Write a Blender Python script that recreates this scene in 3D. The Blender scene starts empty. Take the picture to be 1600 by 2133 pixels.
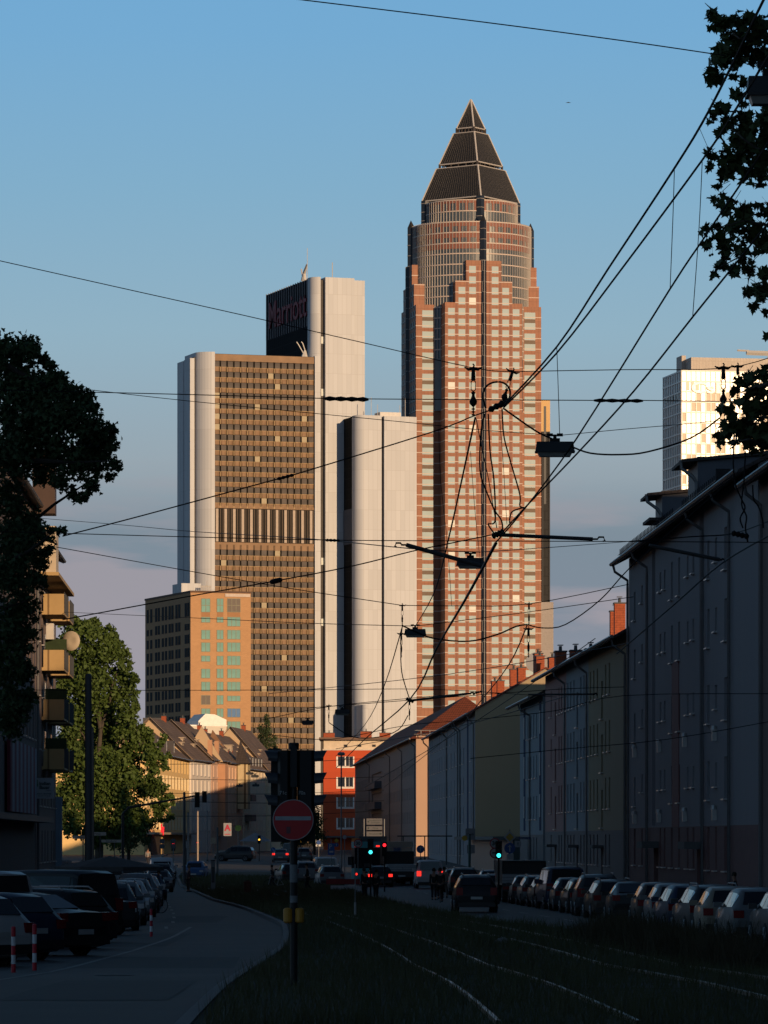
import bpy, math, random
import numpy as np
from mathutils import Vector, Matrix
random.seed(7); rng=np.random.default_rng(7)
sc=bpy.context.scene; COL=sc.collection; R=math.radians
F=9600.0; HZ=1747.0; CZ=3.0
# ---------------- camera, light, exposure ----------------
cd=bpy.data.cameras.new("camera"); cam=bpy.data.objects.new("camera",cd); COL.objects.link(cam); sc.camera=cam
cam.location=(0,0,CZ); cam.rotation_euler=(R(90),0,0)
cd.sensor_fit='HORIZONTAL'; cd.sensor_width=36; cd.lens=216.0; cd.shift_y=(HZ-1066.5)/1600; cd.clip_start=1; cd.clip_end=9000
SUN_EL=8.0; SUN_AZ=27.0            # sun behind the camera, to the right
sx,sy,sz=math.sin(R(SUN_AZ))*math.cos(R(SUN_EL)),-math.cos(R(SUN_AZ))*math.cos(R(SUN_EL)),math.sin(R(SUN_EL))
sl=bpy.data.lights.new("sun",'SUN'); sl.energy=4.2; sl.angle=R(0.5); sl.color=(1.0,0.67,0.38)
so=bpy.data.objects.new("sun",sl); COL.objects.link(so); so.rotation_euler=Vector((sx,sy,sz)).to_track_quat('Z','Y').to_euler()
w=bpy.data.worlds.new("World"); sc.world=w; w.use_nodes=True; nt=w.node_tree; nt.nodes.clear()
N=nt.nodes.new; LK=nt.links.new
wo=N('ShaderNodeOutputWorld'); bg=N('ShaderNodeBackground'); sky=N('ShaderNodeTexSky'); sky.sky_type='NISHITA'; sky.sun_disc=False
sky.sun_elevation=R(SUN_EL); sky.sun_rotation=math.atan2(sx,sy); sky.altitude=100; sky.air_density=1.0; sky.dust_density=0.6; sky.ozone_density=3.0
tc=N('ShaderNodeTexCoord'); sp=N('ShaderNodeSeparateXYZ'); LK(tc.outputs['Generated'],sp.inputs[0])
# low band: clear blue falling to a grey mauve cloud bank near the horizon, broken by soft clouds
rp=N('ShaderNodeValToRGB'); LK(sp.outputs['Z'],rp.inputs[0]); e=rp.color_ramp.elements
K=1/0.10
def cc(c): return tuple(v*K for v in c)+(1,)
stops=[(0.0,(.30,.30,.34)),(.035,(.27,.29,.35)),(.05,(.215,.26,.32)),(.066,(.205,.265,.32)),(.080,(.31,.38,.43)),(.1085,(.283,.44,.546)),(.139,(.223,.423,.591)),(.173,(.175,.402,.645)),(.20,(.16,.39,.65))]
e[0].position=0; e[0].color=cc(stops[0][1]); e[1].position=stops[-1][0]; e[1].color=cc(stops[-1][1])
for p_,c_ in stops[1:-1]:
    q=e.new(p_); q.color=cc(c_)
mp=N('ShaderNodeMapping'); mp.inputs['Scale'].default_value=(7,7,40); mp.inputs['Location'].default_value=(3.1,0,1.7); LK(tc.outputs['Generated'],mp.inputs[0])
nz=N('ShaderNodeTexNoise'); nz.inputs['Scale'].default_value=2.2; nz.inputs['Detail'].default_value=7; nz.inputs['Roughness'].default_value=.5; LK(mp.outputs[0],nz.inputs[0])
cr=N('ShaderNodeMapRange'); cr.inputs[1].default_value=.46; cr.inputs[2].default_value=.58; LK(nz.outputs[0],cr.inputs[0])
cb=N('ShaderNodeMapRange'); cb.inputs[1].default_value=.085; cb.inputs[2].default_value=.06; LK(sp.outputs['Z'],cb.inputs[0])
mu=N('ShaderNodeMath'); mu.operation='MULTIPLY'; LK(cr.outputs[0],mu.inputs[0]); LK(cb.outputs[0],mu.inputs[1])
mu2=N('ShaderNodeMath'); mu2.operation='MULTIPLY'; mu2.inputs[1].default_value=.75; LK(mu.outputs[0],mu2.inputs[0])
mc=N('ShaderNodeMixRGB'); LK(mu2.outputs[0],mc.inputs[0]); LK(rp.outputs[0],mc.inputs[1]); mc.inputs[2].default_value=cc((.365,.33,.365))
hi=N('ShaderNodeMapRange'); hi.inputs[1].default_value=.20; hi.inputs[2].default_value=.34; LK(sp.outputs['Z'],hi.inputs[0])
sc_=N('ShaderNodeMixRGB'); sc_.blend_type='MULTIPLY'; sc_.inputs[0].default_value=1; LK(sky.outputs[0],sc_.inputs[1]); sc_.inputs[2].default_value=(.58,.57,.58,1)
mf=N('ShaderNodeMixRGB'); LK(hi.outputs[0],mf.inputs[0]); LK(mc.outputs[0],mf.inputs[1]); LK(sc_.outputs[0],mf.inputs[2])
bg.inputs[1].default_value=0.10; LK(mf.outputs[0],bg.inputs[0]); LK(bg.outputs[0],wo.inputs[0])
sc.view_settings.view_transform='Standard'; sc.view_settings.look='None'; sc.view_settings.exposure=0.0; sc.view_settings.gamma=1
sc.render.engine='CYCLES'

# ---------------- helpers ----------------
def PX(px,Y): return (px-800)*Y/F
def PZ(py,Y): return CZ+(HZ-py)*Y/F
def P(px,py,Y): return Vector((PX(px,Y),Y,PZ(py,Y)))
GY=[-400,0,30,67,90,125,160,200,260,330,400,505,600,700,5000]; GZ=[1.3,1.3,1.2,.75,.4,.18,0,-.2,-.5,-.45,-.2,.4,.7,.8,.8]
def gz(Y): return float(np.interp(Y,GY,GZ))
MATS={}
def mat(name,col,rough=.8,metal=0.,var=.15,sc_n=1.5,bump=0.,spec=.4,lines=None,coat=0.,emit=0.,col2=None,streak=False):
    if name in MATS: return MATS[name]
    m=bpy.data.materials.new(name); MATS[name]=m; m.use_nodes=True; t=m.node_tree; b=t.nodes['Principled BSDF']; n=t.nodes.new; l=t.links.new
    b.inputs['Roughness'].default_value=rough; b.inputs['Metallic'].default_value=metal; b.inputs['Specular IOR Level'].default_value=spec
    b.inputs['Coat Weight'].default_value=coat
    c=tuple(col)+(1,)
    if emit:
        b.inputs['Base Color'].default_value=c; b.inputs['Emission Color'].default_value=c; b.inputs['Emission Strength'].default_value=emit; return m
    t0=n('ShaderNodeTexCoord'); nn=n('ShaderNodeTexNoise'); nn.inputs['Scale'].default_value=sc_n; nn.inputs['Detail'].default_value=5; nn.inputs['Roughness'].default_value=.62
    if streak:
        mm=n('ShaderNodeMapping'); mm.inputs['Scale'].default_value=(1,1,.12); l(t0.outputs['Object'],mm.inputs[0]); l(mm.outputs[0],nn.inputs[0])
    else: l(t0.outputs['Object'],nn.inputs[0])
    mx=n('ShaderNodeMixRGB'); l(nn.outputs[0],mx.inputs[0])
    d=col2 if col2 else tuple(max(0,v*(1-var*1.6)) for v in col); u=col if col2 else tuple(min(1,v*(1+var*1.6)) for v in col)
    mx.inputs[1].default_value=tuple(d)+(1,); mx.inputs[2].default_value=tuple(u)+(1,)
    out=mx.outputs[0]
    if lines:
        lw,lh,msz,lc=lines
        s3=n('ShaderNodeSeparateXYZ'); l(t0.outputs['Object'],s3.inputs[0]); ad=n('ShaderNodeMath'); l(s3.outputs[0],ad.inputs[0]); l(s3.outputs[1],ad.inputs[1])
        cx=n('ShaderNodeCombineXYZ'); l(ad.outputs[0],cx.inputs[0]); l(s3.outputs[2],cx.inputs[1])
        br=n('ShaderNodeTexBrick'); l(cx.outputs[0],br.inputs['Vector']); br.inputs['Scale'].default_value=1; br.offset=0 if lw<2.5 and lh>lw else .5
        br.inputs['Brick Width'].default_value=lw; br.inputs['Row Height'].default_value=lh; br.inputs['Mortar Size'].default_value=msz; br.inputs['Mortar Smooth'].default_value=.1
        br.inputs['Color1'].default_value=(1,1,1,1); br.inputs['Color2'].default_value=(.9,.9,.9,1); br.inputs['Mortar'].default_value=tuple(lc)+(1,)
        m2=n('ShaderNodeMixRGB'); m2.blend_type='MULTIPLY'; m2.inputs[0].default_value=1; l(out,m2.inputs[1]); l(br.outputs[0],m2.inputs[2]); out=m2.outputs[0]
    l(out,b.inputs['Base Color'])
    if bump:
        bp=n('ShaderNodeBump'); bp.inputs['Strength'].default_value=bump; bp.inputs['Distance'].default_value=.05; l(nn.outputs[0],bp.inputs['Height']); l(bp.outputs[0],b.inputs['Normal'])
    return m
class MB:
    def __init__(s): s.v=[]; s.f=[]; s.mi=[]
    def add(s,vs,fs,mi=0):
        o=len(s.v); s.v+= [tuple(p) for p in vs]; s.f+=[tuple(i+o for i in f) for f in fs]; s.mi+=[mi]*len(fs); return s
    def box(s,x0,x1,y0,y1,z0,z1,mi=0):
        return s.add([(x0,y0,z0),(x1,y0,z0),(x1,y1,z0),(x0,y1,z0),(x0,y0,z1),(x1,y0,z1),(x1,y1,z1),(x0,y1,z1)],
          [(0,3,2,1),(4,5,6,7),(0,1,5,4),(1,2,6,5),(2,3,7,6),(3,0,4,7)],mi)
    def prism(s,poly,z0,z1,mi=0):
        n=len(poly); z0s=z0 if hasattr(z0,'__len__') else [z0]*n; z1s=z1 if hasattr(z1,'__len__') else [z1]*n
        vs=[(p[0],p[1],z0s[i]) for i,p in enumerate(poly)]+[(p[0],p[1],z1s[i]) for i,p in enumerate(poly)]
        return s.add(vs,[tuple(range(n))[::-1],tuple(range(n,2*n))]+[(i,(i+1)%n,n+(i+1)%n,n+i) for i in range(n)],mi)
    def tube(s,pts,r,n=6,mi=0,cap=True):
        pts=[Vector(p) for p in pts]; rs=r if hasattr(r,'__len__') else [r]*len(pts); vs=[];fs=[]
        ref=None
        for i,p in enumerate(pts):
            d=(pts[min(i+1,len(pts)-1)]-pts[max(i-1,0)]).normalized()
            if ref is None: ref=Vector((0,0,1)) if abs(d.z)<.9 else Vector((1,0,0))
            a=d.cross(ref); a=a.normalized() if a.length>1e-5 else d.orthogonal().normalized(); b=d.cross(a).normalized(); ref=-b if False else ref
            for k in range(n):
                t=2*math.pi*k/n; vs.append(p+(a*math.cos(t)+b*math.sin(t))*rs[i])
        m=len(pts)
        for i in range(m-1):
            for k in range(n): fs.append((i*n+k,i*n+(k+1)%n,(i+1)*n+(k+1)%n,(i+1)*n+k))
        if cap: fs+= [tuple(range(n))[::-1],tuple((m-1)*n+k for k in range(n))]
        return s.add(vs,fs,mi)
    def cyl(s,a,b,r,n=12,mi=0,r2=None): return s.tube([a,b],[r,r if r2 is None else r2],n,mi)
    def lathe(s,prof,n=16,c=(0,0,0),mi=0,ax='z',caps=True):
        vs=[]
        for r,z in prof:
            for k in range(n):
                t=2*math.pi*k/n; q=(r*math.cos(t),r*math.sin(t),z)
                if ax=='y': q=(q[0],q[2],q[1])
                if ax=='x': q=(q[2],q[0],q[1])
                vs.append((q[0]+c[0],q[1]+c[1],q[2]+c[2]))
        m=len(prof); fs=[(i*n+k,i*n+(k+1)%n,(i+1)*n+(k+1)%n,(i+1)*n+k) for i in range(m-1) for k in range(n)]
        if caps: fs+=[tuple(range(n))[::-1],tuple((m-1)*n+k for k in range(n))]
        return s.add(vs,fs,mi)
    def mesh(s,name,mats):
        me=bpy.data.meshes.new(name); me.from_pydata(s.v,[],s.f)
        for m in (mats if isinstance(mats,(list,tuple)) else [mats]): me.materials.append(m)
        if any(s.mi): me.polygons.foreach_set('material_index',s.mi)
        me.update(); return me
    def build(s,name,mats,parent=None,loc=(0,0,0),rz=0,smooth=False):
        me=s.mesh(name,mats); o=bpy.data.objects.new(name,me); COL.objects.link(o); o.location=loc; o.rotation_euler[2]=rz
        if parent: o.parent=parent
        if smooth:
            me.polygons.foreach_set('use_smooth',[True]*len(me.polygons))
        return o
def tag(o,label=None,cat=None,group=None,kind=None):
    if label: o['label']=label
    if cat: o['category']=cat
    if group: o['group']=group
    if kind: o['kind']=kind
    return o
def empty(name,loc=(0,0,0),rz=0,label=None,cat=None,group=None):
    o=bpy.data.objects.new(name,None); COL.objects.link(o); o.location=loc; o.rotation_euler[2]=rz; o.empty_display_size=.2
    return tag(o,label,cat,group)
def inst(me,name,parent,loc,rot=(0,0,0),scale=(1,1,1)):
    o=bpy.data.objects.new(name,me); COL.objects.link(o); o.location=loc; o.rotation_euler=rot; o.scale=scale; o.parent=parent; return o
def copy_tree(o,parent=None):
    c=o.copy(); COL.objects.link(c); c.parent=parent
    for ch in o.children: copy_tree(ch,c)
    return c
def text_mesh(txt,size,m,extr=.01,align='CENTER',bold=0.0):
    cu=bpy.data.curves.new('lettering','FONT'); cu.body=txt; cu.size=size; cu.extrude=extr; cu.align_x=align; cu.align_y='CENTER'; cu.offset=bold
    o=bpy.data.objects.new('tmp_lettering',cu); COL.objects.link(o)
    dg=bpy.context.evaluated_depsgraph_get(); me=bpy.data.meshes.new_from_object(o.evaluated_get(dg)); COL.objects.unlink(o); bpy.data.objects.remove(o)
    me.materials.clear(); me.materials.append(m); me.name='lettering'; return me
def text_obj(txt,size,m,parent,loc,rot=(R(90),0,0),extr=.01,bold=0,scale=(1,1,1),name='lettering',align='CENTER'):
    return inst(text_mesh(txt,size,m,extr,align,bold),name,parent,loc,rot,scale)
# ---------------- materials ----------------
GL=dict(rough=.08,spec=.8,var=.1,sc_n=.4)
M_asph=mat('asphalt',(.028,.026,.026),.8,var=.25,sc_n=.6,bump=.3)
M_asph2=mat('worn_asphalt',(.030,.027,.026),.75,var=.42,sc_n=.22,bump=.2)
M_pave=mat('paving',(.060,.058,.058),.85,var=.2,sc_n=1.2,lines=(.6,.4,.01,(.6,.6,.6)))
M_kerb=mat('kerb_stone',(.10,.10,.10),.8)
M_soil=mat('soil_and_turf',(.018,.022,.010),.95,var=.4,sc_n=.8,bump=.5)
M_grass=mat('grass_blades',(.055,.070,.022),.8,var=.35,sc_n=.5,col2=(.070,.050,.024))
M_rail=mat('rail_steel',(.13,.10,.075),.42,1.0,var=.25,sc_n=3)
M_paint=mat('road_paint',(.11,.11,.105),.7,var=.3,sc_n=3)
M_white=mat('white_cladding',(.50,.52,.55),.55,var=.06,sc_n=.12,streak=True,lines=(1.35,5.6,.05,(.80,.78,.76)))
M_blk=mat('black_metal',(.010,.010,.011),.5,spec=.3)
M_dgrey=mat('dark_grey_metal',(.05,.052,.056),.55)
M_galv=mat('galvanised_steel',(.16,.16,.165),.5,.5,var=.2)
M_cable=mat('cable_black',(.006,.006,.007),.6,spec=.2)
M_glassd=mat('dark_window_glass',(.012,.014,.018),**GL)
M_wframe=mat('white_window_frame',(.42,.42,.42),.6,var=.05)
M_sill=mat('pale_window_sill',(.42,.41,.40),.35,.3,var=.1)
M_brick_ch=mat('red_chimney_brick',(.36,.085,.035),.85,var=.25,sc_n=3,lines=(.5,.18,.02,(.6,.6,.6)))
M_tile=mat('red_roof_tile',(.19,.050,.025),.8,var=.35,sc_n=2.5,bump=.3,lines=(.3,.25,.035,(.35,.35,.35)))
M_tiled=mat('dark_roof_tile',(.060,.045,.040),.75,var=.3,sc_n=2,bump=.3,lines=(.35,.3,.03,(.5,.5,.5)))
M_zinc=mat('zinc_gutter',(.13,.13,.135),.45,.6,var=.2)
# ---------------- ground, roads, verge, rails ----------------
mb=MB(); ys=[-400,-100,0,20,30,45,55,67,78,90,105,125,140,160,180,200,230,260,295,330,365,400,450,505,550,600,650,700,900,1400,2500,5000]
vs=[];fs=[]
for y in ys: vs+=[(-4000,y,gz(y)),(4000,y,gz(y))]
fs=[(2*i,2*i+1,2*i+3,2*i+2) for i in range(len(ys)-1)]
tag(mb.add(vs,fs).build('ground',M_asph),kind='structure')
def strip(name,tab,dz,m,h=0,step=6,kind='structure',y0=None,y1=None):
    Ys=[t[0] for t in tab]; a,b=(y0 or Ys[0]),(y1 or Ys[-1]); n=max(2,int((b-a)/step)); q=MB(); vs=[];fs=[]
    for i in range(n+1):
        y=a+(b-a)*i/n; xl=np.interp(y,Ys,[t[1] for t in tab]); xr=np.interp(y,Ys,[t[2] for t in tab]); z=gz(y)+dz
        if h: vs+=[(xl,y,z),(xl+.02,y,z+h),(xr-.02,y,z+h),(xr,y,z)]
        else: vs+=[(xl,y,z),(xr,y,z)]
    k=4 if h else 2
    for i in range(n):
        for j in range(k-1): fs.append((k*i+j,k*i+j+1,k*(i+1)+j+1,k*(i+1)+j))
    if h: fs+=[(0,1,2,3)[::-1],(k*n,k*n+1,k*n+2,k*n+3)]
    return tag(q.add(vs,fs).build(name,m),kind=kind)
LRD=[(40,-9.2,-1.9),(50,-9.0,-2.1),(67,-8.7,-2.35),(88,-8.3,-2.55),(111,-8.0,-2.45),(133,-8.0,-2.8),(157,-8.4,-3.4),(185,-9.6,-4.9),(216,-11.2,-6.6),(250,-13,-9),(280,-14.8,-11),(330,-18,-14.5),(390,-21,-17.5),(540,-28,-22),(640,-30,-25)]
RRD=[(40,9,15.3),(120,7.0,13.0),(142,6,12.4),(163,3.9,11.7),(200,2.0,10.6),(260,-.4,8.9),(330,-3,6.8),(430,-6,3.9),(560,-9,.2),(640,-14,-2)]
strip('left_road',LRD,.012,M_asph2); strip('right_road',RRD,.012,M_asph2)
VERGE=[]
for y in list(range(40,200,8))+list(range(200,420,12)):
    VERGE.append((y,np.interp(y,[t[0] for t in LRD],[t[2] for t in LRD])+.02,np.interp(y,[t[0] for t in RRD],[t[1] for t in RRD])-.02))
strip('tram_verge',VERGE,0,M_soil,h=.10,step=4)
def vx(y,k): return np.interp(y,[t[0] for t in VERGE],[t[k] for t in VERGE])
q=MB()
for k,s in ((1,-1),(2,1)):
    pts=[(vx(y,k)+s*.03,y,gz(y)) for y in np.arange(42,415,5)]
    for a,b in zip(pts[:-1],pts[1:]):
        q.add([(a[0]-.08,a[1],a[2]),(a[0]+.08,a[1],a[2]),(b[0]+.08,b[1],b[2]),(b[0]-.08,b[1],b[2]),(a[0]-.08,a[1],a[2]+.13),(a[0]+.08,a[1],a[2]+.13),(b[0]+.08,b[1],b[2]+.13),(b[0]-.08,b[1],b[2]+.13)],[(4,5,6,7),(0,4,7,3),(1,2,6,5),(0,1,5,4)])
tag(q.build('kerb',M_kerb),kind='structure')
strip('right_pavement',[(40,15.4,20.4),(195,11.2,15.9),(264,9.2,13.9),(560,1.0,5.2)],0,M_pave,h=.12)
strip('left_pavement',[(150,-17,-11.5),(233,-19.3,-16.4),(310,-21.5,-17.8),(640,-31.2,-30)],0,M_pave,h=.12)
strip('cross_path',[(236,vx(236,1)+.2,vx(236,2)-.2),(246,vx(246,1)+.2,vx(246,2)-.2)],.115,M_pave,step=3)
strip('track_crossing_slab',[(65.5,2.2,9),(69.5,2.2,9)],.112,mat('crossing_slab',(.035,.035,.037),.9),step=1)
for k,(x0,x1,y0,y1) in enumerate(((-5.2,-2.9,62,78),(-6.5,-3.0,92,104),(-7.4,-5.6,118,140),(-8.2,-6.0,165,185))):
    strip('asphalt_patch',[(y0,x0,x1),(y1,x0-.2,x1-.25)],.017,mat('dark_asphalt_patch',(.020,.021,.023),.8,var=.3,sc_n=.6),step=3)
strip('manhole_cover',[(84,-5.3,-4.6),(84.7,-5.3,-4.6)],.022,M_kerb,step=.3)
# lane markings
q=MB()
def dash(x0,y0,x1,y1,wd=.12):
    z0,z1=gz(y0)+.018,gz(y1)+.018; q.add([(x0-wd/2,y0,z0),(x0+wd/2,y0,z0),(x1+wd/2,y1,z1),(x1-wd/2,y1,z1)],[(0,1,2,3)])
for y in range(70,150,6): dash(np.interp(y,[t[0] for t in LRD],[t[1] for t in LRD])+1.9,y,np.interp(y+5.9,[t[0] for t in LRD],[t[1] for t in LRD])+1.9,y+5.9,.12)
for y in range(150,330,14): x=(np.interp(y,[t[0] for t in LRD],[t[1] for t in LRD])+1.2); dash(x,y,x-.25,y+5)
for y in range(110,420,12):
    x=lambda y:np.interp(y,[t[0] for t in RRD],[t[1]*.5+t[2]*.5 for t in RRD])-.5; dash(x(y),y,x(y+5),y+5)
q.build('lane_marking',M_paint)
tag(COL.objects[-1],kind='structure')
RX=[(46,1.35),(60,1.0),(90,.35),(120,-.3),(150,-1.5),(190,-3.3),(228,-5.8),(260,-8.2),(300,-11.5),(340,-14.3)]
RP=np.polyfit([a for a,b in RX],[b for a,b in RX],3)
lb=['leftmost worn steel tram rail in the grass verge','second tram rail from the left, crossing the lower verge','third tram rail from the left, reaching the lower right corner','rightmost tram rail beside the right-hand road']
for k,(dn,df) in enumerate(((0,0),(1.43,1.3),(3.75,2.9),(5.18,4.3))):
    q=MB(); vs=[];fs=[]; Ys=np.arange(47,335,3.0)
    for i,y in enumerate(Ys):
        x=float(np.polyval(RP,y))+dn+(df-dn)*min(1,max(0,(y-120)/100)); z=gz(y)
        vs+=[(x-.025,y,z),(x-.025,y,z+.155),(x+.025,y,z+.155),(x+.025,y,z),]
        if i: o=4*(i-1); fs+=[(o,o+1,o+5,o+4),(o+1,o+2,o+6,o+5),(o+2,o+3,o+7,o+6)]
    tag(q.add(vs,fs).build('tram_rail',M_rail),lb[k],'rail','tram rails in the verge')
# grass: many blades, one object
def blades(name,n,fn,hmin,hmax,wd,m):
    vs=np.zeros((n,3,3)); x,y,hs=fn(n)
    z=np.interp(y,GY,GZ)+.09; a=rng.uniform(0,2*np.pi,n); h=rng.uniform(hmin,hmax,n)*hs; w_=wd*rng.uniform(.6,1.4,n)*(y/90)
    lean=rng.normal(0,.28,(n,2))*h[:,None]
    vs[:,0]=np.stack([x-np.cos(a)*w_,y-np.sin(a)*w_,z],1); vs[:,1]=np.stack([x+np.cos(a)*w_,y+np.sin(a)*w_,z],1); vs[:,2]=np.stack([x+lean[:,0],y+lean[:,1],z+h],1)
    me=bpy.data.meshes.new(name); me.vertices.add(3*n); me.vertices.foreach_set('co',vs.reshape(-1)); me.loops.add(3*n); me.loops.foreach_set('vertex_index',np.arange(3*n,dtype=np.int32))
    me.polygons.add(n); me.polygons.foreach_set('loop_start',np.arange(0,3*n,3,dtype=np.int32)); me.polygons.foreach_set('loop_total',np.full(n,3,dtype=np.int32)); me.materials.append(m); me.update(calc_edges=True)
    o=bpy.data.objects.new(name,me); COL.objects.link(o); return o
def fg(n):
    y=46+ (rng.uniform(0,1,n)**1.7)*340; l=np.interp(y,[t[0] for t in VERGE],[t[1] for t in VERGE]); r=np.interp(y,[t[0] for t in VERGE],[t[2] for t in VERGE]); x=l+.15+rng.uniform(0,1,n)*(r-l-.3)
    cl=.5+.9*np.abs(np.sin(x*1.3+np.sin(y*.35)*2)*np.cos(y*.22+x*.4)); return x,y,cl
tag(blades('verge_grass',110000,fg,.10,.34,.008,M_grass),'dark uncut grass and weeds growing between the tram rails','grass',kind='stuff')
def fw(n):
    c=rng.integers(0,26,n); cy=np.random.default_rng(3).uniform(84,124,26)[c]; cx=(np.interp(cy,[t[0] for t in VERGE],[t[2] for t in VERGE])-np.random.default_rng(4).uniform(.2,1.6,26)[c])
    return cx+rng.normal(0,.28,n),cy+rng.normal(0,.5,n),np.random.default_rng(5).uniform(.6,1.3,26)[c]
tag(blades('tall_weeds',12000,fw,.25,.85,.011,mat('dry_weeds',(.05,.04,.02),.9,var=.4)),'tall dry weeds along the kerb in front of the right-hand parked cars','weeds',kind='stuff')
# ================= TOWERS =================
def unit_quad(name,m,d=0.0):   # 1x1 pane, origin centre, facing -y
    return MB().box(-.5,.5,0,.12,-.5,.5).mesh(name,m)
M_tglass=mat('tower_window_glass',(.34,.44,.47),.5,0,var=.16,sc_n=.25,spec=.3)
M_tglass2=mat('bright_blind_glass',(.50,.54,.52),.4,0,var=.1,sc_n=.3)
M_gran=mat('red_granite_cladding',(.31,.128,.070),.6,var=.14,sc_n=.35,lines=(1.25,3.63,.05,(.62,.58,.55)))
M_gran2=mat('dark_red_granite',(.22,.085,.055),.6,var=.14,sc_n=.35)
M_cour=mat('pale_string_course',(.56,.46,.40),.6,var=.05)
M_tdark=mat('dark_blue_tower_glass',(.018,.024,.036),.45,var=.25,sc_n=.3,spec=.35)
M_mull=mat('pale_metal_mullion',(.42,.39,.36),.55,0,var=.1)
M_pyr=mat('dark_pyramid_louvres',(.018,.018,.020),.7,0,var=.2,sc_n=1)
def many(parent,me,name,cells,big=100,rotz=0):
    """cells: (x,y,z,w,h,rotz) ; the first `big` become parts, the rest one stuff part"""
    for c in cells[:big]: inst(me,name,parent,c[:3],(0,0,c[5]),(c[3],1,c[4]))
    rest=cells[big:]
    if rest:
        q=MB()
        for x,y,z,w_,h,a in rest:
            m4=Matrix.Translation((x,y,z))@Matrix.Rotation(a,4,'Z')@Matrix.Diagonal((w_,1,h,1))
            q.add([m4@v.co for v in me.vertices],[tuple(p.vertices) for p in me.polygons])
        o=q.build(name,list(me.materials),parent); o['kind']='stuff'
# ---- pyramid-topped tower ----
mt=empty('pyramid_tower',(PX(981,1600),1600,0),R(10.5),'tall red granite skyscraper with a round glass shaft and a dark stepped pyramid on top','skyscraper')
q=MB(); 
ST=[(13.5,186.5),(9.9,194),(6.15,201)]
zb=[0.,186.5,194]
for (hw,zt),z0 in zip(ST,zb):
    e_=22.0
    q.box(-hw,hw,-e_,-13.4 if z0==0 else -8,z0,zt); q.box(-hw,hw,13.4 if z0==0 else 8,e_,z0,zt)
    q.box(-e_,-13.4 if z0==0 else -8,-hw,hw,z0,zt); q.box(13.4 if z0==0 else 8,e_,-hw,hw,z0,zt)
q.build('granite_wing',M_gran,mt)
MB().box(-13.45,13.45,-13.45,13.45,0,185).build('recessed_glass_corner',M_tdark,mt)
q=MB()   # string courses
for i in range(56):
    z=1.2+i*3.63
    for (hw,zt),z0 in zip(ST[::-1],zb[::-1]):
        pass
    hw=13.5 if z<186 else 9.9 if z<193.8 else 6.15
    if z>200.5: break
    for a in range(4):
        c,s=[(1,0),(0,1),(-1,0),(0,-1)][a]
        def rt(x,y): return (x*c-y*s,x*s+y*c)
        for x0,x1,y0,y1 in ((-hw-.06,hw+.06,-22.07,-21.9),(-hw-.07,-hw+.1,-22,-13.5),(hw-.1,hw+.07,-22,-13.5)):
            pts=[rt(x0,y0),rt(x1,y0),rt(x1,y1),rt(x0,y1)]; q.prism(pts,z,z+.26)
q.build('string_course',M_cour,mt)
pane=unit_quad('window_pane',M_tglass); pane2=unit_quad('window_pane_bright',M_tglass2)
cells=[];brt=[]
def wrow(z):
    for sx_ in (-1,1):
        for k,xx in enumerate((3.95,7.65,11.3)):
            if z>184.5 and xx>9 or z>192 and xx>6: continue
            yield sx_*xx,-22.06,2.35
for i in range(42):
    z=200-1.75-i*3.63-.35
    if z<42: break
    for x,y,wd in wrow(z): (brt if random.random()<.04 else cells).append((x,y,z,wd,2.35,0))
    if z<184:
        for xx in (-17.9,18.0): cells.append((xx,-13.56,z,3.85,2.3,0))
many(mt,pane,'window',cells,92); many(mt,pane2,'window',brt,8)
q=MB()
for i in range(44):      # left wing side windows, their shade put into dark glass
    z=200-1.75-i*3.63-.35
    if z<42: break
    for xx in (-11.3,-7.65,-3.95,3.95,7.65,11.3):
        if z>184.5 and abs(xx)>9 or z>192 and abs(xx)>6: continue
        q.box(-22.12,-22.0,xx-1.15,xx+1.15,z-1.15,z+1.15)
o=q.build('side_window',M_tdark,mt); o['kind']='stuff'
q=MB()                    # dark red pilaster strips between window pairs
for xx in (5.8,9.5,2.1):
    for s in (-1,1): q.box(s*xx-.32,s*xx+.32,-22.045,-21.9,0,186 if xx>6 else 199)
q.build('pilaster_strip',M_gran2,mt)
q=MB(); qd=MB()           # wing panel spandrel louvres
for i in range(0,42,2):
    z=200-1.75-i*3.63-.35-1.85
    if z<42 or z>183: continue
    for xx in (-17.9,18.0): qd.box(xx-1.9,xx+1.9,-13.55,-13.4,z-.62,z+.62)
qd.build('louvre_panel',mat('grey_brown_louvre',(.16,.12,.09),.7),mt)
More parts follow.
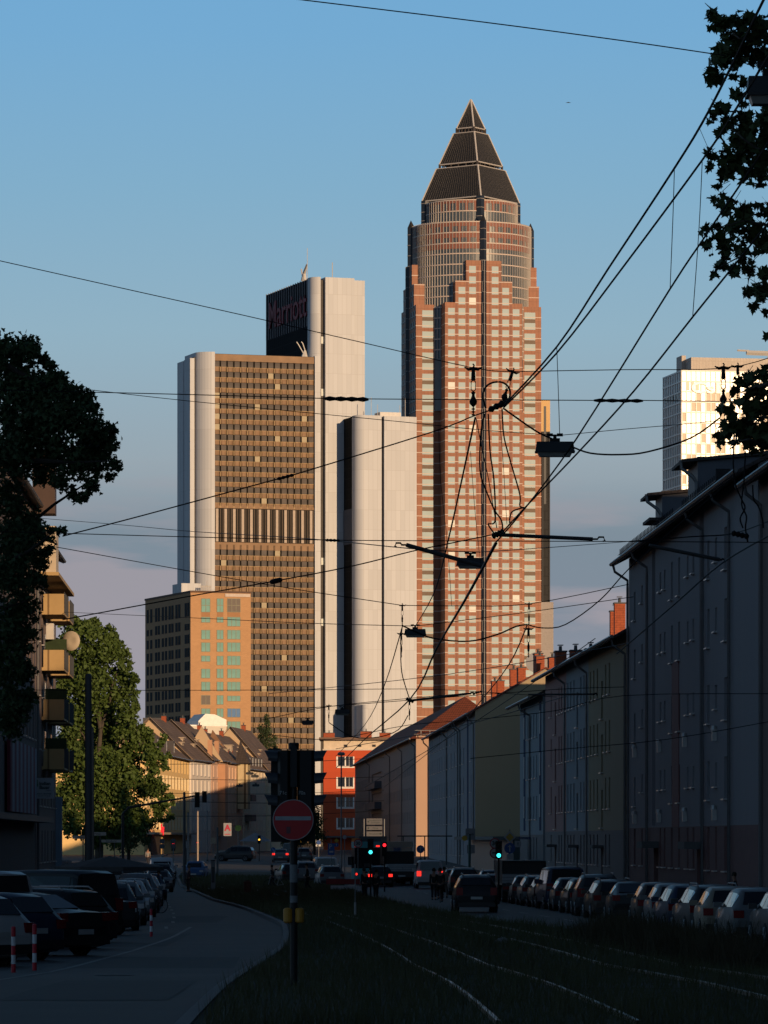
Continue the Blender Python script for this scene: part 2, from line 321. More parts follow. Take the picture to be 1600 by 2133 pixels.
# glass prisms on the four sides with their lattice
q=MB(); ql=MB(); qt=MB()
for a in range(4):
    c,s=[(1,0),(0,1),(-1,0),(0,-1)][a]
    rt=lambda x,y,z:(x*c-y*s,x*s+y*c,z)
    pl=[(-1.05,-21.9),(0,-23.0),(1.05,-21.9)]
    q.prism([rt(x,y,0)[:2] for x,y in pl],0,201); q.prism([rt(x,y,0)[:2] for x,y in [(-1.05,-20),(-1.05,-21.4),(0,-22.4),(1.05,-21.4),(1.05,-20)]],201,214.5)
    for i in range(60):
        z=1.5+i*3.63
        if z>214: break
        ql.tube([rt(-1.08,-21.6,z),rt(0,-22.5 if z>201 else -23.05,z),rt(1.08,-21.6,z)],.1,4)
        if i%2==0 and z<200: ql.tube([rt(-.55,-22.5,z),rt(-.55,-22.5,z+3.6)],.05,4)
    ql.tube([rt(0,-23.05,0),rt(0,-23.05,201)],.1,4)
    b=[rt(-1.05,-20,214.5),rt(-1.05,-21.4,214.5),rt(0,-22.4,214.5),rt(1.05,-21.4,214.5),rt(1.05,-20,214.5)]
    qt.add(b+[rt(0,-21.2,217.2)],[(0,1,5),(1,2,5),(2,3,5),(3,4,5),(4,0,5)])
    # fins of the upper drum
    q.prism([rt(x,y,0)[:2] for x,y in [(-1.35,-15),(-1.35,-16.4),(0,-17.6),(1.35,-16.4),(1.35,-15)]],214,224)
    for z in (217,220,223): ql.tube([rt(-1.4,-16.4,z),rt(0,-17.65,z),rt(1.4,-16.4,z)],.1,4)
q.build('glass_prism',M_tdark,mt); ql.build('prism_lattice',M_mull,mt); qt.build('prism_cap',M_pyr,mt)
# cylinders
M_cyl=mat('shaft_glass',(.055,.070,.085),.4,var=.3,sc_n=.25,spec=.8)
q=MB(); q.lathe([(20.6,150),(20.6,214.6)],96); q.lathe([(16,214.6),(16,222.5)],72); q.build('glass_shaft',M_cyl,mt,smooth=False)
q=MB()
for r,z0,z1,n in ((20.62,168,214.9,112),(16.02,214.9,222.8,84)):
    for k in range(n):
        t=2*math.pi*k/n; c,s=math.cos(t),math.sin(t); q.prism([(c*(r-.1)-s*.07,s*(r-.1)+c*.07),(c*(r-.1)+s*.07,s*(r-.1)-c*.07),(c*(r+.28)+s*.07,s*(r+.28)-c*.07),(c*(r+.28)-s*.07,s*(r+.28)+c*.07)],z0,z1)
q.build('mullion',M_mull,mt)
q=MB(); q2=MB(); q3=MB()
for i in range(13):
    z=214.6-i*3.63
    q.lathe([(20.6,z-.28),(20.86,z-.28),(20.86,z+.1),(20.6,z+.1)],96,caps=False)
for z in (222.7,218.9,215.2): q.lathe([(16,z-.25),(16.26,z-.25),(16.26,z+.1),(16,z+.1)],72,caps=False)
for z0,z1 in ((213,214.4),(209.1,211.1),(205.3,207.2)): q2.lathe([(20.6,z0),(20.72,z0),(20.72,z1),(20.6,z1)],96,caps=False)
for n in range(40):   # red piers of the two upper storeys
    t=2*math.pi*(n+.5)/40; c,s=math.cos(t),math.sin(t)
    q2.prism([(c*20.5-s*.55,s*20.5+c*.55),(c*20.5+s*.55,s*20.5-c*.55),(c*20.75+s*.55,s*20.75-c*.55),(c*20.75-s*.55,s*20.75+c*.55)],206,214)
    if n<32:
        t=2*math.pi*(n+.5)/32; c,s=math.cos(t),math.sin(t); q2.prism([(c*15.9-s*.5,s*15.9+c*.5),(c*15.9+s*.5,s*15.9-c*.5),(c*16.1+s*.5,s*16.1-c*.5),(c*16.1-s*.5,s*16.1+c*.5)],219,222.5)
q2.lathe([(16,221.6),(16.12,221.6),(16.12,222.5),(16,222.5)],72,caps=False)
q.build('floor_band',M_cour,mt); q2.build('red_granite_band',mat('shaft_red_granite',(.23,.088,.062),.6),mt)
# pyramid
def sq(r,z): return [(0,-r,z),(r,0,z),(0,r,z),(-r,0,z)]
for (r0,z0,r1,z1) in ((17.3,223.8,12.2,235.2),(11.2,236.6,6.1,247.6),(5.1,249.3,.12,259.6)):
    q=MB().add(sq(r0,z0)+sq(r1,z1),[(3,2,1,0),(4,5,6,7)]+[(i,(i+1)%4,4+(i+1)%4,4+i) for i in range(4)]); q.build('pyramid_tier',M_pyr,mt)
    q=MB()
    for i in range(4):
        q.tube([sq(r0,z0)[i],sq(r1,z1)[i]],.26,4); q.tube([sq(r0,z0)[i],sq(r0,z0)[(i+1)%4]],.22,4); q.tube([sq(r1,z1)[i],sq(r1,z1)[(i+1)%4]],.18,4)
    q.build('pyramid_edge',mat('pale_pyramid_edge',(.62,.58,.54),.5),mt); q=MB(); nl=max(6,int(r0*1.5))
    for i in range(4):     # fine slanting ribs
        a0,a1=Vector(sq(r0,z0)[i]),Vector(sq(r0,z0)[(i+1)%4]); b0,b1=Vector(sq(r1,z1)[i]),Vector(sq(r1,z1)[(i+1)%4]); nrm=(a1-a0).cross(b0-a0).normalized()*.08
        for k in range(1,nl): t=k/nl; q.tube([a0.lerp(a1,t)+nrm,b0.lerp(b1,t)+nrm],.035,3,cap=False)
    q.build('pyramid_rib',mat('slate_rib',(.10,.095,.095),.6),mt)
q=MB(); 
for r,z0,z1 in ((11.0,235,236.8),(5.0,247.4,249.5),(16.6,222.3,224)):
    q.prism([(x*.8,y*.8) for x,y,_ in sq(r,0)],z0,z1)
    for i in range(4):
        a,b=Vector(sq(r,z0)[i]),Vector(sq(r,z0)[(i+1)%4])
        for t in (0,.12,.3,.5,.7,.88): p=a.lerp(b,t)*1; p.z=z0; q.tube([p,p+Vector((0,0,z1-z0))],.45 if t==0 else .22,4)
q.build('open_gallery',mat('gallery_steel',(.06,.05,.045),.6),mt)
# ---- twin-slab hotel tower ----
TH=R(18.4); ct,stn=math.cos(TH),math.sin(TH)
def frame(px0,Y0,th):
    X0=PX(px0,Y0); c,s=math.cos(th),math.sin(th)
    def lx(px,yl):
        k=(px-800)/F; return (k*(Y0+yl*c)-X0+yl*s)/(c-k*s)
    def ld(px,xl=0):       # local depth on the plane x=xl seen at px
        k=(px-800)/F; return (X0+xl*c-k*(Y0+xl*s))/(s+k*c)
    def zz(py,xl=0,yl=0): return CZ+(HZ-py)*(Y0+xl*s+yl*c)/F
    return (X0,Y0,0),lx,ld,zz
o3,lx,ld,zz=frame(445,1290,TH)
wg=empty('slab_tower_hotel',o3,TH,'triple-slab hotel and office high-rise with a bronze window front, white end walls and red lettering','skyscraper')
M_brz=mat('bronze_spandrel',(.215,.130,.070),.6,.1,var=.35,sc_n=.22,bump=.25)
M_brzd=mat('dark_bronze_mullion',(.012,.009,.007),.6,0,spec=.15)
M_gold=mat('golden_bronze_strip',(.40,.27,.13),.6,var=.2)
M_bglass=mat('brown_window_glass',(.105,.092,.085),.6,.0,var=.5,sc_n=.3,spec=.12)
M_bglass2=mat('lit_brown_blind',(.22,.17,.08),.4,var=.2)
M_slot=mat('dark_slot_glass',(.050,.042,.038),.6,var=.5,sc_n=.25,lines=(6,2.9,.06,(.45,.45,.45)))
def rprism(q,x0,x1,y0,y1,z1,r,z0=0,corners=('fl',)):
    pts=[]
    def arc(cx,cy,a0): 
        for k in range(9): t=R(a0+90*k/8); pts.append((cx+r*math.cos(t),cy+r*math.sin(t)))
    if 'fl' in corners: arc(x0+r,y0+r,180)
    else: pts.append((x0,y0))
    if 'fr' in corners: arc(x1-r,y0+r,270)
    else: pts.append((x1,y0))
    pts.append((x1,y1))
    if 'bl' in corners: arc(x0+r,y1-r,90)
    else: pts.append((x0,y1))
    q.prism(pts,z0,z1)
ZA=zz(736)
x655=lx(655,0)
q=MB(); rprism(q,lx(410.5,1.5),0,-.6,14,ZA+.4,4.6); q.build('white_end_wall',M_white,wg)
q=MB(); q.box(lx(396,3),lx(405,3),3,9.5,0,ZA-1.2); q.build('white_end_wall',M_white,wg)
q=MB(); q.box(lx(381.5,9.5),lx(405,9.5)+2,9.5,15.5,0,ZA-1.4); q.build('white_end_wall',M_white,wg)
MB().box(lx(404.5,3.4),lx(412,3.4),3.4,13,0,ZA-.8).build('window_slot',M_slot,wg)
MB().box(.0,x655,.25,14,0,ZA).build('bronze_wall',M_brzd,wg)
NB=15; bw=x655/NB; FL=2.93; qs=MB(); qm=MB(); gla=[]; bl=[]
zt=ZA-1.0
zm0,zm1=zz(1130),zz(1057)
z=zt-2.7
qs.box(.1,x655-.1,.02,.3,zt-1.0,zt+.9)
rowsq=[]
MB().box(.1,x655-.1,.0,.3,zm0-1.9,zm0+.15).build('bronze_cornice',M_brz,wg); MB().box(.1,x655-.1,.0,.3,zm1-.1,zm1+.9).build('bronze_cornice',M_brz,wg)
def bulge(q,x0,x1,z0,z1):   # one bowed spandrel panel
    n=4; vs=[]
    for k in range(n+1):
        t=k/n; vs+=[(x0+(x1-x0)*t,.18-.22*math.sin(math.pi*t)-random.uniform(0,.05),z0),(x0+(x1-x0)*t,.18-.16*math.sin(math.pi*t)-random.uniform(0,.05),z1)]
    q.add(vs,[(2*k,2*k+2,2*k+3,2*k+1) for k in range(n)])
while z>2:
    if z+1.9>zm0 and z<zm1: z-=FL; continue
    qr=MB(); rowsq.append(qr)
    for i in range(NB):
        bulge(qr,i*bw+.18,(i+1)*bw-.18,z-1.28,z-.1)
        qr.box(i*bw-.10,i*bw+.10,-.06,.2,z-1.35,z+.02,1) if i else 0
        qr.box(i*bw+.16,(i+1)*bw-.16,-.04,.2,z-.1,z+.02,1)
        (bl if random.random()<.03 else gla).append(((i+.5)*bw,.12,z+.82,bw*.84,1.5,0))
    z-=FL
for i in range(NB+1):
    for dx in (-.15,.15): qm.box(i*bw+dx-.045,i*bw+dx+.045,-.12,.2,0,zm0-.5); qm.box(i*bw+dx-.045,i*bw+dx+.045,-.12,.2,zm1+.5,ZA-1.9)
qs.build('bronze_cornice',M_brz,wg); [r_.build('bronze_spandrel_row',[M_brz,M_gold],wg) for r_ in rowsq]; qm.build('bronze_mullion',M_brzd,wg)
bp=unit_quad('office_window_pane',M_bglass); bp2=unit_quad('office_window_blind',M_bglass2)
many(wg,bp,'window',gla,90); many(wg,bp2,'window',bl,10)
q=MB()
for i in range(12): x=1.0+i*(x655-2)/11; q.box(x-.38,x+.38,-.1,.24,zm0+.3,zm1-.3)
q.build('ventilation_fin',mat('pale_fin',(.40,.33,.27),.6),wg)
q=MB()
for i in range(36): x=.3+i*(x655-.6)/35; q.box(x-.07,x+.07,-.02,.25,zm0+.3,zm1-.3)
q.build('ventilation_slat',mat('brown_slat',(.12,.085,.06),.6),wg)
# slab A right strip + slab B
q=MB(); q.box(x655,lx(668,-.5),-.5,14,0,ZA+.2); q.build('white_end_wall',M_white,wg)
xb=lx(650,1.0); ZB=zz(576,xb,1)
q=MB(); rprism(q,xb,lx(668,1),1.0,5.2,ZB,2.4); q.build('white_end_wall',M_white,wg)
MB().box(lx(667,1.5),lx(679,1.5),2.6,45,0,ZB-.6).build('window_slot',M_slot,wg)
x760=lx(761,1.2); xm=lx(738,1.2)
q=MB(); q.box(lx(678,1),xm,1.0,46,0,ZB); q.box(xm,x760,1.6,46,0,ZB-.5); q.build('white_end_wall',M_white,wg)
q=MB()
for py in (708,817,1169,1296): zc=zz(py,lx(673,2),2); q.box(lx(669,2.5),lx(676.5,2.5),2.45,2.7,zc-1,zc+1)
q.build('lit_slot_window',M_tglass2,wg)
MB().box(xb+.3,lx(668,1),5.2,46.5,0,ZB-.2).build('dark_long_front',mat('black_facade',(.010,.011,.014),.85,var=.3,spec=.08,lines=(1.9,2.9,.12,(2.0,1.9,1.8))),wg)
q=MB(); zs0=ZB-13.5
for k in range(19): y=6.4+k*(46-6.6)/18; q.box(xb+.1,xb+.35,y-.15,y+.15,zs0,ZB)
q.build('white_slat',mat('white_slat_metal',(.17,.17,.19),.6),wg)
M_red=mat('red_letters',(.20,.006,.02),.6)
text_obj('Marriott',11.0,M_red,wg,(xb-.15,24.2,ZB-7.2),(R(90),0,R(-90)),.12,.05,(.98,1.0,1))
q=MB(); cxx=xb+2; 
q.tube([(xb+1,12,ZB),(xb+1,11.5,ZB+2.2),(xb+1,9,ZB+4.4)],[.9,.5,.25],6); q.tube([(xb+1.2,15,ZB+3.8),(xb+1.2,13,ZB)],.2,5); q.tube([(xb+1,8.6,ZB),(xb+1,8.6,ZB+9)],.08,4)
q.tube([(xb+7,4,ZB),(xb+7,4,ZB+4.6)],.13,4)
q.build('roof_crane',mat('white_crane_paint',(.55,.53,.5),.5),wg)
xc=lx(634,4); q=MB(); q.tube([(xc,4,ZA),(xc+.2,4,ZA+2.2)],[1.1,.3],6); q.tube([(xc-.3,4,ZA+1.4),(xc-1.9,4,ZA+4.0),(xc-2.3,4,ZA+4.5)],.16,5); q.tube([(xc+.4,4,ZA+1.6),(xc-.5,4,ZA+4.2),(xc-.9,4,ZA+4.6)],.16,5); q.build('roof_crane',MATS['white_crane_paint'],wg)
# slab C
yc=-12.0; xc0=lx(742.5,yc); ZC=zz(864,xc0,yc); x868=lx(868,yc); xs0=lx(795,yc); xs1=lx(800.5,yc)
dC=ld(711,xc0); dE=ld(700,xc0)
q=MB(); rprism(q,xc0,xs0,yc,yc+4,ZC,2.6); q.box(xs1,x868,yc,yc+16,0,ZC-.1); q.build('white_end_wall',M_white,wg)
MB().box(xs0-.1,xs1+.1,yc+1.4,yc+14,0,ZC-.4).build('window_slot',M_slot,wg)
MB().box(xc0+.5,xs0,yc+4,dC,0,ZC-.1).build('dark_long_front',mat('black_facade_b',(.009,.010,.012),.85,var=.3,spec=.08,lines=(2.2,2.9,.10,(2.2,2.1,2.0))),wg)
q=MB(); rprism(q,xc0+.1,xs0,dC,dE,ZC,2.2,corners=('bl',)); q.build('white_end_wall',M_white,wg)
q=MB()
for k in range(9): y=yc+5+k*(dC-yc-6)/8; q.box(xc0+.3,xc0+.55,y-.13,y+.13,zz(1130,xc0,yc),zz(1057,xc0,yc))
q.build('white_slat',MATS['white_slat_metal'],wg)
q=MB(); xr=lx(812,yc+5); q.box(xr-3.2,xr+3,yc+4,yc+9,ZC,ZC+1.4)
for d in (-5.5,-3.6,3,4.6): q.tube([(xr+d,yc+5,ZC),(xr+d,yc+5,ZC+(5.5 if abs(d)>4 else 3.6))],.08,4)
q.build('roof_plant',MATS['white_crane_paint'],wg)
q=MB(); xq=lx(767,yc-6); zq=zz(1468,xq,yc-6); rprism(q,xq-1.5,xq+3.4,yc-6,yc,zq,1.2); q.build('stair_drum',M_white,wg)
# ---- orange brick high-rise ----
o4,lx4,ld4,zz4=frame(397,1100,TH)
ob=empty('orange_brick_tower',o4,TH,'slim orange brick high-rise with turquoise windows in front of the bronze slab','high-rise')
ZO=zz4(1234); x522=lx4(522.5,0); dO=ld4(302.5,0)
M_ob=mat('orange_brick',(.47,.27,.135),.8,var=.08,sc_n=.4,lines=(.6,.25,.02,(.82,.8,.78)))
MB().box(0,x522,0,dO,0,ZO).build('brick_wall',M_ob,ob)
MB().box(-.15,x522+.15,-.15,dO+.15,ZO,ZO+.45).build('roof_parapet',mat('brown_parapet',(.10,.055,.035),.7),ob)
MB().box(lx4(469,-.2),lx4(521,-.2),-.22,-.02,ZO-.9,ZO-.15).build('parapet_panel',mat('pale_parapet',(.5,.42,.36),.6),ob)
q=MB(); q.box(lx4(371,14),lx4(413,14),11,19,ZO,zz4(1216,0,14)); q.build('roof_plant_room',M_white,ob)
q=MB()
for k in range(7): x=lx4(419+k*3.4,8); q.tube([(x,8,ZO),(x,8,ZO+2.2)],.12,4)
q.tube([(lx4(419,8),8,ZO+1.9),(lx4(440,8),8,ZO+1.9)],.1,4); q.tube([(lx4(430,8),8,ZO+2),(lx4(432,8),8,ZO+3.3)],.1,4); q.build('roof_railing',MATS['white_crane_paint'],ob)
M_turq=mat('turquoise_window_glass',(.17,.34,.31),.6,0,var=.25,sc_n=.3,spec=.15); M_turqd=mat('open_dark_window',(.07,.05,.04),.5); M_blueg=mat('blue_sky_glass',(.07,.17,.36),.6,0)
M_of=mat('olive_window_frame',(.17,.16,.10),.5)
rows=[(1261,28),(1291,11),(1322,19),(1348,19),(1372,12),(1403,19),(1430,19),(1458,19),(1485,18),(1512,18)]
colsw=[(428.5,19),(458.5,14),(487,28)]
for ri,(py,h) in enumerate(rows):
    for ci,(px,wd) in enumerate(colsw):
        hh=h; p2=py
        if ci==2 and ri==1: hh=19; p2=1295
        if ci==1 and ri==4: hh=19; p2=1376
        if ci==2 and ri==4: hh=19; p2=1376
        if ci==2 and ri==7: hh=11; p2=1455
        if ri==9 and ci<2: continue
        s=8.727; w_=wd/s; h_=hh/s; x=lx4(px,0); z=zz4(p2,x,0)
        fr=MB(); n=3 if wd>20 else 2
        for k in range(n+1): xx=-w_/2+k*w_/n; fr.box(xx-.06,xx+.06,-.12,.0,-h_/2,h_/2)
        for zz_ in ((-h_/2,-.0*h_,h_/2) if h_>2.6 else (-h_/2,h_/2)): fr.box(-w_/2,w_/2,-.13,.0,zz_-.06,zz_+.06)
        f=fr.build('window',M_of,ob,(x,0,z))
        m_=M_turqd if (ri,ci) in ((0,2),(7,0)) else M_blueg if (ri,ci)==(8,2) else M_turq
        MB().box(-w_/2,w_/2,-.07,.02,-h_/2,h_/2).build('pane',m_,f)
        if h_>2.6: MB().box(-w_/2,w_/2,-.05,.03,-h_/2-1.1,-h_/2).build('spandrel',mat('ochre_spandrel',(.30,.14,.05),.6),f)
dw=unit_quad('tower_side_window',mat('matt_dark_pane',(.022,.024,.028),.7,spec=.1))
cl=[]
for ri in range(10):
    z=ZO-4.6-ri*3.22
    hh=3.3 if ri==0 else (1.5 if ri==1 else 2.15)
    for k,fy in enumerate((.045,.10,.24,.30,.39,.45,.53,.60,.69,.75,.86,.94)):
        if ri==1 and k not in(0,1,10,11): hh2=2.15
        else: hh2=hh
        cl.append((-.08,dO*fy,z+(hh2-2.15)/2,1.75,hh2,R(-90)))
many(ob,dw,'window',cl,100)
# ---- white grid tower at right ----
TW=R(10.6); o5,lx5,ld5,zz5=frame(1420,1700,TW)
wt=empty('white_grid_tower',o5,TW,'white office tower with a fine glass grid, glaring in the sun behind the dark terrace','high-rise')
ZW=zz5(771); dW=ld5(1381,0); XW=65
M_wgl=mat('pale_reflecting_glass',(.34,.36,.36),.34,.25,var=.25,sc_n=.08,spec=.9); M_wgl2=mat('beige_grid_panel',(.46,.38,.28),.4); M_wfr=mat('white_grid_frame',(.80,.77,.72),.4)
MB().box(.2,XW,.2,dW-.2,0,ZW-.1).build('glass_body',M_wgl,wt)
q=MB(); n=int(XW/1.83)
for k in range(n+1): x=k*XW/n; q.box(x-.2,x+.2,-.05,.3,60,ZW)
m_=int(dW/3.3)
for k in range(m_+1): y=.1+k*(dW-.2)/m_; q.box(-.05,.3,y-.32,y+.32,60,ZW)
z=ZW
while z>60: q.box(-.12,XW,-.12,.35,z-.42,z+.05); q.box(-.12,.35,-.12,dW+.1,z-.5,z+.05); z-=3.84
q.build('grid_frame',M_wfr,wt)
pl=unit_quad('grid_panel',M_wgl2); cl=[]
for fr_ in range(11):
    zc=ZW-3.84*fr_-9.7
    for k in range(26):
        if random.random()<(.28 if fr_%2 else .5)*(1-(k/40)): cl.append(((k+.5)*XW/n,.16,zc,1.4,3.1,0))
many(wt,pl,'window',cl,100)
dk=unit_quad('dark_grid_window',mat('bronze_dark_pane',(.08,.06,.03),.3)); 
for k in (1,2,3): inst(dk,'window',wt,((k+.35)*1.83,-.14,zz5(803,4,0)),(0,0,0),(1.0,1,3.4))
for k in range(11): inst(unit_quad('shade_window',M_glassd),'window',wt,(-.14,3+k*(dW-5)/11,ZW-9.0),(0,0,R(-90)),(.9,1,2.2)) if k%2 else None
q=MB(); q.box(lx5(1440,6),XW,6,dW-6,ZW,zz5(744,5,6)); q.box(lx5(1412,dW-8),lx5(1440,6)+.1,dW-14,dW-6,ZW,zz5(748,0,dW)); q.build('roof_storey',mat('pale_roof_storey',(.50,.44,.38),.6,lines=(1.2,9,.05,(.7,.7,.7))),wt)
q=MB(); zc=zz5(744,10,6); xa=lx5(1555,8); q.tube([(xa+14,8,zc+2.0),(xa,8,zc+2.2)],.9,4); q.tube([(xa+1,8,zc+2.9),(xa-3.5,8,zc+3.0)],.35,4); q.tube([(xa+9,8,zc-.2),(xa+9,8,zc+1.9)],.9,4); q.build('roof_crane',MATS['white_crane_paint'],wt)
text_obj('CsE',5.6,mat('white_sign_letters',(.75,.72,.66),.3),wt,(lx5(1476,-.3),-.35,zz5(809,8,0)),(R(90),0,0),.1,.12,(1.5,1,1))
# ---- dark tower behind ----
o6,lx6,ld6,zz6=frame(1116,1780,R(8)); dt=empty('dark_glass_tower',o6,R(8),'narrow dark glass tower with bronze top half hidden behind the pyramid tower','high-rise')
zt6=zz6(834); x6=lx6(1146,0)
MB().box(-4,x6,0,18,0,zt6-12).build('dark_wall',mat('dark_tower_wall',(.012,.013,.016),.7,var=.3,lines=(3.6,3.6,.25,(.3,.3,.35))),dt)
MB().box(-4,x6,0,18,zt6-12,zt6).build('bronze_top_storey',mat('ochre_top',(.33,.21,.085),.5,.3),dt)
q=MB()
for k in range(2): x=x6-2.0-k*2.6; q.box(x-.45,x+.45,-.1,.05,zt6-40,zt6-2.2)
q.build('slot_window',M_tdark,dt)
q=MB()
for k in range(3): x=x6-.35-k*2.6; q.box(x-.25,x+.25,-.35,.02,0,zt6-12)
q.build('grey_pier',mat('grey_pier',(.035,.037,.042),.7),dt)  # piers darkened in colour to stand in for shade on the tower
o7,lx7,ld7,zz7=frame(1124,1700,R(8)); pt=empty('pale_side_block',o7,R(8),'pale grey panelled block with a bright white edge right of the pyramid tower foot','high-rise')
MB().box(.5,lx7(1153,0),0,14,0,zz7(1254)).build('panel_wall',mat('pale_grey_panel',(.30,.27,.26),.6,lines=(9,2.2,.04,(.8,.8,.8))),pt)
MB().box(-.2,.45,-.6,13,0,zz7(1088)).build('white_edge_fin',M_wfr,pt)
# ================= STREET BUILDINGS =================
def wl(rows_z,w_,h,cols):  return [(c-w_/2,c+w_/2,z,z+h) for z in rows_z for c in cols]
FRM={}
def win_mesh(w_,h,kind):
    k=(round(w_,2),round(h,2),kind)
    if k in FRM: return FRM[k]
    f=MB(); t=.06
    f.box(-w_/2,w_/2,-.26,-.18,0,t); f.box(-w_/2,w_/2,-.26,-.18,h-t,h); f.box(-w_/2,-w_/2+t,-.26,-.18,t,h-t); f.box(w_/2-t,w_/2,-.26,-.18,t,h-t)
    if w_>.8: f.box(-.04,.04,-.255,-.185,t,h-t)
    fm=f.mesh('window_frame',M_wframe)
    g=MB().box(-w_/2+.02,w_/2-.02,-.235,-.215,.02,h-.02).mesh('pane',M_glassd if kind=='g' else M_shut)
    sm=MB().box(-w_/2-.08,w_/2+.08,-.02,.17,-.09,-.03).mesh('window_sill',M_sill)
    FRM[k]=(fm,g,sm); return FRM[k]
M_shut=mat('rolled_shutter',(.30,.30,.31),.6,var=.1,lines=(9,.06,.012,(.6,.6,.6)))
def wallgrid(q,L,z0,z1,holes,mi=0,dep=.25):
    xs=sorted({0,L}|{max(0,min(L,h[0])) for h in holes}|{max(0,min(L,h[1])) for h in holes}); zs=sorted({z0,z1}|{h[2] for h in holes if z0<h[2]<z1}|{h[3] for h in holes if z0<h[3]<z1})
    for a,b in zip(xs[:-1],xs[1:]):
        run=None
        for c,d in zip(zs[:-1],zs[1:]):
            hit=any(h[0]-1e-4<=a and b<=h[1]+1e-4 and h[2]-1e-4<=c and d<=h[3]+1e-4 for h in holes)
            if hit:
                if run is not None: q.add([(a,0,run),(b,0,run),(b,0,c),(a,0,c)],[(3,2,1,0)],mi); run=None
            elif run is None: run=c
        if run is not None: q.add([(a,0,run),(b,0,run),(b,0,z1),(a,0,z1)],[(3,2,1,0)],mi)
    for x0,x1,c,d in holes:
        q.add([(x0,0,c),(x1,0,c),(x1,0,d),(x0,0,d),(x0,-dep,c),(x1,-dep,c),(x1,-dep,d),(x0,-dep,d)],[(0,1,5,4),(1,2,6,5),(2,3,7,6),(3,0,4,7),(4,5,6,7)],mi)
def house(name,label,cat,A,B,eave,depth,wallm,wins,ridge=4.,roofm=None,over=.7,z0=None,plinth=None,holes=(),flat=False,group=None,sills=True,hipA=0,hipB=0,gutter=True,rname='roof',shut=.12,downs=()):
    """A,B: facade corners (X,Y); outward is left of A->B. local x along facade, local y outward, body behind"""
    A=Vector(A);B=Vector(B); d=B-A; L=d.length; ang=math.atan2(d.y,d.x)
    if z0 is None: z0=min(gz(A.y),gz(B.y))-.3
    t=empty(name,(A.x,A.y,0),ang,label,cat,group)
    allh=[w_ for w_ in wins]+list(holes)
    q=MB(); wms=[wallm]
    if plinth:
        wallgrid(q,L,z0,plinth[0],[h for h in allh if h[2]<plinth[0]],1); wallgrid(q,L,plinth[0],eave,[h for h in allh if h[2]>=plinth[0]]); wms.append(plinth[1])
    else: wallgrid(q,L,z0,eave,allh)
    q.add([(0,0,z0),(0,-depth,z0),(0,-depth,eave),(0,0,eave),(L,0,z0),(L,-depth,z0),(L,-depth,eave),(L,0,eave)],[(0,3,2,1),(4,5,6,7),(1,2,6,5)])
    if not flat:
        m_=depth/2
        if not hipA: q.add([(0,.0,eave),(0,-depth,eave),(0,-m_,eave+ridge)],[(0,2,1)])
        if not hipB: q.add([(L,.0,eave),(L,-depth,eave),(L,-m_,eave+ridge)],[(0,1,2)])
    q.build('wall',wms,t)
    for w_ in wins:
        ww,hh=w_[1]-w_[0],w_[3]-w_[2]; k='s' if random.random()<shut or (depth==13 and w_[2]==1.55) else 'g'
        fm,g,sm=win_mesh(ww,hh,k); o=inst(fm,'window',t,((w_[0]+w_[1])/2,0,w_[2])); inst(g,'pane',o,(0,0,0))
        if sills: inst(sm,'window_sill',o,(0,0,0))
    r=MB(); m_=depth/2
    if flat:
        r.box(-.15,L+.15,-depth-.15,over,eave,eave+.28)
    else:
        sl=ridge/m_; ez=eave-over*sl*.6; th=.16
        prof=[(over,ez),(-m_,eave+ridge+.12),(-depth-over,ez)]
        xa,xb=-.25,L+.25
        P0=[(xa+(0 if i!=1 else hipA),y,z) for i,(y,z) in enumerate(prof)]; P1=[(xb-(0 if i!=1 else hipB),y,z) for i,(y,z) in enumerate(prof)]
        up=P0+P1; dn=[(x,y,z-th) for x,y,z in up]
        r.add(up+dn,[(0,1,4,3)[::-1],(1,2,5,4)[::-1],(6,7,10,9),(7,8,11,10),(0,6,9,3)[::-1],(2,5,11,8)[::-1],(0,1,7,6),(1,2,8,7),(3,4,10,9),(4,5,11,10)])
        if hipA: r.add([up[0],up[1],up[2]],[(0,1,2)])
        if hipB: r.add([up[3],up[4],up[5]],[(0,2,1)])
    ro=r.build(rname,roofm or M_tiled,t)
    if gutter:
        gq=MB(); gz_=(eave if flat else eave-over*ridge/m_*.6)-.02; gq.tube([(-.3,over+.06,gz_),(L+.3,over+.06,gz_)],.11,6); gq.build('gutter',M_zinc,t)
        for x in downs:
            dq=MB().tube([(x,over,gz_-.05),(x,over-.1,gz_-.45),(x,.12,gz_-.95),(x,.12,gz_-1.4),(x,.12,z0+.2)],.075,6); dq.build('downpipe',M_zinc,t)
    return t,ro,L
def chimney(ro,x,y,z,w_=.9,d=.55,h=1.6,pots=1):
    q=MB(); q.box(x-w_/2,x+w_/2,y-d/2,y+d/2,z-1.2,z+h); o=q.build('chimney',M_brick_ch,ro)
    q=MB(); q.box(x-w_/2-.06,x+w_/2+.06,y-d/2-.06,y+d/2+.06,z+h,z+h+.1)
    for k in range(pots): xx=x+(k-(pots-1)/2)*.4; q.lathe([(.12,z+h+.1),(.1,z+h+.45)],8,(xx,y,0)); q.box(xx-.2,xx+.2,y-.2,y+.2,z+h+.5,z+h+.55)
    q.build('chimney_cap',M_dgrey,o)
XR=lambda Y:21.7-.0292*Y
XL=lambda Y:-12.6-.0292*Y
YR=lambda px:208320/(px-520)
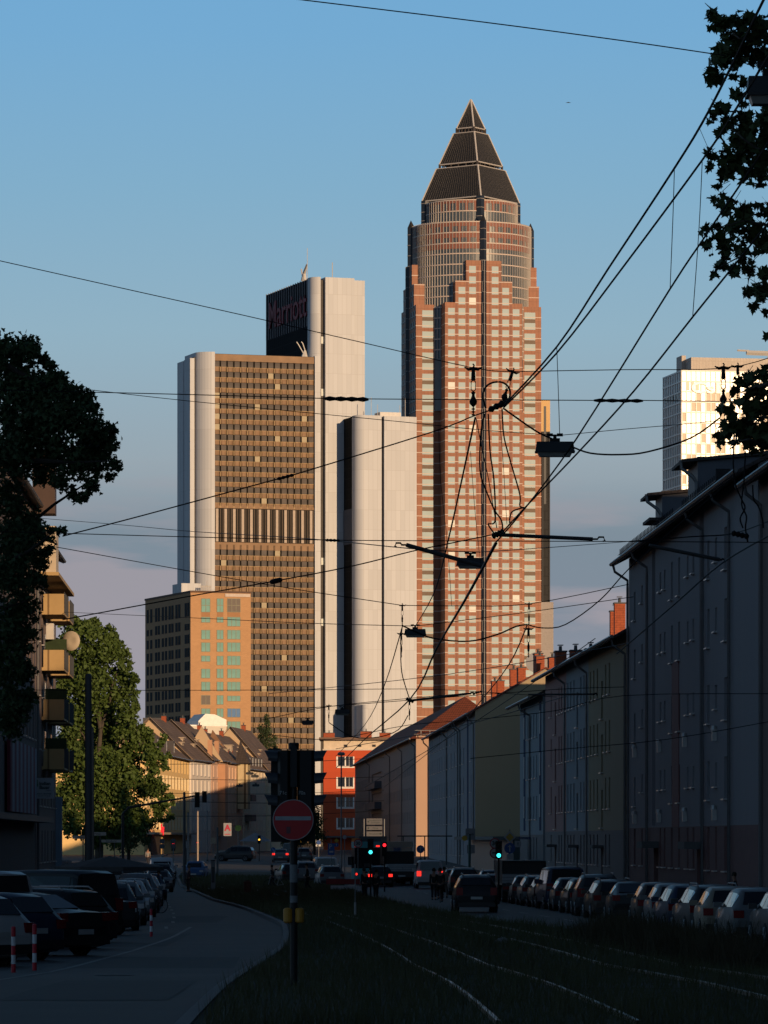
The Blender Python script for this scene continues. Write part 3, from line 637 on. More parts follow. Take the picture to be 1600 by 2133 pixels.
# R1: tall blue-grey terrace, nearest on the right
M_r1=mat('blue_grey_render',(0.232,0.224,0.238),.85,var=.07,sc_n=.25,streak=True)
M_r1p=mat('maroon_plinth_render',(0.171,0.095,0.089),.85)
Y0,Y1=196.5,263.5; Lr=(Y1-Y0)*1.0004
lf=lambda px:(YR(px)-Y0)*1.0004
rowsz=[1.55,5.15,8.75,12.35,15.6]
wins=[]
for px,w_,dz,h in ((1322.6,1.15,0,1.6),(1338,.9,.75,.95),(1376,.9,.75,1.0),(1385,.9,.75,1.0),(1400,1.0,0,1.9),(1415,1.0,0,1.9),(1433,.9,.7,1.0),(1445,.9,.7,1.0),(1476,1.1,0,1.8),(1492,.9,.6,1.1),(1512,1.2,0,1.9)):
    x=lf(px); 
    for i,z in enumerate(rowsz):
        if i==0: wins.append((x-w_/2,x+w_/2,z,z+2.0))
        else: wins.append((x-w_/2,x+w_/2,z+dz-.3,z+dz-.3+h))
hol=[]
for px,w_ in ((1362,2.0),(1462,2.1)): hol.append((lf(px)-w_/2,lf(px)+w_/2,3.7,19.2))
for px,w_ in ((1367,2.6),(1458,2.6)): hol.append((lf(px)-w_/2,lf(px)+w_/2,-.5,2.5))
t,ro,L=house('terrace_building','tall dark blue-grey terrace with stair slots, nearest on the right side','building',(XR(Y0),Y0),(XR(Y1),Y1),19.0,13,M_r1,wins,3.4,M_tiled,.95,plinth=(3.6,M_r1p),holes=hol,gutter=True,downs=(2.2*5,lf(1352),lf(1468),lf(1312)),shut=.25)
q=MB(); 
for px in (1408,): x=lf(px); q.box(x-1.9,x+1.9,-.02,.035,3.6,12)
q.build('maroon_wall_strip',mat('maroon_render',(0.201,0.085,0.079),.8),t)
for px in (1367,1458): MB().box(lf(px)-1.6,lf(px)+1.6,0,.9,2.5,2.85).build('porch_roof',M_kerb,t)
q=MB()          # snow guard along the eave
for k in range(64):
    x=10.5+k*.85
    if x>L-1.5 : break
    if 27<x<31: continue
    q.tube([(x-.2,.75,18.6),(x,.75,19.35),(x+.2,.75,18.6)],.03,3)
for zz_ in (18.85,19.1): q.tube([(10.4,.75,zz_),(L-1.5,.75,zz_)],.022,3)
q.build('snow_guard',M_blk,t)
# dormers
for nm,(pa,ln,zt) in enumerate(((1366,4.0,21.9),(1439,5.0,22.1))):
    x0=lf(pa); x1=x0+ln; dd=MB().box(x0,x1,-9,-.35,18.7,zt-.3).build('dormer',mat('dormer_zinc',(.085,.09,.11),.6,var=.1),ro)
    MB().add([(x0-.3,.45,zt-.45),(x1+.3,.45,zt-.45),(x1+.3,-9,zt+.5),(x0-.3,-9,zt+.5),(x0-.3,.45,zt-.6),(x1+.3,.45,zt-.6),(x1+.3,-9,zt+.3),(x0-.3,-9,zt+.3)],[(3,2,1,0),(4,5,6,7),(0,1,5,4),(1,2,6,5),(2,3,7,6),(3,0,4,7)]).build('dormer_roof',M_tiled,dd)
    if nm==0: MB().box(x0-.25,x1,-9,.35,zt-1.9,zt-1.75).build('dormer_ledge',M_tiled,dd)
    MB().tube([(x0-.1,.5,zt-.5),(x0-.1,.45,zt-.9),(x0-.12,-.1,zt-1.3),(x0-.12,-.28,zt-1.6),(x0-.12,-.28,19)],.09,6).build('downpipe',M_zinc,dd)
    if nm: 
        for y in (-1.6,-4.6): MB().box(x0-.04,x0+.1,y-.35,y+.35,19.7,21.2).build('dormer_window',M_glassd,dd)
# wall lamps (small pale fittings)
me=MB().box(-.1,.1,0,.22,-.25,.25).lathe([(.16,.25),(.12,.45)],8,(0,.14,0)).mesh('wall_lamp',M_sill)
for px in (1331,1383,1437,1500):
    for z in (4.1,7.8): inst(me,'wall_lamp',t,(lf(px)+1.5,0,z))
# R0: brownish neighbour beyond the right frame edge (casts the street's shade)
M_r0=mat('brown_render',(0.180,0.133,0.120),.85,var=.08)
Ya,Yb=-110,196.3
t,ro,L=house('brown_corner_building','dull brown render building whose edge and gutter show at the right margin','building',(XR(Ya),Ya),(XR(Yb),Yb),18.3,13,M_r0,[(L_-.6,L_+.6,z,z+1.7) for L_ in (300,296.5,292) for z in rowsz[:-1]],3.4,M_tiled,.85,downs=(304.6,))
# R2: three-coloured terrace
M_cream=mat('cream_render',(0.312,0.266,0.168),.85,var=.06,sc_n=.3,streak=True); M_blue=mat('pale_blue_render',(0.232,0.266,0.291),.85,var=.06,streak=True); M_pink=mat('dusty_pink_render',(0.332,0.181,0.163),.85,var=.06,streak=True); M_gpl=mat('grey_plinth',(0.171,0.152,0.150),.85,var=.06)
secs=[('cream-yellow end terrace house with three window columns','terrace_building',264,295,M_cream,[1230.5,1237.5,1245,1262,1270],1254.5),
 ('pale blue terrace house between the cream and the pink one','terrace_building',295,315.6,M_blue,[1183.4,1189.5,1196,1210.5,1217],1203),
 ('dusty pink terrace house at the far end of the coloured row','terrace_building',315.6,338,M_pink,[1148.6,1165,1170.3,1175.5],1157.6)]
rz2=[1.4,4.85,8.3,11.75]
for lb_,nm,ya,yb,m_,cols,slot in secs:
    lf2=lambda px:(YR(px)-ya)*1.0004
    wn=[(lf2(c)-.5,lf2(c)+.5,z,z+1.85) for c in cols for z in rz2]; sw=[(lf2(slot)-.75,lf2(slot)+.75,z,z+2.3) for z in (3.7,7.1,10.4)]
    t,ro,L=house(nm,lb_,'house',(XR(ya),ya),(XR(yb),yb),14.9,12.5,m_,wn+sw,3.6,M_tiled,.9,plinth=(3.5,M_gpl),holes=[(lf2(slot)-.7,lf2(slot)+.7,-.6,2.4)],downs=(1.0,) if ya<270 else (.2,),shut=.2)
    MB().box(lf2(slot)-1.3,lf2(slot)+1.3,0,.7,2.4,2.6).build('porch_roof',M_kerb,t)
    for k in range(2 if ya<300 else 3): chimney(ro,3+k*6.5+(2 if ya<270 else 0),-6.4,18.4,1.5,.7,1.5+.5*(k%2),2)
    if nm=='terrace_building' and ya==315.6:
        for x_,y_ in ((20.8,-1.0),(19.2,-2.0),(16.5,-2.9)): chimney(ro,x_,y_,15.2,1.7,.8,1.4,2)
# skylight vents on R2 cream done by chimneys; R3 blue-slotted house
ya,yb=339,368; t,ro,L=house('terrace_building','lower grey-blue terrace house with dark blue stair glazing','house',(XR(ya)-.1,ya),(XR(yb)-.1,yb),13.7,12,M_blue,[((YR(c)-ya)-.5,(YR(c)-ya)+.5,z,z+1.7) for c in (1103,1109,1115,1121) for z in (1.4,4.5,7.6,10.7)],3,M_tiled,1.0,plinth=(3.3,M_gpl),downs=(14.5,),shut=.3)
for x_,h_ in ((4.5,3.6),(8.5,3.2)): chimney(ro,x_,-6.0,16.9,1.0,.8,h_,1)
for px in (1096,1129):
    x=YR(px)-ya; q=MB(); q.box(x-1,x+1,-.1,.03,3.6,13.2); s_=q.build('stair_glazing',mat('dark_blue_glass',(.02,.035,.09),.8,spec=.1),t)
    q=MB()
    for z in (4.6,7.7,10.8): q.box(x-.35,x+.35,.03,.07,z,z+1.7)
    q.build('stair_window',M_wframe,t)
# R3b low shop in the side-street gap
t,ro,L=house('low_shop_block','low flat-roofed shop block under the cream gable wall','building',(XR(371)-.5,371),(XR(441)-.5,441),2.9,9,mat('shop_front_dark',(.03,.05,.05),.5),[],flat=True,over=1.6,gutter=False,roofm=M_kerb)
# R4: long pale blue terrace with a cream gable wall
ya,yb=443,558; cols=[898,902,906.5,911,916,921,927,933,940,947,953,960,966,982]
M_r4=mat('pale_lilac_render',(0.251,0.256,0.274),.85,var=.06,streak=True); M_r4g=mat('cream_gable_render',(.36,.28,.175),.85,var=.06,sc_n=.2)
lf4=lambda px:(YR(px)-ya)*1.0004
wn=[(lf4(c)-.55,lf4(c)+.55,z,z+1.6) for c in cols for z in (1.3,4.6,7.6,10.6,13.1) if z<13 or c<950]
wn=[w_ for w_ in wn if w_[3]<15]
t,ro,L=house('terrace_building','long lilac-blue terrace with a broad cream gable wall and red chimneys','house',(XR(ya),ya),(XR(yb),yb),15.3,13.6,M_r4,wn,4.1,M_tile,.75,downs=(1.2,30,62,L*.5,114),shut=.25)
MB().add([(-.03,0,-1),(-.03,-13.6,-1),(-.03,-13.6,15.3),(-.03,-6.8,19.3),(-.03,0,15.3)],[(0,4,3,2,1)]).build('gable_wall',M_r4g,t)
for px in (975,): x=lf4(px); MB().box(x-1.3,x+1.3,-.1,.03,3.2,14.8).build('stair_glazing',MATS['dark_blue_glass'],t)
for k,x in enumerate((4,9,12,26,40,54,66,80,92,106)): chimney(ro,x,-6.8-(0 if k%3 else .9),19.2,1.9 if k%2 else 2.6,.8,1.3+.7*((k*7)%3)/2,2)
q=MB(); q.lathe([(0,0),(.5,.06),(.95,.22),(1.0,.26)],20,(0,0,0),ax='y'); o=q.build('satellite_dish',M_sill,ro,(17,-6.9,20.6),R(80))
# R5: farthest terrace, hipped red roof, sunlit pink end wall
A=(XR(600),600); B=(-5.2,830)
M_r5=mat('grey_violet_render',(0.261,0.228,0.212),.85,var=.06,streak=True); M_r5g=mat('salmon_end_wall',(.46,.30,.21),.85,var=.06,sc_n=.2)
d=Vector(B)-Vector(A); L5=d.length
wn=[(x-.6,x+.6,z,z+1.6) for x in list(np.linspace(4,100,20))+list(np.linspace(165,222,9)) for z in (1.8,5,8.2,11.4)]
t,ro,L=house('terrace_building','farthest grey terrace with a hipped red roof and sunlit salmon end wall','house',A,B,16.4,13.5,M_r5,wn,5.2,M_tile,.8,hipA=7,hipB=9,holes=[(112,152,z,z+2.4) for z in (4.6,7.8,11)],downs=(2,40,80,160),sills=False)
MB().add([(-.03,0,-1),(-.03,-13.5,-1),(-.03,-13.5,16.4),(-.03,0,16.4)],[(0,3,2,1)]).build('end_wall',M_r5g,t)
q=MB(); q.box(-.9,-.75,-13.5,.3,16.55,16.6); 
for k in range(12): q.box(-.9,-.8,-13.3+k*1.15,-13.2+k*1.15,16.2,17.1)
q.box(-.9,-.8,-13.4,.2,17.05,17.12); q.build('snow_guard',M_galv,ro)
for z in (4.5,7.7,10.9): MB().box(112,152,0,1.1,z-.1,z+1.0).build('balcony',mat('slate_balcony',(.06,.07,.09),.6),t)
# red building across the end
A=(PX(742,900)+22,900); B=(PX(674,900),900)
M_redr=mat('orange_red_render',(.52,.075,.022),.8,var=.05,sc_n=.2,lines=(4,3.2,.02,(.8,.8,.8)))
z4=[PZ(p_,900) for p_ in (1596,1639,1681,1724)]
Lr_=A[0]-B[0]; xw=[Lr_-(PX(705,900)-B[0])-1.2,Lr_-(PX(705,900)-B[0])-2.8+.15]
wn=[]
for z in z4:
    for c in (711.5,727.5): x=Lr_-(PX(c,900)-B[0]); wn.append((x-.75,x+.75,z,z+1.9))
for c in (720-15,735,750):
    pass
t,ro,L=house('red_render_building','orange-red apartment building with paired white windows closing the street','building',A,B,PZ(1563,900),14,M_redr,wn,flat=True,over=.05,gutter=False,roofm=mat('cream_parapet',(.6,.52,.42),.7),shut=0,z0=-.5)
M_sill2=M_wframe
q=MB(); zt=PZ(1563,900); x0=0; q.box(-.0,L,-13.9,-1.2,zt+.28,PZ(1541,900)); u=q.build('attic_storey',mat('cream_attic',(.60,.50,.38),.7),t)
MB().box(-.6,L+.9,-14,.1,PZ(1541,900),PZ(1536,900)).build('flat_roof_slab',mat('brown_roof_slab',(.16,.10,.07),.7),t)
for c in (720,749,779): x=Lr_-(PX(c,900)-B[0]); MB().box(x-.35,x+.35,-1.26,-1.15,zt+.7,zt+1.15).build('attic_window',M_blk,u)
for z in z4: 
    x=Lr_-(PX(719.5,900)-B[0]); MB().box(x-1.75,x+1.75,0.0,.05,z-.34,z-.02).box(x-1.75,x-1.5,0,.05,z,z+1.9).box(x+1.5,x+1.75,0,.05,z,z+1.9).box(x-.12,x+.12,0,.05,z,z+1.9).build('white_window_surround',mat('white_surround',(.8,.76,.7),.5),t)
MB().box(Lr_-(PX(742,900)-B[0])-3,L+1.5,.1,4,3.2,3.5).build('ground_floor_canopy',M_kerb,t)
for x,h in ((L-8.3,1.5),(L-12,1.2),(L-1,1.2)): chimney(u,x,-8,PZ(1536,900)-.2,2.2,1,h,1)

# unseen blocks added behind the terraces and off-frame to cast shade
for nm_,lb_,x0,x1,y0,y1,h in (('gable_shade_block','unseen grey block added behind the coloured terrace to shade the cream gable',20.5,48,414,424,20.6),('red_wall_shade_block','unseen grey block added behind the hipped terrace to shade the red building',18,46,800,840,21),('street_shade_block','unseen tall grey block added past the right edge to shade the left trees and facades',19,34,-60,172,27),('dormer_shade_block','unseen tall grey block added farther right to shade the dormers',46,85,148,172,33)):
    house(nm_,lb_,'building',(x1,y0),(x0,y0),h,y1-y0,mat('shade_block_render',(.11,.11,.11),.85),[(4,5.2,z,z+1.6) for z in (2,5,8,11,14)],flat=True,over=.1,gutter=False,roofm=M_kerb)
# ================= LEFT SIDE =================
def lhouse(name,label,cat,ya,yb,eave,depth,m_,wins,**k):   # local x runs far -> near
    return house(name,label,cat,(XL(yb),yb),(XL(ya),ya),eave,depth,m_,wins,**k)
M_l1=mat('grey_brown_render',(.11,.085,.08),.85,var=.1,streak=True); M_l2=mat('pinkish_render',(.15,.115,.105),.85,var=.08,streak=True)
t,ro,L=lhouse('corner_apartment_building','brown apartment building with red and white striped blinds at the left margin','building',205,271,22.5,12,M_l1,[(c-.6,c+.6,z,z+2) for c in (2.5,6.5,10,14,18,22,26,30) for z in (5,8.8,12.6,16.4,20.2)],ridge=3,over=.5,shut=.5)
q=MB(); q2=MB()
for k in range(14):
    x=5.5+k*2.1; MB().box(x-1.05+.02,x+1.05-.02,.12,.3,3.1+PZ(1690,255)-3.2,PZ(1552,255)).build('maroon_blind' if k%2 else 'white_blind',mat('maroon_awning',(.12,.012,.03),.8) if k%2 else mat('white_awning',(.22,.24,.30),.8),t)
MB().box(0,L,.02,1.1,PZ(1712,255),PZ(1700,255)).build('shop_canopy',M_dgrey,t)
q=MB(); z=PZ(1055,262); q.box(1.2,3.4,0,1.3,z,z+3.6); q.build('oriel_bay',mat('oriel_shaded_brown',(.06,.035,.028),.7),t)  # brown darkened to imitate shade on the bay
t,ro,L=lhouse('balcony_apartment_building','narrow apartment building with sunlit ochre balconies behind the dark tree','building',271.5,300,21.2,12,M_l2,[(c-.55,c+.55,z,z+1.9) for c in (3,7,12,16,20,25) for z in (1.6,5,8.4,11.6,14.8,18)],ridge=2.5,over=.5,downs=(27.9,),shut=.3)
M_och=mat('ochre_balcony_panel',(.40,.27,.12),.7,var=.12,sc_n=1,lines=(1.1,9,.06,(.4,.35,.3)))
zbs=[(PZ(1285,285),3.0),(PZ(1408,285),3.4),(PZ(1500,285)-.3,2.2),(PZ(1600,285)-.6,1.6)]
for z in (7.2,10.2,13.2,16.6):
    for xa in (6,14.5):
        q=MB(); q.box(xa,xa+6,.0,1.35,z,z+.2); q.box(xa,xa+6,1.25,1.35,z+.2,z+1.25); q.box(xa+5.9,xa+6,.1,1.25,z+.2,z+1.25); q.box(xa,xa+.1,.1,1.25,z+.2,z+1.25)
        b_=q.build('balcony',M_och,t)
        q=MB()
        for xx in np.arange(xa,xa+6.01,.5): q.tube([(xx,1.38,z+.1),(xx,1.38,z+1.32)],.018,4)
        q.tube([(xa,1.38,z+1.32),(xa+6,1.38,z+1.32)],.03,4); q.build('balcony_rail',M_dgrey,b_)
        MB().box(xa+.6,xa+2.2,-.1,.02,z+.25,z+2.4).build('balcony_door',M_glassd,b_)
        if xa>10 and z<15: MB().box(xa+5.6,xa+5.95,.2,1.5,z+1.25,z+1.9).build('flower_box',mat('dark_foliage_box',(.02,.035,.012),.9,var=.4,sc_n=8),b_)
MB().box(3,27,.0,1.3,18.6,18.8).build('roof_balcony_slab',M_och,t)
MB().box(22.5,26,.1,1.1,18.8,21.6).build('white_bay',mat('cream_bay',(.5,.42,.32),.7,lines=(.8,9,.04,(.5,.5,.5))),t)
q=MB(); q.lathe([(0.02,0),(.28,.025),(.54,.09),(.60,.13),(.60,.15),(.2,.06)],24,(0,0,0),ax='y'); dish=q.build('satellite_dish',mat('beige_dish',(.42,.36,.28),.6),t,(18,1.75,PZ(1338,284)),R(-115),smooth=True)
MB().tube([(0,0,0),(.1,-.55,.1)],.05,5).box(-.15,.2,-.7,-.3,-.1,.4).build('dish_arm',M_galv,dish)
MB().box(20.3,21.3,.3,.75,PZ(1335,281),PZ(1302,281)).build('sunlit_blind_box',mat('bright_metal_blind',(.6,.56,.5),.3,.5),t)
# projecting shop sign
sg=empty('projecting_shop_sign',(PX(92,268),268,PZ(1642,268)),0,'white square shop sign with dark lettering projecting from the left facades','sign')
MB().box(-.58,.58,0,.08,-.60,.60).build('sign_panel',mat('sign_white',(.30,.33,.36),.5),sg)
MB().tube([(-1.2,.04,.45),(-.5,.04,.45)],.03,5).tube([(-1.2,.04,-.45),(-.5,.04,-.45)],.03,5).build('sign_bracket',M_blk,sg)
M_ink=mat('dark_green_ink',(.01,.03,.025),.6)
text_obj('Indian',.27,M_ink,sg,(-.28,-.02,.27),bold=.008,extr=.005,align='LEFT'); text_obj('Bazar',.27,M_ink,sg,(-.28,-.02,.04),bold=.008,extr=.005,align='LEFT')
text_obj('Frankfurt',.08,M_ink,sg,(.1,-.02,-.13),extr=.005,align='LEFT'); text_obj('Indische Lebensmittel',.095,M_ink,sg,(0,-.02,-.32),bold=.002,extr=.005); text_obj('Tel. 069 / 73 00 00',.09,M_ink,sg,(0,-.02,-.45),extr=.005)
MB().lathe([(.01,-.12),(.05,-.05),(.07,.03),(.03,.1)],8,(-.4,-.03,.2)).box(-.43,-.37,-.03,-.01,.3,.5).build('sign_motif',mat('sign_motif_green',(.05,.14,.06),.6),sg)
# painted end strip of the balcony building and hoardings
MB().box(-.4,.5,0,.4,-1,PZ(1660,300)).build('blue_sign_strip',mat('pale_blue_strip',(.17,.24,.32),.7),t)
# ---- far sunlit gabled houses ----
hs=[('corner_gabled_house','sunny yellow house with cream shuttered windows at the bend on the left','house',640,722,-33.3,-30.5,15.4,4.8,mat('yellow_render',(.80,.55,.24),.85,var=.05,sc_n=.1),mat('cream_shutters',(.78,.70,.50),.7)),
('gabled_town_house','white house with a slanting beige party wall beside the yellow one','house',722.3,745,-30.2,-28.0,15.6,6.2,mat('white_render',(.70,.64,.58),.85,var=.06,sc_n=.2),None),
('turret_town_house','terracotta brick house with a tall bay and pointed dormer','house',745.3,764,-27.9,-26.0,16.0,6.0,mat('terracotta_render',(.62,.42,.32),.85,var=.1),None),
('oriel_town_house','pink sandstone house with an overhanging pointed oriel roof','house',764.3,786,-25.9,-24.1,15.8,5.5,mat('pink_sandstone',(.68,.44,.30),.85,var=.1),None),
('dormer_town_house','pale cream house with a long row of dormer windows','house',786.3,818,-23.9,-21.0,15.2,5.8,mat('pale_cream_render',(.72,.62,.48),.85,var=.06),None),
('distant_town_house','farthest cream house with a high beige gable on the left side','house',818.3,850,-20.8,-18.2,15.4,7.4,mat('light_beige_render',(.74,.62,.42),.85,var=.06),None)]
M_bei=mat('beige_party_wall',(.50,.37,.24),.85,var=.12,sc_n=.2)
LH=[]
for nm,lb_,ct_,ya,yb,xa,xb,ev,rd,m_,shm in hs:
    L=math.hypot(yb-ya,xb-xa); n=max(3,int(L/4.2)) if nm!='corner_gabled_house' else 14
    cols=[(i+.5)*L/n for i in range(n)]; hw=.62 if nm!='corner_gabled_house' else .8
    wn=[(c-hw,c+hw,z,z+1.9) for c in cols for z in (4.3,7.4,10.4,13.0) if z+1.9<ev-.2]
    t,ro,L=house(nm,lb_,ct_,(xb,yb),(xa,ya),ev,13,m_,wn,ridge=rd,roofm=mat('brown_beige_roof',(.17,.115,.08),.8,var=.5,sc_n=.35,lines=(.4,.35,.04,(.6,.6,.6))),over=.5,sills=(nm!='corner_gabled_house'),shut=.45,z0=0)
    LH.append((t,ro,L))
    MB().add([(L+.03,0,ev),(L+.03,-13,ev),(L+.03,-6.5,ev+rd),(L+.03,0,ev)][:3],[(0,1,2)]).add([(L+.28,.3,ev-.25),(L+.28,-6.5,ev+rd+.3),(L+.28,-13.2,ev-.2),(L+.9,-13.2,ev-.2),(L+.9,-6.5,ev+rd+.3),(L+.9,.3,ev-.25)],[(0,1,4,5),(1,2,3,4)]).build('party_wall',M_bei,t)
    if shm:
        shme=MB().box(-.26,.26,0,.06,0,1.9).mesh('shutter',shm)
        for c in cols:
            for z in (4.3,7.4,10.4):
                for d_ in (-1.1,1.1): inst(shme,'shutter',t,(c+d_,0,z))
    for k in range(2 if ya in(640,786.3) else 1): chimney(ro,L*(.35+.45*k),-6.5-k,ev+rd,1.0,.7,.8,1)
t,ro,L=LH[0]; 
for x in (20,34,50,66): q=MB().box(x-1.2,x+1.2,-3.5,-.8,15.6,17.9); dd=q.build('dormer',mat('slate_dormer',(.06,.055,.06),.7),ro); MB().box(x-.4,x+.4,-.82,-.76,16.1,17.5).build('dormer_window',M_wframe,dd)
MB().box(0,L,.03,1.4,3.6,3.9).build('shop_canopy',mat('pale_canopy',(.4,.33,.25),.6),t)
MB().box(60,76,.04,.5,0,3.55).build('shop_front',mat('dark_shopfront',(.05,.04,.035),.4),t)
text_obj('Sey',1.7,mat('red_sign_letters',(.75,.02,.03),.5,emit=.9),t,(70,1.55,4.4),(R(90),0,R(180)),.05,.03,(2.2,1,1))
t,ro,L=LH[1]; MB().box(2,12,-9,-6,15,19).build('dark_mansard',mat('slate_mansard',(.05,.045,.055),.7,lines=(.8,9,.05,(.5,.5,.5))),ro)
t,ro,L=LH[2]   # turret gable and bay
MB().box(8,11.2,0,1.2,3.5,15.2).build('terracotta_bay',mat('terracotta_bay',(.50,.27,.16),.85,var=.08),t)
q=MB(); q.add([(12,1,15.5),(12,-6,15.5),(12,-2.5,21.3),(12.6,1,15.5),(12.6,-6,15.5),(12.6,-2.5,21.3),],[(0,1,2),(3,5,4),(0,2,5,3),(1,4,5,2)]).box(11,13.5,-3,-1,15,18); q.build('stepped_gable',M_bei,ro)
for x,y in ((9,-.5),(17,-.5)): MB().box(x-.35,x+.35,y-.35,y+.35,15.5,19.0).build('corner_finial',mat('pink_stone_finial',(.5,.28,.17),.8),ro)
t,ro,L=LH[3]; q=MB(); q.prism([(4,0),(9,0),(8.4,1.8),(4.6,1.8)],8,15.6); ow=q.build('oriel',mat('cream_oriel',(.5,.4,.24),.8,lines=(.9,9,.12,(.3,.25,.2))),t)
MB().add([(3.6,-.3,15.6),(9.4,-.3,15.6),(8.9,2.2,15.6),(4.1,2.2,15.6),(6.5,.3,19.6)],[(0,3,2,1),(0,1,4),(1,2,4),(2,3,4),(3,0,4)]).build('oriel_roof',M_tiled,t)
MB().add([(1,-.5,15),(1,-7,15),(1,-5.0,21.5),(1.8,-.5,15),(1.8,-7,15),(1.8,-5,21.5)],[(0,1,2),(3,5,4),(0,2,5,3),(1,4,5,2)]).build('high_gable_strip',mat('brown_gable',(.22,.12,.07),.8),ro)
t,ro,L=LH[4]
for k in range(7): x=3+k*4.3; q=MB().box(x-1.1,x+1.1,-3,-.4,15.3,17.2); dd=q.build('dormer',MATS['slate_dormer'],ro); MB().box(x-.5,x+.5,-.42,-.34,15.7,17.0).build('dormer_window',M_wframe,dd)
for z in (6,9.4): MB().box(25,31,0,1.3,z,z+1.1).build('balcony',mat('taupe_balcony',(.12,.10,.09),.7),t)
for hi,(t,ro,L) in enumerate(LH[1:]):
    for k in range(3):
        x=L*(.2+.3*k); yy=-2.2-.8*((hi+k)%2); zb=16.4+.9*((hi+k)%2); dd=MB().box(x-.8,x+.8,yy-2,yy+.2,zb,zb+1.7).box(x-1.0,x+1.0,yy-2,yy+.4,zb+1.7,zb+1.85).build('dormer',mat('pale_dormer',(.42,.34,.26),.7),ro); MB().box(x-.45,x+.45,yy+.2,yy+.25,zb+.4,zb+1.5).build('dormer_window',M_glassd,dd)
# small brown house with red chimney in front of the orange tower
t,ro,L=house('white_metal_hall','low white metal-clad hall with a stepped roof below the orange tower','building',(PX(470,930),935),(PX(336,930),930),PZ(1512,930),10,mat('white_sheet_metal',(.60,.55,.46),.6,var=.05),[],flat=True,over=.1,gutter=False,z0=5,roofm=M_wfr)
q=MB(); q.add([(0,0,PZ(1512,930)+.3),(PX(454,930)-PX(392,930),0,PZ(1512,930)+.3),(PX(454,930)-PX(392,930),0,PZ(1501,930)),(4.5,0,PZ(1486,930)),(2.5,0,PZ(1487,930)),(0,0,PZ(1498,930))]+[(x,-7,z) for x,z in ((0,PZ(1512,930)+.3),(6,PZ(1512,930)+.3),(6,PZ(1501,930)),(4.5,PZ(1486,930)),(2.5,PZ(1487,930)),(0,PZ(1498,930)))],[(5,4,3,2,1,0),(2,3,9,8),(3,4,10,9),(4,5,11,10),(1,2,8,7)]); q.build('roof_box',M_wfr,t)
t,ro,L=house('red_brick_block','dark-roofed red brick block peeping over the green tree','building',(PX(339,900),900),(PX(300,900),900),PZ(1515,900),9,M_brick_ch,[],flat=False,ridge=1.5,gutter=False,z0=2)
MB().box(.3,3.9,-6,-.6,PZ(1515,900),PZ(1495,900)).build('roof_plant_box',M_dgrey,t)
# ================= TREES =================
def leaf_shape(kind):
    if kind=='maple':
        p=[(0,0),(.18,.02),(.5,-.12),(.42,.12),(.62,.34),(.36,.36),(.34,.52),(.2,.50),(0,1.0),(-.2,.5),(-.34,.52),(-.36,.36),(-.62,.34),(-.42,.12),(-.5,-.12),(-.18,.02)]
    else: p=[(0,0),(.32,.35),(.18,.75),(0,1),(-.2,.72),(-.3,.3)]
    return np.array([(x,y,0) for x,y in p])-np.array([0,.4,0])
def leaf_mesh(name,pts,size,kind,m,parent=None,jit=.35):
    base=leaf_shape(kind); k=len(base); n=len(pts)
    q=rng.normal(size=(n,4)); q/=np.linalg.norm(q,axis=1)[:,None]; w_,x,y,z=q.T
    Rm=np.stack([1-2*(y*y+z*z),2*(x*y-z*w_),2*(x*z+y*w_),2*(x*y+z*w_),1-2*(x*x+z*z),2*(y*z-x*w_),2*(x*z-y*w_),2*(y*z+x*w_),1-2*(x*x+y*y)],1).reshape(n,3,3)
    s=size*rng.uniform(1-jit,1+jit,n); V=np.einsum('nij,kj->nki',Rm,base)*s[:,None,None]+np.asarray(pts)[:,None,:]
    me=bpy.data.meshes.new(name); me.vertices.add(n*k); me.vertices.foreach_set('co',V.reshape(-1)); me.loops.add(n*k); me.loops.foreach_set('vertex_index',np.arange(n*k,dtype=np.int32))
    me.polygons.add(n); me.polygons.foreach_set('loop_start',np.arange(0,n*k,k,dtype=np.int32)); me.polygons.foreach_set('loop_total',np.full(n,k,dtype=np.int32)); me.materials.append(m); me.update(calc_edges=True)
    o=bpy.data.objects.new(name,me); COL.objects.link(o); o.parent=parent; return o
def blob_pts(blobs,Y,n,dyf=1.0,clump=.0,shell=.35,nc=14):
    """blobs in photo pixels (x,y,r) on a crown standing at distance Y; returns world points"""
    A=np.array([b[2]**2 for b in blobs],float); A/=A.sum(); out=[]
    for (px,py,r),a in zip(blobs,A):
        m_=max(4,int(n*a)); c=np.array(P(px,py,Y)); rr=r*Y/F; k=max(3,int(nc*(r/40)**1.5)+2)
        cc_=rng.normal(size=(k,3)); cc_/=np.linalg.norm(cc_,axis=1)[:,None]; cc_*=(rng.uniform(shell,1.0,k)**.6)[:,None]
        idx=rng.integers(0,k,m_); p=cc_[idx]*rr*.82+rng.normal(size=(m_,3))*rr*(.30 if clump==0 else clump)
        p[:,1]*=dyf; p[:,1]+=rng.normal()*rr*.6*dyf; out.append(c+p)
    return np.concatenate(out)
def limb(q,a,b,r0,r1,sag=.12,n=5):
    a=Vector(a);b=Vector(b); L_=(b-a).length; pts=[]
    for i in range(n+1):
        t=i/n; p=a.lerp(b,t); p+=Vector((random.uniform(-1,1),random.uniform(-1,1),random.uniform(-.5,1)))*L_*.04*math.sin(math.pi*t); pts.append(p)
    q.tube(pts,[r0+(r1-r0)*i/n for i in range(n+1)],6); return pts
M_bark=mat('plane_bark',(.06,.05,.038),.9,var=.4,sc_n=2,bump=.5); M_barkd=mat('dark_bark',(.03,.025,.02),.95,var=.3,sc_n=2)
M_leafd=mat('dark_leaf',(.036,.062,.022),.7,var=.4,sc_n=.9,spec=.3); M_leafn=mat('plane_leaf_dark',(.042,.062,.018),.6,var=.35,sc_n=1.2,spec=.3)
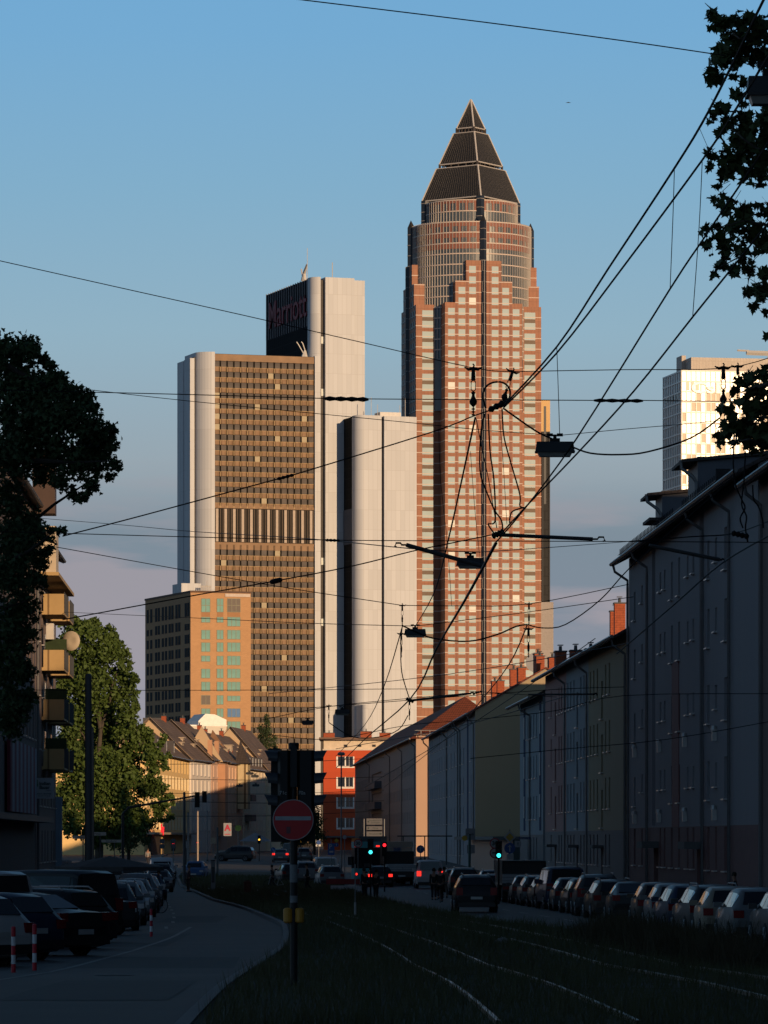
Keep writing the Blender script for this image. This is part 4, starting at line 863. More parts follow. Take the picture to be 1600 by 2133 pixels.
M_leafg=mat('sunlit_leaf',(.072,.115,.016),.7,var=.4,sc_n=.22,col2=(.030,.055,.010)); M_leafp=mat('poplar_leaf',(.035,.055,.018),.75,var=.35,sc_n=.4)
# A: dark foreground tree at left
Y=86; t=empty('left_street_tree',(PX(-150,Y),Y,gz(Y)),0,'big dark maple crown hanging in from the left edge, its trunk out of view','tree')
bl=[(12,735,38),(50,722,32),(66,735,24),(95,748,16),(105,762,14),(25,790,60),(85,800,42),(120,805,34),(150,825,34),(178,838,26),(196,850,16),(45,860,70),(120,870,60),(180,885,46),(215,900,30),(236,892,13),(190,930,48),(232,925,18),(80,940,60),(150,960,46),(210,965,26),(244,968,16),(228,990,14),(20,950,60),(130,1005,24),(85,990,20),(165,1035,16),(150,1030,16),(195,1010,24),(20,1040,45),(45,1095,42),(30,1120,45),(95,1112,22),(128,1107,13),(50,1160,45),(85,1170,24),(100,1150,14),(20,1215,55),(75,1215,24),(50,1270,40),(15,1310,50),(60,1330,26),(20,1390,50),(55,1400,22),(20,1460,48),(60,1450,20),(20,1510,36)]
def hang(b): return [(x,y,z) for x,y,z in b]
q=MB(); T=Vector((PX(-170,Y),Y,gz(Y)))
loc=Vector(t.location)
def rel(v): return Vector(v)-loc
tp=[Vector((0,0,-.3)),Vector((.05,.1,3)),Vector((-.1,0,6.5)),Vector((.1,.1,9.5)),Vector((.2,0,12))]
q.tube(tp,[.34,.28,.22,.16,.08],9)
for (px,py,i) in ((200,900,3),(190,1000,2),(110,1110,2),(90,760,4),(60,1250,2),(50,1400,1),(230,960,3),(150,830,4)):
    limb(q,tp[i],rel(P(px,py,Y+random.uniform(-1,1))),.10,.012)
q.build('trunk',M_barkd,t)
pts=blob_pts(bl,Y,25000,1.2,clump=.22,shell=.2,nc=20)
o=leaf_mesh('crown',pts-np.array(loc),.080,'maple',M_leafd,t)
# B: plane branches at the upper right, close to the camera
Y=56; t=empty('right_street_tree',(PX(1760,Y),Y,gz(Y)),0,'plane tree with lobed leaves and hanging seed balls reaching in at the upper right','tree'); loc=Vector(t.location)
bl=[(1482,28,12),(1490,42,10),(1500,58,14),(1518,40,12),(1535,45,16),(1560,60,20),(1585,60,22),(1530,82,20),(1500,95,10),(1490,62,7),(1560,100,26),(1590,110,26),(1525,110,14),(1490,128,12),(1510,125,14),(1540,135,14),(1478,148,10),(1500,155,16),(1478,165,8),(1525,160,8),(1490,175,7),(1548,170,8),(1540,195,9),(1580,195,14),(1545,215,10),(1505,232,16),(1485,245,10),(1520,255,14),(1550,240,18),(1590,235,24),(1500,280,10),(1530,290,14),(1565,275,24),(1595,290,26),(1485,320,12),(1500,330,12),(1530,320,20),(1560,325,24),(1590,340,26),(1480,350,8),(1500,360,14),(1525,360,18),(1555,370,20),(1497,390,8),(1580,380,14),(1490,420,9),(1520,430,16),(1550,440,18),(1590,430,18),(1470,480,10),(1495,485,16),(1530,475,18),(1565,480,22),(1595,500,20),(1480,510,10),(1510,520,14),(1545,525,18),(1500,550,12),(1490,575,9),(1530,560,14),(1565,560,16),(1595,570,14),(1560,610,12),(1585,620,16),(1570,640,8),(1595,650,8),(1580,600,16),(1598,700,6),
 (1590,780,14),(1565,790,16),(1545,800,10),(1580,810,20),(1530,820,9),(1510,850,9),(1530,855,14),(1560,845,22),(1592,850,24),(1505,880,8),(1525,885,15),(1550,890,24),(1585,895,26),(1515,905,10),(1495,905,7),(1500,925,8),(1530,925,9),(1560,920,18),(1595,925,16)]
pts=blob_pts(bl,Y,2300,1.6,clump=.38,shell=.3,nc=9)
q=MB(); tp=[Vector((0,0,-.3)),Vector((0,.2,3)),Vector((-.1,.1,6)),Vector((.1,0,8.5)),Vector((.2,0,11)),Vector((0,0,13.5))]; q.tube(tp,[.36,.30,.26,.2,.13,.05],9)
for ends,i in ((((1600,90),(1540,80),(1490,50)),5),(((1600,190),(1560,180),(1505,150)),4),(((1600,330),(1550,290),(1500,240)),4),(((1600,370),(1555,350),(1490,330)),3),(((1600,470),(1550,460),(1480,480)),3),(((1600,520),(1555,530),(1495,560)),3),(((1600,600),(1585,610),(1565,615)),2),(((1600,800),(1560,810),(1535,820)),2),(((1600,870),(1560,870),(1510,880)),2),(((1600,930),(1560,915),(1505,925)),1)):
    pr=tp[i]
    for j,(x,y) in enumerate(ends):
        nx=Vector(P(x,y,Y+random.uniform(-.6,.6)))-loc; limb(q,pr,nx,(.07,.022,.012)[j],(.022,.012,.004)[j]); pr=nx
for p in pts[::16]:
    e_=Vector(p)-loc; q.tube([e_,e_+Vector((random.uniform(-.15,.3),random.uniform(-.1,.1),random.uniform(-.1,.3)))],.004,3)
q.build('trunk',M_bark,t)
leaf_mesh('crown',pts-np.array(loc),.108,'maple',M_leafn,t,.45)
q=MB()
for (px,py) in ((1500,62),(1507,66),(1503,72),(1530,82),(1486,255),(1508,295),(1500,560),(1490,568),(1479,532),(1484,530),(1498,528),(1580,925),(1568,932),(1562,942),(1572,600),(1556,505)):
    c=Vector(P(px,py,Y))-loc; q.lathe([(.001,-.017),(.012,-.012),(.017,0),(.012,.012),(.001,.017)],8,c); q.tube([c,c+Vector((0,0,.12))],.002,3)
q.build('seed_ball',M_barkd,t)
# C: sunlit tree on the left
Y=428; t=empty('green_street_tree',(PX(205,Y),Y,gz(Y)),0,'tall leafy green tree catching the low sun between the left facades','tree'); loc=Vector(t.location)
bl=[(155,1288,16),(150,1310,26),(190,1305,22),(180,1325,34),(225,1318,18),(220,1345,30),(245,1335,12),(150,1360,40),(200,1375,42),(250,1365,22),(262,1385,16),(140,1420,38),(190,1430,48),(245,1425,36),(280,1415,14),(270,1440,20),(150,1480,45),(210,1490,50),(265,1480,28),(285,1465,10),(150,1540,45),(205,1550,55),(265,1530,34),(295,1520,14),(300,1545,26),(325,1555,16),(340,1535,10),(150,1600,45),(210,1610,55),(270,1590,42),(320,1585,28),(345,1575,13),(345,1600,10),(150,1660,45),(215,1665,52),(275,1650,44),(320,1640,30),(335,1680,22),(352,1665,14),(150,1710,35),(210,1720,40),(270,1705,40),(310,1710,20),(340,1700,16),(355,1700,8),(240,1745,22),(190,1745,25)]
pts=blob_pts(bl,Y,46000,1.0,clump=.20,shell=.45,nc=26)
q=MB(); tp=[Vector((0,0,-.3)),Vector((.1,.1,3.5)),Vector((-.2,.2,8)),Vector((.2,0,13)),Vector((0,0,19))]; q.tube(tp,[.45,.36,.28,.18,.05],9)
for px,py,i in ((270,1500,2),(320,1600,1),(150,1450,2),(250,1380,3),(160,1330,3),(300,1680,1),(150,1620,1),(200,1560,2)): limb(q,tp[i],Vector(P(px,py,Y+random.uniform(-2,2)))-loc,.16,.03)
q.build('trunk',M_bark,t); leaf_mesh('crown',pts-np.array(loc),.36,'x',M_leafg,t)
# D: poplar
Y=905; t=empty('poplar_tree',(PX(554,Y),Y,gz(Y)),0,'slender dark poplar in front of the bronze tower','tree'); loc=Vector(t.location)
bl=[(554,1492,6),(552,1502,10),(560,1505,8),(550,1518,14),(560,1525,13),(545,1532,10),(568,1540,9),(554,1540,18),(545,1552,12),(565,1556,12),(554,1562,18),(555,1580,19),(570,1575,8),(540,1572,8),(555,1600,18)]
pts=blob_pts(bl,Y,5200,1.0); MB().tube([(0,0,-.2),(0,0,12),(.1,0,23)],[.35,.25,.05],8).build('trunk',M_barkd,t); leaf_mesh('crown',pts-np.array(loc),.30,'x',M_leafp,t)
# E: dark street tree crowns under the lit one / far right gap
for (px,Y,pyb,lb_,bl) in ((268,520,0,'dark low tree behind the parked cars below the sunlit crown',[(268,1700,26),(285,1725,22),(245,1730,22),(300,1745,16),(262,1750,22)]),(655,640,0,'dark round street tree behind the no-entry post',[(650,1690,20),(665,1710,20),(640,1715,18),(655,1735,22),(670,1745,14),(600,1755,18),(625,1745,18)])):
    t=empty('dark_street_tree',(PX(px,Y),Y,gz(Y)),0,lb_,'tree'); loc=Vector(t.location); pts=blob_pts(bl,Y,5000,1.0)
    MB().tube([(0,0,-.2),(0,0,6)],[.2,.12],8).build('trunk',M_barkd,t); leaf_mesh('crown',pts-np.array(loc),.26,'x',M_leafp,t)
# ================= OVERHEAD LINES =================
def wire(lb_,pts,wpx=2.0,Y=60,name='overhead_wire',cat='wire',sag=0,m=None,group=None):
    """pts: (px,py[,Y]) ; wpx: apparent width in photo pixels"""
    W=[]
    for p in pts: yy=p[2] if len(p)>2 else Y; W.append(Vector(P(p[0],p[1],yy)))
    if len(W)>2:      # smooth through the points
        S=[]
        for i in range(len(W)-1):
            p0=W[max(i-1,0)];p1=W[i];p2=W[i+1];p3=W[min(i+2,len(W)-1)]
            for k in range(4): t=k/4; S.append(.5*((2*p1)+(p2-p0)*t+(2*p0-5*p1+4*p2-p3)*t*t+(3*p1-p0-3*p2+p3)*t**3))
        S.append(W[-1]); W=S
    ym=sum(v.y for v in W)/len(W); r=[wpx*v.y/F/2 for v in W] if max(v.y for v in W)<1.3*min(v.y for v in W) else [wpx*ym/F/2]*len(W)
    o=MB().tube(W,r,5).build(name,m or M_cable); return tag(o,lb_,cat,group)
GW='span wires across the street'
wire('topmost long wire sloping from the upper left sky to the plane tree',[(600,-4),(1000,45),(1300,85),(1512,116)],2.6,50)
wire('thin wire falling from the left margin to the paired line hangers',[(-10,541),(240,597),(500,655),(740,710),(985,766),(1068,774)],1.9,60)
wire('level wire running right from the twin hangers past the white tower',[(1068,774),(1300,770),(1508,767),(1620,740)],1.9,60)
wire('long level wire carrying two ribbed insulators above the twin hangers knot',[(-10,812),(400,822),(680,830),(770,831),(1240,834),(1340,834),(1620,838)],2.0,64)
wire('faint wire crossing behind the ribbed insulator to the big lamp',[(-10,795),(150,808),(400,836),(830,878),(1020,897),(1155,906)],1.5,92)
wire('faint wire rising right from the big lamp to the plane tree',[(1165,907),(1300,894),(1460,880),(1620,860)],1.5,92)
wire('heavy feeder wire climbing from the left tree to the cable knot',[(130,1117),(300,1073),(577,998),(612,989),(900,900),(988,866),(1048,846)],2.8,60)
wire('uppermost contact line sweeping up to the top right corner',[(1048,846,60),(1160,722,55),(1268,558,50),(1405,350,45),(1477,230,42),(1560,62,38),(1610,-40,36)],5,50)
wire('second contact line rising beside the uppermost one',[(1050,848,60),(1160,735,55),(1295,560,50),(1463,333,45),(1523,243,42),(1610,100,38)],4.6,50)
wire('third contact line passing the hanging droppers and the big lamp',[(1031,1132,60),(1091,1062,58),(1200,915,54),(1395,603,48),(1465,498,46),(1555,365,43),(1620,265,41)],4,50)
wire('fourth contact line, lowest of the sweep to the right edge',[(1040,1116,60),(1091,1060,58),(1200,947,54),(1320,815,50),(1443,660,47),(1530,552,45),(1620,440,43)],4,50)
wire('contact wire running down from the cable knot to the second hanger row',[(1033,1132,60),(969,1250,80),(910,1350,105),(853,1458,150),(760,1540,220),(700,1600,330)],3,100)
wire('level wire through the left tree at balcony height',[(-10,1107),(135,1111),(380,1118),(690,1125),(1035,1127),(1320,1128),(1620,1130)],1.9,62)
wire('thin wire starting at the brown oriel on the left',[(64,1078,260),(250,1093,230),(400,1107,200),(640,1122,150),(870,1144,128),(1000,1150,128)],1.5,128)
wire('thin wire sagging to the lower lamp from the terrace eave',[(1000,1150,128),(1150,1140,150),(1310,1128,190)],1.5,128)
wire('sloping thin wire from the left tree to the third hanger',[(-10,1118),(120,1140),(380,1187),(600,1225),(838,1261)],1.7,150)
wire('nearly level wire joining the third and fourth hangers',[(838,1261),(960,1262),(1102,1258),(1310,1217)],1.7,150)
wire('heavy feeder rising from the balconies past the black diamond clamp',[(130,1291),(390,1243),(575,1210),(730,1180),(860,1148),(932,1133),(1035,1112)],2.6,60)
wire('faint wire reaching the middle lamp from the balconies',[(135,1275,280),(400,1287,220),(640,1298,180),(860,1304,170)],1.3,170)
wire('faint wire rising right from the middle lamp',[(868,1304),(1100,1275),(1320,1243)],1.6,170)
wire('thick sagging cable between the third and fourth hangers',[(838,1303),(870,1318),(905,1330),(975,1336),(1035,1322),(1075,1305),(1099,1301)],3.4,150)
wire('thin sagging cable climbing from the fourth hanger to the dark eave',[(1099,1301,150),(1130,1308,150),(1178,1301,150),(1250,1250,150),(1310,1185,150),(1400,1105,150),(1500,1020,150)],2.6,150)
wire('curved dark cable from the third hanger down to the lower clamp',[(838,1304),(835,1350),(837,1400),(848,1440),(853,1455)],2.2,150)
wire('straight stay wire falling left from the left twin hanger',[(990,870,60),(932,1133,80),(902,1240,110),(865,1305,150)],2.6,80)
wire('second stay wire falling from the third hanger toward the red building',[(838,1306,150),(800,1430,200),(760,1510,260),(700,1575,330)],1.6,200)
wire('stay wire from the fourth hanger falling left to the brick chimneys',[(1098,1303,150),(1060,1385,180),(1000,1462,230),(940,1530,300),(800,1640,420)],1.8,230)
wire('dark looping jumper on the left of the cable knot',[(1010,862),(1002,900),(1000,980),(1012,1020),(1030,1062),(1045,1085),(1047,1110)],3.4,60)
wire('dark looping jumper in the middle of the cable knot',[(1017,862),(1021,940),(1029,1000),(1032,1070),(1029,1090),(1017,1092),(1033,1116)],3.4,60)
wire('dark looping jumper on the right of the cable knot',[(1046,852),(1050,910),(1066,970),(1083,1030),(1083,1054),(1092,1057)],3.2,60)
wire('short curled jumper beside the lower clamp',[(1092,1057),(1068,1065),(1062,1080),(1062,1090)],3.2,60)
wire('round black cable loop between the twin hangers',[(1012,850),(1006,825),(1013,805),(1030,796),(1050,798),(1062,812),(1060,832),(1046,846)],4.2,60)
wire('bowed feeder cable from the knot to the top of the big lamp',[(1048,850),(1080,873),(1120,900),(1150,914)],4,75)
wire('deeply sagging cable right of the big lamp',[(1190,930),(1230,944),(1290,947),(1350,941),(1440,912),(1500,870)],3.8,78)
wire('thin dropper below the first bend of the contact lines',[(1160,725),(1163,810),(1166,905)],1.6,60)
wire('long thin dropper left of the two by the plane tree',[(1405,352),(1402,450),(1396,602)],1.8,46)
wire('long thin dropper right of the two by the plane tree',[(1463,336),(1456,480),(1443,660)],1.8,46)
wire('thin dropper hanging below the left twin hanger',[(992,872),(1003,930),(1018,1000),(1035,1100)],2,60)
wire('thin dropper crossing the brick tower to the lower clamp',[(1040,862),(1048,960),(1056,1092)],1.2,60)
wire('very thin dropper left on the brick tower',[(914,896),(918,1000),(932,1133),(941,1262)],1.1,70)
wire('very thin dropper beside the dark recess of the brick tower',[(980,940),(990,1070),(1002,1180)],1.1,70)
wire('long faint wire low across the orange tower',[(0,1437),(300,1438),(640,1437),(900,1436),(1160,1452)],1.3,210)
wire('faint wire rising toward the long terrace eave',[(640,1475),(900,1455),(1160,1436),(1300,1431)],1.5,210)
wire('short span wire by the poplar top',[(545,1500),(685,1472),(850,1455),(985,1443)],1.4,225)
wire('lowest span wire over the red building',[(560,1530),(690,1540),(853,1510),(1000,1500)],1.4,240)
wire('sagging feeder crossing in front of the red building',[(685,1505,225),(735,1535,225),(790,1535,225),(830,1520,225),(850,1490,225)],2.0,225)
for k,(y0,y1,d) in enumerate(((1592,1578,'highest'),(1622,1618,'second'),(1652,1646,'third'),(1668,1668,'fourth'),(1700,1689,'lowest'))):
    wire(d+' of the faint wires spanning the far end of the street',[(330,y0),(560,(y0+y1)/2+5),(800,y1)],1.1,420)
for k,(a,b,d) in enumerate((((560,1445),(1310,1340),'upper'),((760,1640),(1240,1330),'steep'),((700,1560),(1180,1450),'lower'))):
    wire(d+' thin wire slanting across the cream gable wall',[(a[0],a[1],330),((a[0]+b[0])/2,(a[1]+b[1])/2+12,280),(b[0],b[1],230)],1.5,280)
wire('slanting heavy wire across the nearest dark terrace',[(1285,1362,110),(1406,1258,95),(1503,1174,85),(1620,1106,75)],3.2,90)
wire('short wire over the dark terrace below the hanging arm',[(1310,1128,85),(1440,1118,85),(1530,1111,85),(1620,1078,80)],2.6,85)
wire('faint wire low on the dark terrace',[(980,1580),(1180,1560),(1390,1540),(1620,1500)],1.6,150)
wire('faint wire at dormer height of the pastel terrace',[(1000,1498),(1160,1480),(1300,1449),(1620,1445)],1.5,150)
for k,(pts,d) in enumerate((([(1533,862),(1528,930),(1530,1000),(1545,1040),(1552,1058),(1542,1080),(1548,1100)],'left'),([(1553,940),(1550,1000),(1545,1050),(1555,1075),(1553,1100),(1558,1130)],'middle'),([(1568,1010),(1570,1040),(1580,1055),(1588,1080),(1590,1100)],'right'))):
    wire(d+' dark jumper loop in front of the nearest terrace eave',pts,3.4,62)
# hangers with claw, turnbuckle and insulator
def hanger(px,py,Y,h,lb_,tilt=0,ins=True):
    t=empty('line_hanger',P(px,py,Y),0,lb_,'line hanger','line hangers on the span wires'); s=Y/F; t.rotation_euler=(0,tilt,0)
    w_=24*s*h/70; u=s*h/100
    q=MB(); q.tube([(-w_*.55,0,w_*.10),(-w_*.3,0,-w_*.04),(0,0,w_*.02),(w_*.3,0,-w_*.04),(w_*.55,0,w_*.10)],[w_*.03,w_*.10,w_*.12,w_*.10,w_*.03],6)
    q.tube([(0,0,w_*.05),(w_*.05,0,w_*.2),(-w_*.03,0,w_*.3)],w_*.05,5); q.tube([(0,0,0),(0,0,-24*u)],[w_*.12,w_*.16],6); q.build('wire_claw',M_cable,t)
    q=MB(); 
    for sx_ in (-1,1): q.tube([(0,0,-24*u),(sx_*w_*.13,0,-27*u),(sx_*w_*.13,0,-44*u),(0,0,-47*u)],w_*.035,5)
    q.build('turnbuckle',M_cable,t)
    q=MB(); q.lathe([(w_*.05,-47*u),(w_*.14,-50*u),(w_*.08,-54*u),(w_*.10,-58*u),(w_*.24,-68*u),(w_*.2,-74*u),(w_*.06,-79*u)] if ins else [(w_*.05,-47*u),(w_*.13,-60*u),(w_*.1,-79*u)],10)
    for z in (-84,-90,-96): q.lathe([(w_*.04,(z-2)*u),(w_*.13,z*u),(w_*.04,(z+2)*u)],8)
    q.tube([(0,0,-79*u),(0,0,-100*u)],w_*.04,5); q.build('insulator',M_cable,t)
hanger(986,768,60,100,'left of the twin black hangers in front of the brick tower')
hanger(1068,774,60,80,'right of the twin hangers, tilted over the cable knot',R(18))
hanger(838,1261,150,45,'hanger in front of the white slab with a long curved cable',ins=False)
hanger(1102,1258,150,46,'hanger near the right edge of the brick tower foot',ins=False)
hanger(685,1470,225,34,'small hanger above the red building',ins=False)
hanger(836,1320,150,50,'lower turnbuckle chain beside the middle lamp',ins=False)
hanger(1507,766,60,96,'left of the two hangers in front of the white grid tower')
hanger(1537,763,60,72,'right of the two hangers in front of the white grid tower')
hanger(853,1458,150,42,'hanger below the lower clamp at the white slab foot',ins=False)
hanger(1101,1310,150,60,'lower turnbuckle chain over the red chimneys',ins=False)
# ribbed insulator bars on the level wires, clamps
def bar(x0,x1,y0,y1,Y,lb_,t_=5,rib=True,name='wire_insulator',m=None,light=False,Y2=None):
    a,b=Vector(P(x0,y0,Y)),Vector(P(x1,y1,Y2 or Y)); s=Y/F*t_/2; n=8; pts=[];rs=[]
    for i in range(n+1):
        t=i/n; pts.append(a.lerp(b,t)); rs.append(s*(.45 if i in (0,n) else (1.0 if (i%2 or not rib) else .62)))
    o=MB().tube(pts,rs,7).build(name,m or M_cable); tag(o,lb_,'insulator' if name=='wire_insulator' else 'arm')
    return o
bar(675,768,830,832,64,'ribbed black insulator bar left on the long level wire',11)
bar(1237,1340,834,835,64,'ribbed black insulator bar right on the long level wire',9)
bar(577,612,998,989,60,'short black insulator on the upper heavy feeder',8)
bar(678,708,1125,1126,62,'slim insulator on the level wire beside the dark slot',7)
bar(562,588,1213,1207,60,'black diamond clamp on the lower heavy feeder',11,False)
bar(985,1004,1445,1440,150,'slim insulator near the first red chimney',5)
bar(1018,1062,855,832,60,'clustered black clamp at the heart of the cable knot',15)
bar(1025,1050,1118,1106,60,'lower black clamp where the contact lines meet',15)
bar(846,862,1455,1462,150,'small lower clamp below the middle lamp',9)
bar(1524,1560,1110,1118,62,'black clamp before the nearest dark eave',14)
def arm(x0,y0,x1,y1,Y,lb_,hookl,w_=8,Y2=None):
    a,b=Vector(P(x0,y0,Y)),Vector(P(x1,y1,Y2 or Y)); t=empty('registration_arm',a,0,lb_,'arm','steel arms on the overhead line'); d=b-a; s=Y/F
    MB().tube([(0,0,0),d],w_*s/2,8).build('arm_tube',mat('arm_steel',(.035,.033,.032),.6),t)
    q=MB(); e=d if hookl>0 else Vector((0,0,0)); k=hookl*s
    q.tube([e+Vector((-.0*k,0,0)),e+Vector((.35*k,0,0)),e+Vector((.45*k,0,.15*abs(k))),e+Vector((.8*k,0,.15*abs(k))),e+Vector((.9*k,0,-.12*abs(k))),e+Vector((.75*k,0,-.16*abs(k)))],2.2*s,6); q.build('arm_hook',M_cable,t)
arm(846,1135,1008,1180,100,'steel arm passing over the lower lamp',-26,9)
arm(1040,1114,1235,1123,60,'long level steel arm right of the lower clamp',28,8)
arm(850,1460,975,1445,150,'dark steel arm in front of the brick tower foot',14,5)
arm(1352,1136,1500,1166,85,'grey steel arm across the dark terrace eave',10,8)
arm(1100,1447,1235,1446,180,'thin steel arm in front of the pastel terrace',10,4)
# street lamps hung on the span wires
M_lampb=mat('lamp_housing',(.018,.019,.021),.6); M_lampg=mat('lamp_glass',(.22,.21,.19),.35,var=.2)
def lamp(px,py,Y,lb_,w_=.78,flip=1):
    t=empty('hanging_street_lamp',P(px,py,Y),0,lb_,'street lamp','lamps hung over the street'); W2=w_/2
    q=MB(); q.add([(-W2,-.16,-.06),(W2,-.16,-.06),(W2,.16,-.06),(-W2,.16,-.06),(-W2*.93,-.11,.13),(W2*.93,-.11,.13),(W2*.93,.11,.13),(-W2*.93,.11,.13)],[(0,3,2,1),(4,5,6,7),(0,1,5,4),(1,2,6,5),(2,3,7,6),(3,0,4,7)]); q.box(-W2*1.02,W2*1.02,-.17,.17,-.085,-.055)
    q.build('lamp_housing',M_lampb,t)
    MB().add([(-W2*.9,-.14,-.08),(W2*.9,-.14,-.08),(W2*.9,.14,-.08),(-W2*.9,.14,-.08),(-W2*.78,-.1,-.17),(W2*.78,-.1,-.17),(W2*.78,.1,-.17),(-W2*.78,.1,-.17)],[(0,1,2,3),(7,6,5,4),(4,5,1,0),(5,6,2,1),(6,7,3,2),(7,4,0,3)]).build('lamp_glass',M_lampg,t)
    MB().box(-.1,.1,-.06,.06,.13,.2).tube([(0,0,.2),(0,0,.27)],.04,6).box(-.16,-.04,-.02,.02,.24,.3).box(.04,.16,-.02,.02,.24,.3).tube([(-.1,0,.26),(.1,0,.26)],.02,5).build('lamp_suspension',M_cable,t)
lamp(1156,934,92,'large hanging lamp at the right edge of the brick tower')
lamp(980,1172,128,'hanging lamp below the steel arm on the brick tower')
lamp(865,1318,165,'middle hanging lamp between white slab and brick tower')
lamp(713,1483,240,'small hanging lamp above the roof of the red building')
lamp(641,1505,300,'small hanging lamp before the bronze facade')
lamp(1608,186,50,'big hanging lamp half hidden by the plane leaves',.55)
lamp(572,1563,330,'tiny hanging lamp left of the traffic signal post',.9)
for k,(x,y,Y_,d) in enumerate(((520,1611,500,'upper'),(531,1617,480,'right'),(533,1636,520,'lower'),(499,1637,540,'left'))): lamp(x,y,Y_,d+' of four distant lamps before the far cream house',.8)
t=empty('pole_lamp',(PX(711,330),330,gz(330)),0,'round flat pole-top lamp in front of the red building','street lamp'); h=PZ(1570,330)-gz(330)
MB().tube([(0,0,0),(0,0,h)],.05,8).build('lamp_pole',M_galv,t); MB().lathe([(.02,h+.12),(.2,h+.1),(.27,h),(.24,h-.12),(.02,h-.14)],16).build('lamp_head',M_lampg,t)
# ================= POLES, SIGNALS, SIGNS =================
def pole(px,Y,ptop,r,lb_,name='steel_pole',m=None,r2=None,kids=None):
    z=gz(Y); t=empty(name,(PX(px,Y),Y,z),0,lb_,'pole'); h=PZ(ptop,Y)-z
    MB().tube([(0,0,-.2),(0,0,h*.5),(0,0,h)],[r,(r+(r2 or r))/2,r2 or r],12).build('pole_shaft',m or M_galv,t); MB().lathe([(r*1.7,0),(r*1.6,.12),(r*1.1,.2)],12).lathe([((r2 or r)*1.05,h-.02),((r2 or r)*.7,h+.08)],12).build('pole_collar',M_dgrey,t); return t
pole(184,210,1407,.17,'tall thick catenary pole left of the green tree',m=mat('dark_pole_paint',(.055,.05,.05),.6),r2=.15)
pole(191,235,1518,.13,'shorter sunlit pole directly behind the tall one',m=mat('warm_pole_paint',(.20,.17,.14),.5),r2=.11)
pole(384,330,1652,.12,'dark pole before the yellow house',r2=.09,m=M_dgrey)
pole(392,430,1694,.11,'slimmer grey pole beside the dark one',r2=.09)
pole(412,470,1690,.09,'pale thin pole before the white town house',r2=.08,m=mat('pale_pole',(.35,.28,.22),.6))
pole(432,520,1690,.07,'thin pole under the turret house',r2=.06)
pole(453,400,1725,.10,'grey pole with a square cabinet at the verge',r2=.08,m=M_dgrey)
pole(978,320,1740,.09,'teal pole in front of the cream gable wall',r2=.09,m=mat('teal_paint',(.03,.09,.08),.5))
pole(1030,300,1795,.04,'thin post of the speed signs by the green signal',r2=.04)
# near signal post with no-entry sign
Y=67.6; s=Y/F; sg=empty('traffic_signal_post',(PX(612,Y),Y,gz(Y)),0,'dark signal post with back-turned signal heads, no-entry disc and yellow push buttons','traffic signal'); zb=gz(Y)
def L(px,py,y=0): return ((px-612)*s,y,PZ(py,Y)-zb)
M_sig=mat('signal_black',(.009,.009,.010),.55,spec=.25)
MB().tube([(0,0,-.2),(0,0,L(0,1690)[2])],.056,14).tube([(0,0,L(0,1690)[2]),(0,0,L(0,1552)[2])],.05,14).lathe([(.075,L(0,1562)[2]),(.078,L(0,1549)[2]),(.06,L(0,1547)[2])],14).build('signal_pole',M_blk,sg)
for side,lab in ((-1,'71c'),(1,'70a')):
    q=MB(); x0,x1=(-.235,-.05) if side<0 else (.05,.30); z0,z1=L(0,1700)[2],L(0,1563)[2]
    q.prism([(x0,.02),(x0+.04,-.08),(x1-.04,-.10),(x1,-.02),(x1,.16),(x0,.16)],z0,z1); hd=q.build('signal_head',M_sig,sg)
    q=MB()
    for py in (1580,1626,1672):
        z=L(0,py)[2]; cx=(x0+x1)/2
        for k in range(10):
            a0,a1=R(-25+230*k/10),R(-25+230*(k+1)/10); r=.112; xr,xt=(x0,x0-.20) if side<0 else (x1,x1+.19)
            pf=lambda a:(xt-side*.06*(1-max(0,math.sin(a))),-.03+r*math.cos(a),z+.012+r*.96*math.sin(a))
            q.add([(xr,-.03+r*math.cos(a0),z+r*math.sin(a0)),(xr,-.03+r*math.cos(a1),z+r*math.sin(a1)),pf(a1),pf(a0)],[(0,1,2,3)])
    v=q.build('signal_visor',mat('visor_grey',(.035,.038,.045),.5),hd)
    q=MB().prism([(-.34 if side<0 else .05,.2),(-.06 if side<0 else .31,.2),(-.06 if side<0 else .31,.24),(-.34 if side<0 else .05,.24)],z0-.38,z1-.04); q.build('signal_backboard',M_sig,hd)
    text_obj(lab,.075,mat('stencil_white',(.35,.35,.35),.6),hd,((-.155 if side<0 else .12),-.102,L(0,1652)[2]),extr=.001)
    text_obj('1c' if side<0 else '41',.06,MATS['stencil_white'],hd,((-.285 if side<0 else .27),.195,L(0,1696)[2]),extr=.001)
MB().box(-.05,.05,-.11,.05,L(0,1640)[2],L(0,1555)[2]).build('signal_bracket',M_blk,sg)
# disc
M_nred=mat('no_entry_red',(.42,.004,.010),.45,var=.08,sc_n=6); cxs=(611-612)*s; zc=L(0,1708)[2]
dsc=MB().lathe([(.297,-.1),(.297,-.112),(.0001,-.113)],48,(cxs,0,zc),ax='y').build('no_entry_disc',M_nred,sg)
MB().lathe([(.300,-.095),(.300,-.118),(.288,-.119),(.288,-.113)],48,(cxs,0,zc),ax='y',caps=False).build('disc_rim',mat('sign_rim_pale',(.34,.30,.30),.5),dsc)
MB().box(cxs-.262,cxs+.262,-.118,-.1135,zc+.052-.058,zc+.052+.0).box(0,0.001,-.1,-.09,zc,zc+.001).build('white_bar',mat('sign_white_worn',(.30,.31,.33),.5,var=.2,sc_n=9),dsc)
MB().box(-.105,-.045,-.118,-.1135,zc-.20,zc-.10).build('sticker_residue',mat('sticker_grey',(.14,.05,.06),.7),dsc)
MB().box(-.055,.055,-.10,.02,zc-.2,zc+.2).build('sign_bracket',M_galv,sg)
